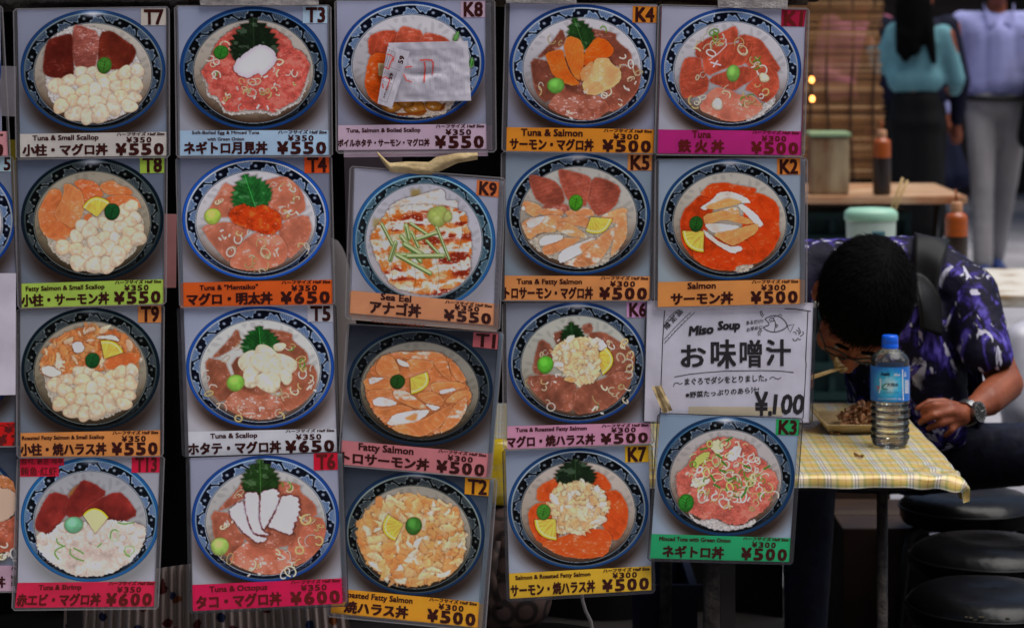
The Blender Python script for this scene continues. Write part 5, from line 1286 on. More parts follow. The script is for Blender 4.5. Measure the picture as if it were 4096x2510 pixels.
def label_mat():
    m = mat("blue_label", (40, 130, 190), .3, .4); n, l, b = nodes(m)
    tc = n.new("ShaderNodeTexCoord"); mp = n.new("ShaderNodeMapping"); mp.inputs["Location"].default_value = (.006, .0345, -.112); l.new(tc.outputs["Object"], mp.inputs[0])
    gr = n.new("ShaderNodeVectorMath"); gr.operation = 'LENGTH'; l.new(mp.outputs[0], gr.inputs[0])
    ns = n.new("ShaderNodeTexNoise"); ns.inputs["Scale"].default_value = 90; ns.inputs["Detail"].default_value = 5; ns.inputs["Distortion"].default_value = 1.5; l.new(tc.outputs["Object"], ns.inputs["Vector"])
    ma = n.new("ShaderNodeMath"); ma.operation = 'MULTIPLY_ADD'; ma.inputs[1].default_value = .02; l.new(ns.outputs["Fac"], ma.inputs[0]); l.new(gr.outputs["Value"], ma.inputs[2])
    r = n.new("ShaderNodeValToRGB"); e = r.color_ramp.elements
    e[0].position = .012; e[0].color = (*albedo((214, 238, 240)), 1); e[1].position = .045; e[1].color = (*albedo((20, 112, 206)), 1)
    k = e.new(.026); k.color = (*albedo((60, 190, 232)), 1)
    l.new(ma.outputs[0], r.inputs[0]); l.new(r.outputs[0], b.inputs["Base Color"]); return m
mb = MB(); mb.lathe([(.0349, .0825), (.0349, .1435)], (BX, BD, BZ), 64); lab = mb.build("label", label_mat(), wbt, smooth=True)
def cyl(x, y, z=0.0):
    px, py = 3180 + x / 2.435, 1000 + y / 2.435
    dx = max(-.0345, min(.0345, (px - 3560) / SCB)); rr = .0351 + z
    yy = BD - math.sqrt(max(rr * rr - dx * dx, 0))
    return Vector((BX + dx, yy, CH - (py - HY) * yy / FP))
g = lambda u, v: (u, v)
M_LW = mat("label_white", (236, 240, 244), .4, .3); M_LN = mat("label_navy", (12, 26, 70), .4, .3); M_LG = mat("label_green", (20, 120, 50), .4, .3); M_LO = mat("label_orange", (206, 84, 40), .4, .3); M_LD = mat("label_blue", (20, 70, 150), .4, .3)
mb = MB(); letters(mb, "Asahi", g, 812, 892, 1187, 1220, cyl, .04, 0, z=.0002); letters(mb, "天然水", g, 866, 980, 1292, 1326, cyl, .02, 0, z=.0002)
letters(mb, "600ml", g, 934, 992, 1200, 1224, cyl, .02, 3, z=.0002); letters(mb, "NATURAL MINERAL WATER", g, 836, 978, 1380, 1390, cyl, 0, 0, z=.0002); letters(mb, "ピュアで 自然な天然水  軟水", g, 790, 1010, 1438, 1456, cyl, .01, 1, z=.0002)
for pts, w, mi in (([(806,1250),(812,1300),(806,1360),(798,1392)], 5, 1), ([(772,1330),(800,1322),(792,1346),(778,1366)], 4, 4), ([(862,1298),(822,1326),(834,1352),(872,1356)], 5, 2)): ribbon(mb, chaik_open(pts), w, lambda x, y, z=0: cyl(x, y, .0003), 0, mi)
for y in range(1268, 1400, 11): ribbon(mb, [(1048, y), (1064, y), (1082, y), (1092, y)], 3.2, lambda x, y, z=0: cyl(x, y, .0003), 0, 3)
ribbon(mb, [(1022, 1160), (1024, 1300), (1030, 1462)], 5, lambda x, y, z=0: cyl(x, y, .0003), 0, 3)
letters(mb, "△", g, 1038, 1062, 1186, 1226, cyl, .03, 3, z=.0002)
mb.build("lettering", [M_LN, M_LW, M_LG, M_LW, M_LO], lab)
# ---------------------------------------------------------------- wooden boat tray with food
M_WOOD = mat("thin_wood", (214, 188, 138), .6, .3); speckle(M_WOOD, (190, 160, 110), (212, 186, 138), 20, 5, .3, .7, stretch=(1, 9, 9))
tr = empty("food_tray", (X_(3420, 4.62), 4.66, TZ), "thin wooden boat tray of flake-topped food behind the water bottle", "food tray")
x0, x1, xa, xb_ = X_(3312, 4.6), X_(3560, 4.6), X_(3243, 4.63), X_(3620, 4.63)
zf, zr = TZ + .003, TZ + .020
yf, yb = 4.585, 4.71
mb = MB()
V = [(x0, yf, zf), (x1, yf, zf), (x1, yb, zf), (x0, yb, zf), (x0 - .006, yf - .020, zr), (x1 + .006, yf - .020, zr), (x1 + .004, yb + .012, zr), (x0 - .004, yb + .012, zr), (xa - .004, yf + .005, zr + .026), (xa - .004, yb - .015, zr + .024), (xb_, yf + .02, zr + .024), (xb_, yb - .02, zr + .022)]
F = [(0,1,2,3), (0,4,5,1), (2,6,7,3), (0,8,4), (0,3,9,8), (3,7,9), (1,5,10), (1,10,11,2), (2,11,6)]
mb.add(V, F); o = mb.build("boat", M_WOOD, tr)
sm = o.modifiers.new("thickness", 'SOLIDIFY'); sm.thickness = .0015
M_BONITO = mat("bonito_flakes", (150, 104, 74), .5, .3); speckle(M_BONITO, (128, 66, 30), (200, 156, 112), 160, 3)
sp = []
for _ in range(420):
    x = rg.uniform(X_(3372, 4.62), X_(3560, 4.62)); y = rg.uniform(4.60, 4.70)
    h = .034 * math.exp(-((x - X_(3470, 4.62)) / .045) ** 2) * math.exp(-((y - 4.65) / .04) ** 2)
    sp.append((x, y, zf + .006 + h * rg.uniform(.6, 1.15), 1))
heap = flakes_mesh("flaked_food", sp, M_BONITO, .009); tag(heap, "heap of brown fish flakes in the wooden boat tray", "food")

# ---------------------------------------------------------------- round black stools
M_VINYL = mat("black_vinyl", (9, 9, 10), .30, .17); speckle(M_VINYL, (7, 7, 8), (12, 12, 13), 12, 3, bump=.22, bscale=26)
M_PIPE = mat("black_pipe", (10, 9, 9), .4, .4); M_WELT = mat("vinyl_welt", (8, 8, 9), .4, .15); M_TEAR = mat("torn_foam", (70, 64, 50), .8, .2)
def make_stool(pos, label):
    r = empty("stool", pos, label, "stool", "round black stools")
    x, y, _ = pos
    mb = MB()
    w = lambda th, z: .012 * math.sin(3 * th + 1) + .008 * math.sin(7 * th)
    mb.lathe([(.0001, .447), (.05, .450), (.09, .449), (.12, .443), (.136, .432), (.142, .421)], (x, y, 0), 56, wob=w); mb.lathe([(.144, .417), (.143, .40), (.138, .388), (.10, .384), (.0001, .384)], (x, y, 0), 56, wob=w)
    mb.build("seat", M_VINYL, r, smooth=True)
    mb = MB(); ring = [(x + .1445 * math.cos(t) * (1 + w(t, 0)), y + .1445 * math.sin(t) * (1 + w(t, 0)), .419) for t in np.linspace(0, 6.2832, 57)]
    mb.tube(ring, .0026, 6, caps=False); mb.build("welt", M_WELT, r, smooth=True)
    mb = MB()
    for t in np.linspace(4.25, 4.75, 9): c = Vector((x + .140 * math.cos(t), y + .140 * math.sin(t), .425 + .003 * math.sin(t * 40))); w_ = .0012 + .0035 * abs(math.sin(t * 57)); mb.box(c - Vector((w_, .002, .0008)), c + Vector((w_, .002, .0004 + w_ * .3)))
    mb.build("torn_seam", M_TEAR, r)
    for a in (.8, 2.36, 3.93, 5.5):
        ca, sa = math.cos(a), math.sin(a); mb = MB()
        mb.tube([(x + ca * .04, y + sa * .04, .375), (x + ca * .10, y + sa * .10, .374), (x + ca * .122, y + sa * .122, .362), (x + ca * .13, y + sa * .13, .33), (x + ca * .17, y + sa * .17, 0)], .0105, 10); mb.build("leg", M_PIPE, r, smooth=True)
    mb = MB(); mb.tube([(x + .15 * math.cos(t), y + .15 * math.sin(t), .16) for t in np.linspace(0, 6.2832, 33)], .007, 8, caps=False); mb.build("foot_ring", M_PIPE, r, smooth=True)
    return r
st0 = make_stool((X_(3955, 4.37), 4.37, 0), "glossy black round stool lowest at the bottom right")
def copy_tree(o, parent=None):
    c = o.copy(); col.objects.link(c)
    if parent is not None: c.parent = parent
    for ch in list(o.children): copy_tree(ch, c)
    return c
for (x, d, rz, lab) in ((3945, 4.76, .9, "black round stool right behind the glossy one at the right"), (2170, 4.02, 2.1, "black round stool at the bottom edge beneath card K7"), (3870, 5.24, 4.0, "black round stool the bent man sits on")):
    c = copy_tree(st0); c.location = (X_(x, d), d, 0); c.rotation_euler = (0, 0, rz); c["label"] = lab
# ---------------------------------------------------------------- boxes under the table
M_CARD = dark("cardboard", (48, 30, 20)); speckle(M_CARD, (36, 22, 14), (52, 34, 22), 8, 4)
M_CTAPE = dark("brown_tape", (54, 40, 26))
def carton(lo, hi, label):
    r = empty("cardboard_box", ((lo[0] + hi[0]) / 2, (lo[1] + hi[1]) / 2, lo[2]), label, "box", "cardboard boxes under the plaid table")
    mb = MB(); mb.box(lo, hi); mb.build("carton", M_CARD, r, bevel=.004)
    mx = (lo[1] + hi[1]) / 2; mb = MB(); mb.box((lo[0] - .001, mx - .025, hi[2] - .06), (hi[0] + .001, mx + .025, hi[2] + .001)); mb.build("tape", M_CTAPE, r)
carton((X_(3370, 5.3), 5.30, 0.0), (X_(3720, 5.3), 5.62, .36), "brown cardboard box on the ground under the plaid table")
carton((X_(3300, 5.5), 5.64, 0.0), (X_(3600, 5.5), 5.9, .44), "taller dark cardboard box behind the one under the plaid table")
M_NAVYC = dark("navy_plastic", (16, 26, 52)); cr = empty("storage_crate", (X_(2680, 4.9), 5.0, 0), "dark navy plastic crate under the table below card K7", "crate")
mb = MB(); a, c = X_(2560, 4.9), X_(2790, 4.9); z1 = Z_(2340, 4.9)
for (p, q) in (((a, 4.9, 0), (c, 4.915, z1)), ((a, 5.2, 0), (c, 5.215, z1)), ((a, 4.915, 0), (a + .015, 5.2, z1)), ((c - .015, 4.915, 0), (c, 5.2, z1)), ((a + .015, 4.915, 0.002), (c - .015, 5.2, .015))): mb.box(p, q)
mb.build("body", M_NAVYC, cr)
for (p, q) in (((a - .01, 4.885, z1 - .02), (c + .01, 4.899, z1 + .004)), ((a - .01, 5.216, z1 - .02), (c + .01, 5.23, z1 + .004))):
    mb = MB(); mb.box(p, q); mb.build("rim", M_NAVYC, cr)

# ---------------------------------------------------------------- bodies
def fuse(name, parts, voxel, mats, parent=None, smooth_it=4, fn=None):
    """capsules and ellipsoids grown into one continuous skin"""
    bm = bmesh.new()
    def ball(c, r, M=None):
        m_ = Matrix.Translation(c) @ (M or Matrix.Identity(4)) @ Matrix.Diagonal((*(r if hasattr(r, '__len__') else (r, r, r)), 1))
        bmesh.ops.create_icosphere(bm, subdivisions=2 if not hasattr(r, '__len__') else 3, radius=1.0, matrix=m_)
    for p in parts:
        if p[0] == 'e': ball(Vector(p[1]), p[2], p[3] if len(p) > 3 else None)
        else:
            _, a, b, ra, rb = p; a, b = Vector(a), Vector(b)
            n = max(2, int((b - a).length / (min(ra, rb) * .3)) + 1)
            for i in range(n):
                t = i / (n - 1); ball(a.lerp(b, t), ra + (rb - ra) * t)
    me = bpy.data.meshes.new("tmp"); bm.to_mesh(me); bm.free()
    o = bpy.data.objects.new("tmp", me); col.objects.link(o)
    rm = o.modifiers.new("r", 'REMESH'); rm.mode = 'VOXEL'; rm.voxel_size = voxel
    s_ = o.modifiers.new("s", 'SMOOTH'); s_.iterations = smooth_it; s_.factor = .5
    dg = bpy.context.evaluated_depsgraph_get(); dg.update()
    m2 = bpy.data.meshes.new_from_object(o.evaluated_get(dg)); bpy.data.objects.remove(o); bpy.data.meshes.remove(me)
    m2.name = name; m2.materials.clear()
    for m in (mats if isinstance(mats, (list, tuple)) else [mats]): m2.materials.append(m)
    if fn: fn(m2)
    return link(name, m2, parent, True)
def cull(keep):
    def f(me):
        bm = bmesh.new(); bm.from_mesh(me)
        bmesh.ops.delete(bm, geom=[v for v in bm.verts if not keep(v.co)], context='VERTS')
        bm.to_mesh(me); bm.free()
    return f
def cap(a, b, ra, rb):
    """a, b: (px, py, d) with radii in photograph pixels"""
    return ('c', P(*a), P(*b), ra * a[2] / FP, rb * b[2] / FP)
M_SKIN = mat("skin", (136, 72, 46), .5, .3); speckle(M_SKIN, (122, 62, 38), (144, 78, 50), 26, 5, bump=.1, bscale=200)
M_SKIN.node_tree.nodes["Principled BSDF"].inputs["Subsurface Weight"].default_value = .05
M_SKIN.node_tree.nodes["Principled BSDF"].inputs["Subsurface Radius"].default_value = (.01, .004, .002)
M_HAIR = mat("black_hair", (6, 5, 5), .75, .04); speckle(M_HAIR, (5, 5, 5), (10, 9, 8), 12, 3)
M_LENS = mat("black_frame", (8, 8, 9), .3, .5)
def shirt_mat():
    m = mat("purple_brush_print", (50, 40, 120), .7, .2); n, l, b = nodes(m)
    tc = n.new("ShaderNodeTexCoord"); mp = n.new("ShaderNodeMapping"); mp.inputs["Rotation"].default_value = (0, .35, 0); mp.inputs["Scale"].default_value = (1, 1, .55); l.new(tc.outputs["Object"], mp.inputs[0])
    def nz(s, d, dis, off):
        mo = n.new("ShaderNodeVectorMath"); mo.operation = 'ADD'; mo.inputs[1].default_value = (off, off * .7, off * .3); l.new(mp.outputs[0], mo.inputs[0])
        t = n.new("ShaderNodeTexNoise"); t.inputs["Scale"].default_value = s; t.inputs["Detail"].default_value = d; t.inputs["Distortion"].default_value = dis; l.new(mo.outputs[0], t.inputs["Vector"]); return t.outputs["Fac"]
    r1 = n.new("ShaderNodeValToRGB"); e = r1.color_ramp.elements
    e[0].position = .44; e[0].color = (*albedo((14, 10, 36)), 1); e[1].position = .62; e[1].color = (*albedo((92, 80, 178)), 1); k = e.new(.53); k.color = (*albedo((50, 36, 120)), 1)
    l.new(nz(25, 4, 2.0, 0), r1.inputs[0])
    r2 = n.new("ShaderNodeValToRGB"); e = r2.color_ramp.elements; e[0].position = .585; e[0].color = (0, 0, 0, 1); e[1].position = .61; e[1].color = (1, 1, 1, 1)
    l.new(nz(22, 4, 2.4, 3.1), r2.inputs[0])
    mx = n.new("ShaderNodeMix"); mx.data_type = 'RGBA'; l.new(r2.outputs[0], mx.inputs[0]); l.new(r1.outputs[0], mx.inputs[6]); mx.inputs[7].default_value = (*albedo((204, 202, 220)), 1)
    r3 = n.new("ShaderNodeValToRGB"); e = r3.color_ramp.elements; e[0].position = .50; e[0].color = (0, 0, 0, 1); e[1].position = .55; e[1].color = (1, 1, 1, 1)
    l.new(nz(10, 3, 1.5, 7.7), r3.inputs[0])
    m2 = n.new("ShaderNodeMix"); m2.data_type = 'RGBA'; l.new(r3.outputs[0], m2.inputs[0]); l.new(mx.outputs[2], m2.inputs[6]); m2.inputs[7].default_value = (*albedo((14, 10, 34)), 1)
    l.new(m2.outputs[2], b.inputs["Base Color"])
    t = n.new("ShaderNodeTexNoise"); t.inputs["Scale"].default_value = 18; t.inputs["Detail"].default_value = 3; l.new(tc.outputs["Object"], t.inputs["Vector"])
    bp = n.new("ShaderNodeBump"); bp.inputs["Strength"].default_value = .5; bp.inputs["Distance"].default_value = .02; l.new(t.outputs["Fac"], bp.inputs["Height"]); l.new(bp.outputs[0], b.inputs["Normal"])
    return m
man = empty("person", (.78, 5.05, 0), "man in purple patterned shirt bent low over the plaid table, eating", "person")
HM = Matrix.Translation(P(3452, 1206, 4.62)) @ Matrix.Rotation(R(14), 4, 'Y') @ Matrix.Rotation(R(66), 4, 'X')
def hp(x, y, z): return HM @ Vector((x, y, z))
HR = HM.to_3x3().to_4x4()
head = [('e', hp(0, .010, .020), (.081, .098, .090), HR), ('e', hp(0, -.042, -.045), (.063, .060, .078), HR), ('e', hp(0, -.068, -.105), (.030, .026, .026), HR),
        ('c', hp(0, -.094, -.005), hp(0, -.114, -.044), .009, .0135), ('e', hp(-.012, -.104, -.046), .009), ('e', hp(.012, -.104, -.046), .009), ('c', hp(-.042, -.084, .008), hp(.042, -.084, .008), .013, .013),
        ('e', hp(-.040, -.070, -.045), (.026, .024, .028), HR), ('e', hp(.040, -.070, -.045), (.026, .024, .028), HR), ('c', hp(-.018, -.096, -.078), hp(.018, -.096, -.078), .007, .007), ('c', hp(-.014, -.095, -.088), hp(.014, -.095, -.088), .0075, .0075),
        ('e', hp(-.083, .008, -.020), (.010, .020, .032), HR), ('e', hp(.083, .008, -.020), (.010, .020, .032), HR), ('c', hp(0, .035, -.05), P(3500, 1120, 4.9), .058, .066)]
S_R = (3888, 1200, 4.96)
arm = [cap((3560, 1160, 5.03), S_R, 90, 70), cap(S_R, (4020, 1530, 4.87), 72, 72), cap((4022, 1535, 4.86), (3950, 1600, 4.79), 74, 66), cap((3950, 1600, 4.79), (3868, 1650, 4.73), 62, 41), cap((3868, 1650, 4.73), (3836, 1656, 4.70), 40, 36)]
KN = [((3797, 1619, 4.690), 23), ((3806, 1644, 4.682), 23), ((3818, 1669, 4.690), 22), ((3830, 1692, 4.700), 20)]
FI = [[(3738, 1620, 4.668), (3706, 1632, 4.672), (3688, 1648, 4.682)], [(3738, 1660, 4.662), (3702, 1674, 4.668), (3680, 1688, 4.680)], [(3766, 1692, 4.668), (3736, 1702, 4.674), (3713, 1712, 4.684)], [(3806, 1718, 4.680), (3792, 1732, 4.684), (3780, 1742, 4.690)]]
hand = []
for i, (k, r) in enumerate(KN):
    hand.append(cap((3852, 1652 + i * 6, 4.71), k, 32, r)); q = [k] + FI[i]; rr = (20, 17.5, 16, 12.5) if i < 3 else (17, 15, 13.5, 11)
    for j in range(3): hand.append(cap(q[j], q[j + 1], rr[j], rr[j + 1]))
th = [(3838, 1632, 4.73), (3775, 1606, 4.725), (3715, 1608, 4.715), (3668, 1634, 4.712)]
for j in range(3): hand.append(cap(th[j], th[j + 1], (24, 18, 16)[j], (18, 16, 12)[j]))
trunk = [cap((3200, 1100, 5.03), (3700, 1090, 5.03), 80, 80), cap((3500, 1170, 5.05), (3620, 1720, 5.14), 140, 170)]
legs_b = [cap((3640, 1830, 5.08), (4290, 1800, 4.90), 120, 95), cap((4290, 1800, 4.90), (4340, 2820, 4.95), 90, 55), cap((3560, 1830, 5.08), (3250, 1850, 4.80), 120, 95), cap((3250, 1850, 4.80), (3220, 2880, 4.84), 90, 55)]
r_arm = [cap((3120, 1130, 4.95), (2990, 1500, 4.75), 90, 70), cap((2990, 1500, 4.75), (3185, 1530, 4.60), 66, 44), cap((3185, 1530, 4.60), (3225, 1515, 4.585), 36, 30)]
for i in range(4): r_arm.append(cap((3195, 1505 + 16 * i, 4.58), (3245, 1500 + 14 * i, 4.57), 15, 13))
fuse("body", head + arm + hand + trunk + legs_b + r_arm, .0040, M_SKIN, man, 2)
# shirt
shirt_p = [cap((3190, 1075, 5.0), (3700, 1062, 5.0), 122, 126), cap((3700, 1062, 5.0), (3880, 1180, 4.94), 126, 122), cap((3878, 1178, 4.94), (3950, 1420, 4.87), 124, 108), cap((3520, 1150, 5.02), (3630, 1760, 5.10), 196, 226), cap((3600, 1240, 4.92), (3760, 1640, 4.98), 150, 168), cap((3780, 1280, 4.96), (3800, 1640, 5.02), 130, 150), cap((3190, 1080, 5.0), (3060, 1330, 4.87), 124, 112)]
M_SHIRT = shirt_mat()
shirt = fuse("shirt", shirt_p, .0075, M_SHIRT, man, 6, cull(lambda c: not (c.z < Z_(1478 - (c.x / 4.86 * FP + 2048 - 3960) * .22, 4.86) and c.x > X_(3895, 4.87) and c.y < 4.97)))
sm = shirt.modifiers.new("thickness", 'SOLIDIFY'); sm.thickness = .003; sm.offset = -1
# hair: the skull's own shape, a little larger, trimmed at the hairline
hair_p = [('e', hp(0, .012, .024), (.0895, .107, .099), HR), ('e', hp(0, .045, -.01), (.081, .072, .082), HR)]
HI = HM.inverted()
def hairline(c):
    q = HI @ c
    fr_ = .028 - .16 * abs(q.x) ** 1.3 if q.y < -.02 else -.01 - .9 * max(0, q.y + .01)
    fr_ += .006 * math.sin(q.x * 520) * math.sin(q.x * 173 + 1) + .004 * math.sin(q.x * 900)
    if abs(q.x) > .060 and -.055 < q.y < .0: fr_ = -.012
    return q.z > fr_
fuse("hair", hair_p, .0035, M_HAIR, man, 2, cull(hairline))
rh = random.Random(12); mb = MB(); hair_o = [o for o in col.objects if o.name == "hair"][0]
hw = parent_world(hair_o); hv = [(v.co + hw, v.normal.copy()) for v in hair_o.data.vertices]
crown = hp(.01, .060, .10)
for _ in range(9000):
    p, nv_ = hv[rh.randrange(len(hv))]
    fl = (p - crown); fl = fl - nv_ * fl.dot(nv_)
    if fl.length < 1e-4: continue
    fl = (fl.normalized() + Vector((rh.uniform(-.2, .2), rh.uniform(-.2, .2), rh.uniform(-.2, .2)))).normalized()
    L_ = rh.uniform(.014, .032); sd_ = fl.cross(nv_).normalized() * rh.uniform(.0004, .0009)
    a_ = p - nv_ * .001; m_ = p + fl * L_ * .55 + nv_ * rh.uniform(.0004, .0014); e_ = p + fl * L_ - nv_ * rh.uniform(.0005, .004)
    mb.add([a_ - sd_, a_ + sd_, m_ + sd_ * .8, m_ - sd_ * .8, e_], [(0, 1, 2, 3), (3, 2, 4)])
mb.build("hair_strands", M_HAIR, hair_o)
# brows, glasses
for s_ in (-1, 1):
    mb = MB(); mb.tube([hp(s_ * .012, -.0985, .006), hp(s_ * .030, -.0975, .012), hp(s_ * .050, -.088, .006)], [.003, .0042, .002], 8); mb.build("eyebrow", M_HAIR, man, smooth=True)
gl = empty("glasses", hp(0, -.11, -.02), "black rimmed glasses on the bent man's face", "glasses"); mb = MB()
for s_ in (-1, 1):
    mb.tube([hp(s_ * (.030 + .022 * math.cos(t)), -.108 + .010 * (math.cos(t) * .5 + .5) , -.018 + .016 * math.sin(t)) for t in np.linspace(0, 6.2832, 25)], .0019, 6, caps=False)
    mb.tube([hp(s_ * .052, -.098, -.012), hp(s_ * .075, -.06, -.01), hp(s_ * .086, .0, -.008)], .0018, 6)
mb.tube([hp(-.008, -.108, -.012), hp(0, -.111, -.009), hp(.008, -.108, -.012)], .0018, 6)
mb.build("frame", M_LENS, gl, smooth=True)
M_EYE = mat("eye", (150, 140, 132), .2, .5)
for s_ in (-1, 1):
    mb = MB(); mb.lathe([(.0001, -.005), (.0045, -.003), (.006, .0), (.0045, .003), (.0001, .005)], hp(s_ * .030, -.090, -.018), 12); mb.build("eye", M_EYE, man, smooth=True)
# trousers and shoes
M_JEAN = dark("dark_denim", (18, 20, 38)); speckle(M_JEAN, (13, 15, 30), (22, 26, 46), 60, 4, bump=.4, bscale=25)
fuse("trousers", [cap((3600, 1790, 5.10), (3680, 1800, 5.10), 190, 185), cap((3660, 1835, 5.08), (4300, 1805, 4.90), 150, 122), cap((4300, 1805, 4.90), (4345, 2740, 4.95), 118, 82), cap((3560, 1830, 5.08), (3240, 1850, 4.80), 150, 120), cap((3240, 1850, 4.80), (3215, 2800, 4.84), 116, 80)], .009, M_JEAN, man, 5)
M_SHOE = dark("dark_shoe", (20, 18, 18))
for (x, d) in ((4340, 4.93), (3216, 4.82)):
    X = X_(x, d); fuse("shoe", [('e', (X, d, .05), (.045, .06, .05)), ('e', (X, d - .10, .035), (.042, .09, .035))], .008, M_SHOE, man, 3)
# backpack strap draped over the shoulder
from mathutils.bvhtree import BVHTree
def bvh_of(o):
    w = parent_world(o); me = o.data
    return BVHTree.FromPolygons([v.co + w for v in me.vertices], [tuple(p.vertices) for p in me.polygons])
bt = bvh_of(shirt); EYE = Vector((0, 0, CH))
def drape(x, y, lift):
    dr = (P(x, y, 1) - EYE).normalized(); h = bt.ray_cast(EYE, dr)
    return (h[0] - dr * lift) if h[0] is not None else P(x, y, 5.02)
M_STRAPM = dark("black_webbing", (11, 11, 12)); M_STRAPE = dark("grey_strap_edge", (34, 34, 38))
cl_ = [(3724, 958), (3722, 990), (3712, 1040), (3704, 1110), (3706, 1180), (3716, 1250), (3722, 1330)]; wl = [66, 64, 56, 48, 42, 38, 36]
def strap_pt(u, v, lift):
    t = v * (len(cl_) - 1); i = min(int(t), len(cl_) - 2); f = t - i
    x = cl_[i][0] * (1 - f) + cl_[i + 1][0] * f; y = cl_[i][1] * (1 - f) + cl_[i + 1][1] * f; w = wl[i] * (1 - f) + wl[i + 1] * f
    return drape(x + (u * 2 - 1) * w, y + 14 * (u * 2 - 1), lift)
mb = MB(); mb.grid(lambda u, v: strap_pt(u, v, .012), 9, 30); so = mb.build("shoulder_strap", M_STRAPM, man, smooth=True)
sm = so.modifiers.new("thickness", 'SOLIDIFY'); sm.thickness = .008
mb = MB()
for u in (.03, .97): mb.tube([strap_pt(u, v, .014) for v in np.linspace(0, 1, 24)], .0035, 6)
mb.build("strap_piping", M_STRAPE, so, smooth=True)
# wristwatch
wt = empty("wristwatch", P(3862, 1655, 4.70), "steel wristwatch with black dial on the man's wrist", "watch")
M_STEEL = mat("steel", (150, 150, 152), .25, .5, .9); M_DIAL = mat("black_dial", (12, 12, 14), .2, .5); M_HANDS = mat("watch_marks", (170, 170, 172), .4)
wc, ax = P(3868, 1650, 4.73), (P(3950, 1600, 4.79) - P(3868, 1650, 4.73)).normalized()
e1 = ax.orthogonal().normalized(); e2 = ax.cross(e1)
mb = MB()
for s_ in (-.007, -.0025, .002, .0065): mb.tube([wc + ax * s_ + (e1 * math.cos(t) + e2 * math.sin(t)) * .0232 for t in np.linspace(0, 6.2832, 33)], .0026, 6, caps=False)
mb.build("band", M_STEEL, wt, smooth=True)
nrm = (Vector((.62, -1.0, .15))).normalized(); nrm = (nrm - ax * nrm.dot(ax)).normalized(); t1 = ax; t2 = nrm.cross(ax)
def disc(c, r, h, n=28):
    m = MB(); vs = [c + (t1 * math.cos(a) + t2 * math.sin(a)) * r for a in np.linspace(0, 6.2832, n, endpoint=False)]
    vs2 = [v + nrm * h for v in vs]; m.add(vs + vs2, [tuple(range(n)), tuple(range(2 * n - 1, n - 1, -1))] + [(i, (i + 1) % n, n + (i + 1) % n, n + i) for i in range(n)]); return m
dc = wc + nrm * .022
disc(dc, .0195, .008).build("case", M_STEEL, wt); disc(dc + nrm * .0082, .0165, .0006).build("dial", M_DIAL, wt)
mb = MB()
for a in np.linspace(0, 6.2832, 12, endpoint=False):
    q = dc + nrm * .0092 + (t1 * math.cos(a) + t2 * math.sin(a)) * .0135; mb.tube([q, q + (t1 * math.cos(a) + t2 * math.sin(a)) * .002], .0005, 5)
mb.tube([dc + nrm * .0094, dc + nrm * .0094 + t1 * .009], .0006, 5); mb.tube([dc + nrm * .0094, dc + nrm * .0094 + t2 * .011 - t1 * .004], .0005, 5)
mb.build("hands", M_HANDS, wt)
# chopsticks and the bite they lift
M_CHOP = mat("pale_wood", (196, 164, 112), .5, .3)
cs = empty("chopsticks", P(3240, 1500, 4.56), "pale wooden chopsticks lifting food to the bent man's mouth", "chopsticks")
for dy in (0, 9):
    mb = MB(); mb.tube([P(3120, 1545 + dy, 4.57), P(3372, 1466 + dy * .4, 4.54)], [.0030, .0019], 8); mb.build("stick", M_CHOP, cs, smooth=True)
M_BITE = mat("cabbage", (124, 94, 46), .45, .4); speckle(M_BITE, (100, 62, 26), (140, 116, 66), 120, 3)
fuse("food_bite", [('e', P(3344, 1440, 4.545), (.005, .005, .007)), ('e', P(3350, 1450, 4.54), (.007, .006, .006)), ('e', P(3360, 1462, 4.54), (.009, .006, .0045)), ('e', P(3348, 1462, 4.545), (.006, .005, .005)), ('e', P(3376, 1476, 4.545), (.008, .006, .005)), ('e', P(3366, 1482, 4.545), (.006, .005, .004))], .0014, M_BITE, None, 1)
tag(col.objects["food_bite"], "yellowish bite of food held in the chopsticks", "food")

# ---------------------------------------------------------------- white table with sauce and tub
WT = .70
t2_ = empty("side_table", (X_(3700, 6.9), 6.9, 0), "white topped table behind the bent man", "table")
M_WTOP = mat("worn_white_board", (196, 188, 172), .6, .3); speckle(M_WTOP, (150, 124, 90), (204, 198, 186), 9, 8, .28, .46, stretch=(1, 1, 4))
mb = MB(); mb.box((X_(3050, 6.65), 6.64, WT - .032), (X_(4700, 6.65), 7.35, WT)); mb.build("tabletop", M_WTOP, t2_, bevel=.004)
for x in (X_(3100, 6.7), X_(4600, 6.7)):
    for y in (6.7, 7.28): mb = MB(); mb.tube([(x, y, 0), (x, y, WT - .033)], .016, 12); mb.build("leg", M_PIPE, t2_, smooth=True)
M_SQ = mat("amber_bottle", (156, 72, 18), .35, .45); M_SQD = mat("dark_sauce", (34, 20, 14), .35, .45); M_SQC = mat("cloudy_cap", (178, 128, 92), .45, .35); M_TIP = mat("amber_tip", (150, 70, 18), .4, .3)
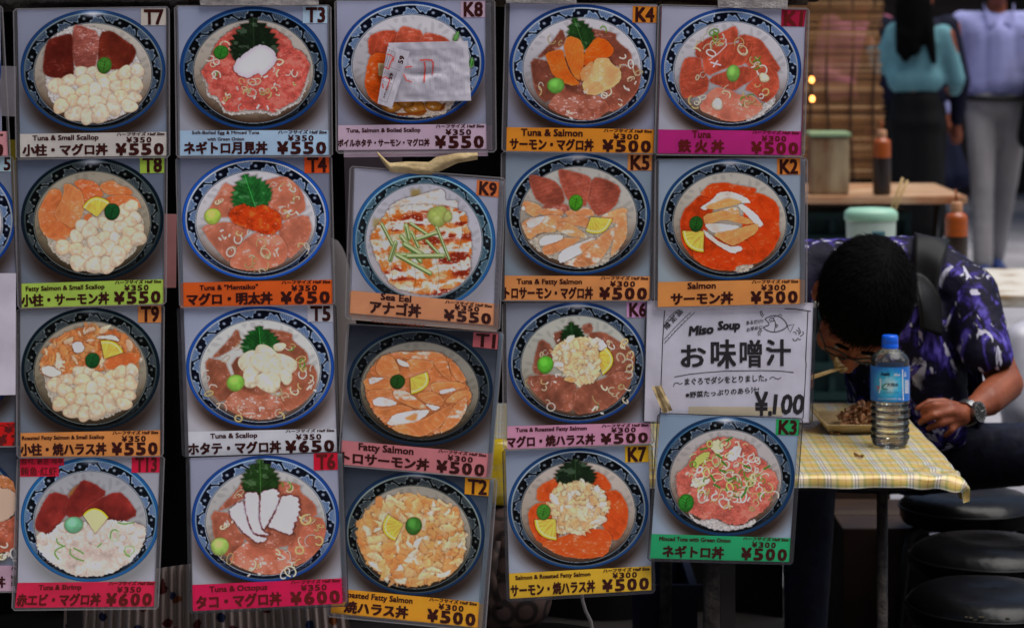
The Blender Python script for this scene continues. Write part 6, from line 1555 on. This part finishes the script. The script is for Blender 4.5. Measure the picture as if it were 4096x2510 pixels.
def sauce(x, ytop, d, zb, lab):
    z1 = Z_(ytop, d); H = z1 - zb; X = X_(x, d); k = H / .345
    r = empty("sauce_bottle", (X, d, zb), lab, "sauce bottle", "plastic squeeze bottles of sauce")
    lv = .172 * k
    mb = MB(); mb.lathe([(.0001, .001), (.036 * k, .001), (.041 * k, .008 * k), (.0415 * k, lv)], (X, d, zb), 36); mb.build("sauce", M_SQD, r, smooth=True)
    mb = MB(); mb.lathe([(.0415 * k, lv + .0005)] + [(.0413 * k + .0004 * math.sin(z * 300), z) for z in np.linspace(lv + .003, .236 * k, 14)] + [(.040 * k, .245 * k), (.034 * k, .254 * k), (.023 * k, .259 * k), (.021 * k, .264 * k)], (X, d, zb), 36); mb.build("bottle", M_SQ, r, smooth=True)
    mb = MB(); mb.lathe([(.0215 * k, .262 * k), (.0225 * k, .268 * k), (.0222 * k, .293 * k), (.020 * k, .297 * k), (.006 * k, .299 * k)], (X, d, zb), 36); mb.build("cap", M_SQC, r, smooth=True)
    mb = MB(); mb.tube([(X, d, zb + .297 * k), (X - .001, d, zb + .320 * k), (X - .004 * k, d, zb + .345 * k)], [.0052 * k, .0042 * k, .003 * k], 10); mb.build("nozzle", M_TIP, r, smooth=True)
sauce(3826, 756, 6.95, WT + .001, "orange-brown sauce bottle right behind the bent man's shoulder")
FZ = .78; FD = 9.2
sauce(3527, 478, FD, FZ + .001, "dark sauce bottle on the far counter before the blind")
M_MINT = mat("mint_lid", (150, 196, 172), .4, .4); M_TUB = mat("milky_tub", (176, 192, 184), .4, .4)
def oval(x, d, z, prof, n=44, ax=1.0, ay=.75):
    mb = MB(); mb.lathe(prof, (0, 0, 0), n); mb.v = [(x + v[0] * ax, d + v[1] * ay, z + v[2]) for v in mb.v]; return mb
tub = empty("chopstick_tub", (X_(3484, 6.95), 6.95, WT + .001), "round milky tub with mint lid on the white table", "tub"); r_ = 103 * 6.95 / FP
zt = Z_(876, 6.95) - WT - .001
oval(X_(3484, 6.95), 6.95, WT + .001, [(.0001, .0005), (r_ * .86, .0005), (r_ * .90, .01), (r_ * .97, zt - .002)]).build("bowl", M_TUB, tub, smooth=True)
oval(X_(3484, 6.95), 6.95, WT + .001, [(r_ * .99, zt - .004), (r_ * 1.04, zt), (r_ * 1.04, zt + .016), (r_ * 1.0, zt + .022), (r_ * .85, zt + .030), (.0001, zt + .034)]).build("lid", M_MINT, tub, smooth=True)
mb = MB(); mb.box((X_(3490, 6.85), 6.85, WT + .02), (X_(3540, 6.85), 6.865, Z_(925, 6.86))); mb.build("sticker", mat("teal_sticker", (60, 104, 116), .5), tub)
cs2 = empty("chopsticks", P(3585, 850, 6.9), "pair of pale chopsticks sticking out behind the mint-lidded tub", "chopsticks")
for a, b_ in (((3560, 850), (3611, 712)), ((3572, 850), (3630, 722))):
    mb = MB(); mb.tube([P(a[0] - 28, a[1] + 70, 7.02), P(*b_, 6.99)], [.0032, .0042], 8); mb.build("stick", M_CHOP, cs2, smooth=True)
# ---------------------------------------------------------------- far counter
fc = empty("serving_counter", (X_(3500, 9.4), 9.4, 0), "wooden serving counter before the bamboo blind", "counter")
M_CTR = mat("stained_counter", (186, 140, 92), .5, .35); speckle(M_CTR, (150, 88, 44), (200, 172, 138), 5, 6, .3, .7, stretch=(1, 2, 2))
mb = MB(); mb.box((X_(2800, FD), FD - .06, FZ - .028), (X_(3858, FD), FD + .65, FZ)); mb.build("countertop", M_CTR, fc, bevel=.005)
for x in (X_(2850, FD), X_(3745, FD)): mb = MB(); mb.tube([(x, FD + .1, 0), (x + .02, FD + .1, FZ - .029)], .012, 10); mb.build("leg", M_PIPE, fc, smooth=True)
M_GCR = dark("green_plastic", (16, 44, 42)); gc = empty("plastic_crate", (X_(3440, 9.3), 9.4, 0), "dark green plastic crates stacked under the far counter", "crate")
for k in range(2):
    mb = MB(); a, c = X_(3230, 9.25), X_(3632, 9.25); z0, z1 = .02 + k * .36, .36 + k * .36
    mb.box((a, 9.28, z0), (c, 9.62, z1 - .004))
    for i in range(5): mb.box((a + i * (c - a) / 4 - .012, 9.255, z0), (a + i * (c - a) / 4 + .012, 9.279, z1 - .005))
    for z in (z0, z0 + .11, z0 + .22, z1 - .035): mb.box((a - .013, 9.24, z), (c + .013, 9.254, z + .028))
    mb.build("crate_tier", M_GCR, gc)
M_BOX = mat("cloudy_container", (150, 132, 100), .4, .4); speckle(M_BOX, (104, 66, 38), (164, 148, 116), 6, 6, .40, .66, stretch=(1.5, 1.5, .5))
ct = empty("food_container", (X_(3322, FD), FD + .08, FZ), "tall cloudy container with pale green lid on the far counter", "container")
a, c, z1 = X_(3246, FD), X_(3398, FD), Z_(548, FD)
mb = MB(); mb.box((a, FD + .0, FZ + .001), (c, FD + .14, z1)); mb.build("tub", M_BOX, ct, bevel=.012)
mb = MB(); mb.box((a - .006, FD - .006, z1 + .0005), (c + .006, FD + .146, Z_(530, FD))); mb.build("lid", mat("pale_green_lid", (142, 166, 124), .45), ct, bevel=.006)
# ---------------------------------------------------------------- bamboo blind
BLD = 9.95
bl = empty("bamboo_blind", (X_(3330, BLD), BLD, Z_(720, BLD)), "hanging bamboo slat blind right of the menu cards", "blind")
M_BAM = mat("bamboo", (158, 116, 70), .6, .3); speckle(M_BAM, (112, 72, 38), (186, 138, 88), 7, 6, .3, .7, stretch=(.5, 1, 40))
mb = MB(); z = Z_(716, BLD); a, c = X_(2700, BLD), X_(3532, BLD); i = 0
rb = random.Random(8)
while z < Z_(-260, BLD):
    h = rb.uniform(.0040, .0058); w = rb.uniform(-.012, .012); e = X_(3532 + 10 * math.sin(i * .07), BLD) + rb.uniform(-.012, .006); tl = rb.uniform(-.002, .002)
    ym = BLD + .010 * math.sin(i * .05)
    vs = [(a, ym, z), (c * .98, ym, z + tl), (e, ym, z + tl), (a, ym, z + h), (c * .98, ym, z + h + tl), (e, ym, z + h + tl)]
    vs += [(v[0], v[1] + .003, v[2]) for v in vs]
    mb.add(vs, [(0, 1, 4, 3), (1, 2, 5, 4), (6, 9, 10, 7), (7, 10, 11, 8), (3, 4, 10, 9), (4, 5, 11, 10), (0, 6, 7, 1), (1, 7, 8, 2), (2, 8, 11, 5)])
    z += h + rb.uniform(.0010, .0042); i += 1
M_BAM2 = mat("dark_bamboo", (110, 74, 40), .6, .3); speckle(M_BAM2, (84, 52, 26), (140, 98, 58), 7, 6, .3, .7, stretch=(.5, 1, 40))
M_BAM3 = mat("pale_bamboo", (196, 156, 108), .6, .3); speckle(M_BAM3, (168, 124, 78), (214, 178, 132), 7, 6, .3, .7, stretch=(.5, 1, 40))
rm_ = [0] * len(mb.m); cur_ = 0
for q_ in range(0, len(mb.m), 9):
    if rb.random() < .92: cur_ = rb.choice((0, 0, 1, 2))
    for w_ in range(9): rm_[q_ + w_] = cur_
mb.m = rm_; mb.build("slats", [M_BAM, M_BAM2, M_BAM3], bl)
M_CORD = dark("dark_cord", (50, 32, 22))
for x in (3312, 3408, 3496, 3240):
    mb = MB(); mb.tube([(X_(x + 6 * math.sin(t * .9 + x), BLD), BLD - .007 + .010 * math.sin((716 - t * 100) * .006), Z_(716 - t * 97, BLD)) for t in range(11)], .0042, 8); mb.build("cord", M_CORD, bl, smooth=True)
M_GLOW = bpy.data.materials.new("glowing_bulb"); M_GLOW.use_nodes = True
bb = M_GLOW.node_tree.nodes["Principled BSDF"]; bb.inputs["Emission Color"].default_value = (1, .36, .08, 1); bb.inputs["Emission Strength"].default_value = 2.6; bb.inputs["Base Color"].default_value = (.8, .4, .1, 1)
M_SOCK = dark("bulb_socket", (20, 16, 14))
for (x, y, lab) in ((3247, 320, "upper small glowing orange bulb by the blind's left edge"), (3249, 396, "lower small glowing orange bulb by the blind's left edge")):
    q = P(x, y, 9.6); r = empty("light_bulb", q, lab, "light bulb", "small orange bulbs")
    mb = MB(); mb.lathe([(.0001, -.011), (.007, -.008), (.009, 0), (.006, .008), (.0035, .012)], q, 16); mb.build("globe", M_GLOW, r, smooth=True)
    mb = MB(); mb.tube([q + Vector((0, 0, .0125)), q + Vector((0, 0, .026))], .005, 10); mb.tube([q + Vector((0, 0, .0262)), q + Vector((0, 0, .07))], .0012, 6); mb.build("socket", M_SOCK, r, smooth=True)
# ---------------------------------------------------------------- walkers
def cloth_m(name, c, c2=None, rough=.8):
    m = mat(name, c, rough, .15); c = np.array(c, float)
    speckle(m, tuple(c * .88), tuple(np.minimum(c * 1.05, 250)), 4, 3, .3, .7, bump=.3, bscale=6, stretch=(2.2, 2.2, .9)); return m
def walker(px, d, label, top, bottom, hair, arms, feet, yaw=0, H=1.70, hem=.98, shoulder=.205, skirt=False, long_hair=False, shoe=(30, 30, 40), bulk=1.0):
    X = X_(px, d); r = empty("person", (X, d, 0), label, "person", "people walking in the street behind")
    Lc = lambda p: Vector((X + p[0] * math.cos(yaw) - p[1] * math.sin(yaw), d + p[0] * math.sin(yaw) + p[1] * math.cos(yaw), p[2]))
    s_ = H / 1.70; sh = 1.42 * s_
    c_ = lambda a, b, ra, rb: ('c', Lc(a), Lc(b), ra, rb)
    B = bulk
    hd = [('e', Lc((0, .0, 1.60 * s_)), (.075, .09, .105)), ('e', Lc((0, -.04, 1.55 * s_)), (.055, .055, .07)), ('c', Lc((0, -.09, 1.585 * s_)), Lc((0, -.105, 1.555 * s_)), .010, .014), ('e', Lc((-.077, .01, 1.58 * s_)), (.012, .022, .032)), ('e', Lc((.077, .01, 1.58 * s_)), (.012, .022, .032)), c_((0, .01, 1.50 * s_), (0, .015, 1.36 * s_), .052, .062)]
    body = hd + [c_((-.09 * B, 0, 1.36 * s_), (.09 * B, 0, 1.36 * s_), .06 * B, .06 * B), c_((0, 0, 1.28 * s_), (0, 0, .95 * s_), .08 * B, .08 * B)]
    tops = [c_((-shoulder + .06, .0, sh - .05), (shoulder - .06, .0, sh - .05), .076, .076), c_((-shoulder + .115 * B, .0, sh - .10), (-shoulder + .135 * B, 0, hem + .10), .108 * B, .105 * B), c_((shoulder - .115 * B, .0, sh - .10), (shoulder - .135 * B, 0, hem + .10), .108 * B, .105 * B), c_((0, -.03 * B, sh - .12), (0, -.035 * B, hem + .11), .105 * B, .112 * B), c_((-.07 * B, 0, hem + .09), (.07 * B, 0, hem + .09), .115 * B, .125 * B)]
    for a in arms:
        body += [c_(a[0], a[1], .042, .037), c_(a[1], a[2], .037, .027)]
        w = Vector(a[2]); hdir = (Vector(a[3]) - w)
        body.append(c_(a[2], tuple(w + hdir * .5), .028, .030))
        for k in range(4):
            o_ = Vector(((k - 1.5) * .017, 0, 0)); body.append(c_(tuple(w + hdir * .5 + o_), tuple(w + hdir * (.98 if k in (1, 2) else .88) + o_), .0105, .008))
        body.append(c_(tuple(w + hdir * .25), tuple(w + hdir * .6 + Vector((.035, -.02, 0))), .012, .010))
        tops += [c_((a[0][0] * .86, a[0][1], a[0][2]), a[1], .066 * B ** .5, .052 * B ** .5), c_(a[1], tuple(Vector(a[1]).lerp(Vector(a[2]), .93)), .052 * B ** .5, .040 * B ** .5)]
    bots = [c_((-.05, 0, .95 * s_), (.05, 0, .95 * s_), .122 * B, .122 * B)]
    for i, f in enumerate(feet):
        sx = -.085 if i == 0 else .085; kn = (sx * 1.05 + (f[0] - sx) * .5, f[1] * .45 - .03, .50 * s_)
        sx = sx * B; kn = (kn[0] * B, kn[1], kn[2])
        body += [c_((sx, 0, .9 * s_), kn, .075 * B * B, .050 * B), c_(kn, (f[0], f[1], .09), .05, .035), c_((f[0], f[1], .06), (f[0], f[1] - .12, .03), .034, .028)]
        if not skirt: bots += [c_((sx, 0, .88 * s_), kn, .094, .068), c_(kn, (f[0], f[1], .10), .066, .058)]
        fuse("shoe", [c_((f[0], f[1] + .03, .05), (f[0], f[1] - .15, .035), .05, .042)], .012, dark("shoe_cloth", shoe), r, 3)
    if skirt: bots += [c_((-.04, 0, 1.06 * s_), (-.05, .0, .40), .085, .11), c_((.04, 0, 1.06 * s_), (.05, .0, .40), .085, .11)]
    fuse("body", body, .012, M_SKIN, r, 3); fuse("top", tops, .014, top, r, 4, None); fuse("trousers" if not skirt else "skirt", bots, .014, bottom, r, 4)
    hp_ = [('e', Lc((0, .018, 1.625 * s_)), (.084, .098, .105))]
    if long_hair: hp_ += [c_((-.01, .05, 1.58 * s_), (.0, .075, 1.40 * s_), .080, .070), c_((.03, .05, 1.56 * s_), (.05, .08, 1.33 * s_), .065, .035), c_((.0, .07, 1.45 * s_), (.03, .10, 1.29 * s_), .06, .025), c_((-.05, .05, 1.56 * s_), (-.11, .09, 1.27 * s_), .045, .018), c_((.02, .09, 1.40 * s_), (-.02, .10, 1.33 * s_), .06, .03)]
    fuse("hair", hp_, .011, hair, r, 2, cull(lambda c: not (c.y < d - .045 and c.z < 1.63 * s_) if not long_hair else True))
    return r, Lc
M_BLUES = cloth_m("pale_blue_shirt", (156, 158, 206)); M_GREYT2 = cloth_m("grey_trousers", (146, 142, 142)); M_TEAL = cloth_m("teal_cardigan", (104, 152, 160)); M_BLACKC = cloth_m("black_cloth", (9, 9, 10)); M_PINK = cloth_m("pink_shirt", (150, 84, 104)); M_NAVY2 = cloth_m("navy_shirt", (16, 18, 38))
mr, mL = walker(3988, 13.7, "man in pale blue shirt and grey trousers walking at the right", M_BLUES, M_GREYT2, M_HAIR, [((-.225, 0, 1.40), (-.275, .02, 1.12), (-.275, -.03, .90), (-.27, -.05, .76)), ((.225, 0, 1.40), (.29, .0, 1.13), (.20, -.20, 1.27), (.11, -.26, 1.33))], [(-.10, -.12), (.03, .22)], 0, 1.72, .97, .225, shoe=(44, 60, 110))
M_BELT = dark("black_belt", (14, 12, 12)); mb = MB(); q = mL((0, 0, .985)); mb.tube([(q.x + .172 * math.cos(t), q.y + .132 * math.sin(t), q.z) for t in np.linspace(0, 6.2832, 41)], .014, 8, caps=False); mb.build("belt", M_BELT, mr, smooth=True)
mb = MB()
for s_ in (-1, 1): mb.add([mL((s_ * .015, -.105, 1.40)), mL((s_ * .075, -.085, 1.47)), mL((s_ * .082, -.03, 1.50)), mL((s_ * .06, -.11, 1.375))], [(0, 1, 2, 3)] if s_ > 0 else [(3, 2, 1, 0)])
o = mb.build("collar", M_BLUES, mr); sm = o.modifiers.new("t", 'SOLIDIFY'); sm.thickness = .006
fuse("jacket", [('c', mL((.27, -.16, 1.22)), mL((.145, -.29, 1.25)), .06, .045), ('c', mL((.17, -.27, 1.20)), mL((.13, -.25, .78)), .05, .075), ('c', mL((.26, -.20, 1.18)), mL((.24, -.20, .72)), .08, .11)], .014, M_BLACKC, None, 5)
tag(col.objects["jacket"], "black jacket draped over the blue-shirted man's arm", "jacket")
M_BAGN = cloth_m("navy_bag_cloth", (18, 22, 44)); bx = X_(3752, 13.62)
bgr = empty("bag", (bx, 13.55, .48), "dark navy bag hanging from the blue-shirted man's hand", "bag")
fuse("sack", [('c', (bx + .06, 13.55, .77), (bx - .08, 13.55, .575), .035, .075), ('c', (bx + .06, 13.55, .77), (bx + .09, 13.55, .575), .035, .075), ('c', (bx + .05, 13.55, .72), (bx + .02, 13.55, .56), .04, .08), ('c', (bx - .10, 13.55, .545), (bx + .11, 13.55, .545), .055, .055)], .012, M_BAGN, bgr, 4)
mb = MB(); hd_ = mL((-.27, -.05, .78)); mb.tube([(bx - .02, 13.55, .76), (hd_.x, hd_.y - .01, hd_.z), (bx + .11, 13.55, .77)], .010, 8); mb.build("handle", M_BAGN, bgr, smooth=True)
walker(3664, 12.4, "woman in teal cardigan with long black hair seen from behind", M_TEAL, M_BLACKC, M_HAIR, [((.12, 0, 1.35), (.185, -.02, 1.18), (.235, -.05, 1.27), (.255, -.08, 1.33)), ((-.155, 0, 1.34), (-.19, -.06, 1.12), (-.15, -.20, 1.06), (-.10, -.28, 1.06))], [(-.07, -.04), (.07, .1)], 2.75, 1.62, 1.04, .150, bulk=.78, skirt=True, long_hair=True)
walker(3655, 12.95, "person in navy shirt half hidden behind the teal woman", M_NAVY2, M_BLACKC, M_HAIR, [((-.2, 0, 1.38), (-.24, 0, 1.1), (-.22, -.06, .88), (-.22, -.1, .76)), ((.2, 0, 1.38), (.25, 0, 1.1), (.22, -.06, .88), (.22, -.1, .76))], [(-.08, 0), (.08, .1)], 3.0, 1.68, .96, .20)
walker(3432, 13.6, "person in pink shirt seen through the bamboo blind", M_PINK, M_BLACKC, M_HAIR, [((-.2, 0, 1.38), (-.25, -.02, 1.12), (-.14, -.2, 1.05), (-.05, -.25, 1.05)), ((.2, 0, 1.38), (.25, -.02, 1.12), (.14, -.2, 1.05), (.05, -.25, 1.05))], [(-.08, 0), (.08, .1)], .4, 1.66, .96, .215)
# ---------------------------------------------------------------- white plastic bag at the right table
M_PBAG = mat("white_plastic", (184, 182, 192), .35, .4); speckle(M_PBAG, (170, 168, 178), (190, 188, 198), 5, 3, bump=.9, bscale=10, stretch=(1, 1, .5))
fuse("plastic_bag", [('c', (X_(4105, 6.4), 6.45, .60), (X_(4130, 6.4), 6.42, .44), .055, .085), ('c', (X_(4180, 6.4), 6.47, .62), (X_(4230, 6.4), 6.45, .42), .06, .11), ('c', (X_(4080, 6.4), 6.44, .50), (X_(4090, 6.4), 6.42, .40), .03, .05), ('e', (X_(4170, 6.4), 6.45, .36), (.11, .10, .07))], .012, M_PBAG, None, 4)
tag(col.objects["plastic_bag"], "bulging white plastic bag under the white table's edge at the right", "plastic bag")

# ---------------------------------------------------------------- bits glimpsed between the cards
def flower_mat():
    m = mat("floral_cloth", (70, 62, 60), .8, .15); n, l, b = nodes(m)
    tc = n.new("ShaderNodeTexCoord"); v = n.new("ShaderNodeTexVoronoi"); v.inputs["Scale"].default_value = 30; l.new(tc.outputs["UV"], v.inputs["Vector"])
    nz = n.new("ShaderNodeTexNoise"); nz.inputs["Scale"].default_value = 60; nz.inputs["Detail"].default_value = 3; l.new(tc.outputs["UV"], nz.inputs["Vector"])
    ad = n.new("ShaderNodeMath"); ad.operation = 'MULTIPLY_ADD'; ad.inputs[1].default_value = .5; l.new(nz.outputs["Fac"], ad.inputs[0]); l.new(v.outputs["Distance"], ad.inputs[2])
    r = n.new("ShaderNodeValToRGB"); e = r.color_ramp.elements; e[0].position = .50; e[0].color = (1, 1, 1, 1); e[1].position = .54; e[1].color = (0, 0, 0, 1); l.new(ad.outputs[0], r.inputs[0])
    r2 = n.new("ShaderNodeValToRGB"); r2.color_ramp.interpolation = 'CONSTANT'; e = r2.color_ramp.elements; e[0].position = 0; e[0].color = (*albedo((24, 30, 60)), 1); e[1].position = .4; e[1].color = (*albedo((104, 56, 24)), 1); k = e.new(.7); k.color = (*albedo((70, 24, 20)), 1)
    sx = n.new("ShaderNodeSeparateColor"); l.new(v.outputs["Color"], sx.inputs[0]); l.new(sx.outputs[0], r2.inputs[0])
    mx = n.new("ShaderNodeMix"); mx.data_type = 'RGBA'; l.new(r.outputs[0], mx.inputs[0]); mx.inputs[6].default_value = (*albedo((138, 124, 118)), 1); l.new(r2.outputs[0], mx.inputs[7])
    l.new(mx.outputs[2], b.inputs["Base Color"]); return m
def pleat(u, v):
    x = 262 + 1110 * u; k = math.sin(u * 210 + 2 * v)
    top = 2268 + 18 * math.sin(u * 9) + (60 if u < .06 else 0)
    return P(x + (u - .3) * 90 * v, top + 560 * v, 3.92 + .008 * k + .02 * math.sin(u * 20))
mb = MB(); mb.grid(pleat, 460, 6); me = mb.mesh("pleated_cloth", flower_mat())
ul = me.uv_layers.new(name="UVMap"); idx = np.empty(len(me.loops), np.int32); me.loops.foreach_get("vertex_index", idx)
uv = np.array([((i % 460) / 459 * .55, (i // 460) / 5 * .24) for i in range(460 * 6)], np.float32); ul.data.foreach_set("uv", uv[idx].ravel())
tag(link("pleated_cloth", me, None, True), "pleated floral cloth hanging below cards T13 and T6", "cloth")
def slab(name, q, d, m, label, cat, th=.003):
    mb = MB(); a = [P(*p, d) for p in q]; b_ = [v + Vector((0, th, 0)) for v in a]
    mb.add(a + b_, [(0, 3, 2, 1), (4, 5, 6, 7), (0, 1, 5, 4), (1, 2, 6, 5), (2, 3, 7, 6), (3, 0, 4, 7)]); return tag(mb.build(name, m), label, cat)
slab("paper_sheet", [(560, 855), (706, 857), (703, 1150), (560, 1150)], 3.75, paper((182, 122, 120)), "plain pink paper between cards T8 and T4", "paper")
slab("paper_sheet", [(-60, 262), (64, 266), (60, 466), (-60, 462)], 3.62, paper((136, 130, 136)), "pale paper glimpsed left of card T7", "paper")
slab("yellow_strip", [(34, 560), (62, 560), (66, 900), (48, 905)], 3.6, paper((128, 112, 20)), "yellow strip glimpsed left of card T8", "strip")
slab("paper_sheet", [(1376, 628), (1625, 612), (1640, 1010), (1386, 1010)], 3.52, paper((134, 118, 126)), "pinkish grey sheet peeking out left of card K9", "paper")
M_CHB = mat("pale_chair_back", (126, 116, 112), .6, .3)
fuse("chair_back", [('e', P(1330, 1330, 4.4), (.042, .03, .17)), ('e', P(1300, 1420, 4.4), (.06, .03, .16))], .006, M_CHB, None, 3); tag(col.objects["chair_back"], "pale rounded chair back between cards T4 and K9", "chair")
M_BBAG = mat("brown_monogram_cloth", (58, 44, 40), .7, .2)
n, l, b = nodes(M_BBAG); tc = n.new("ShaderNodeTexCoord"); v = n.new("ShaderNodeTexVoronoi"); v.inputs["Scale"].default_value = 26; v.inputs["Randomness"].default_value = .15; l.new(tc.outputs["Object"], v.inputs["Vector"])
r = n.new("ShaderNodeValToRGB"); e = r.color_ramp.elements; e[0].position = .30; e[0].color = (*albedo((66, 50, 46)), 1); e[1].position = .62; e[1].color = (*albedo((70, 54, 48)), 1); k = e.new(.40); k.color = (*albedo((30, 20, 18)), 1); k = e.new(.52); k.color = (*albedo((30, 20, 18)), 1); l.new(v.outputs["Distance"], r.inputs[0]); l.new(r.outputs[0], b.inputs["Base Color"])
hb = empty("handbag", P(2010, 2440, 4.0), "brown patterned handbag on the stool between cards T2 and K7", "bag")
z0 = .452; zt = Z_(2030, 4.0)
fuse("pouch", [('c', (X_(1980, 4.0), 4.02, z0 + .06), (X_(2080, 4.0), 4.02, z0 + .06), .055, .055), ('c', (X_(1985, 4.0), 4.02, zt - .05), (X_(2070, 4.0), 4.02, zt - .05), .045, .045), ('c', (X_(2030, 4.0), 4.02, z0 + .05), (X_(2030, 4.0), 4.02, zt - .05), .055, .05)], .007, M_BBAG, hb, 4)
mb = MB(); mb.tube([(X_(1990, 4.0), 3.965, zt - .045), (X_(1970, 4.0), 3.955, zt - .10), (X_(2000, 4.0), 3.955, zt - .15)], .006, 8); mb.build("handle", M_BBAG, hb, smooth=True)
M_YEL = mat("yellow_foil", (196, 168, 28), .22, .6); speckle(M_YEL, (188, 156, 16), (204, 180, 50), 9, 3, bump=.9, bscale=22)
fuse("snack_bag", [('e', (X_(2000, 4.0), 4.03, zt + .052), (.040, .022, .055)), ('e', (X_(2025, 4.0), 4.03, zt + .03), (.030, .022, .034))], .005, M_YEL, None, 2); tag(col.objects["snack_bag"], "shiny yellow foil bag standing on the brown handbag", "snack bag")
M_CORDW = mat("white_cord", (120, 114, 112), .5); mb = MB(); mb.tube([P(2322, 2330, 3.62), P(2330, 2400, 3.62), P(2342, 2440, 3.62), P(2362, 2480, 3.62), P(2378, 2560, 3.62), P(2384, 2700, 3.62)], .0026, 8); tag(mb.build("cable", M_CORDW, smooth=True), "thin white cable hanging below card K7", "cable")
# black hanging bundle at the top right of the rack
fuse("cloth_bundle", [('c', P(3175, -30, 3.47), P(3255, -26, 3.47), .012, .013)], .003, M_STRAP, None, 2); tag(col.objects["cloth_bundle"], "black wrapped end of the rail above card K1", "cloth")
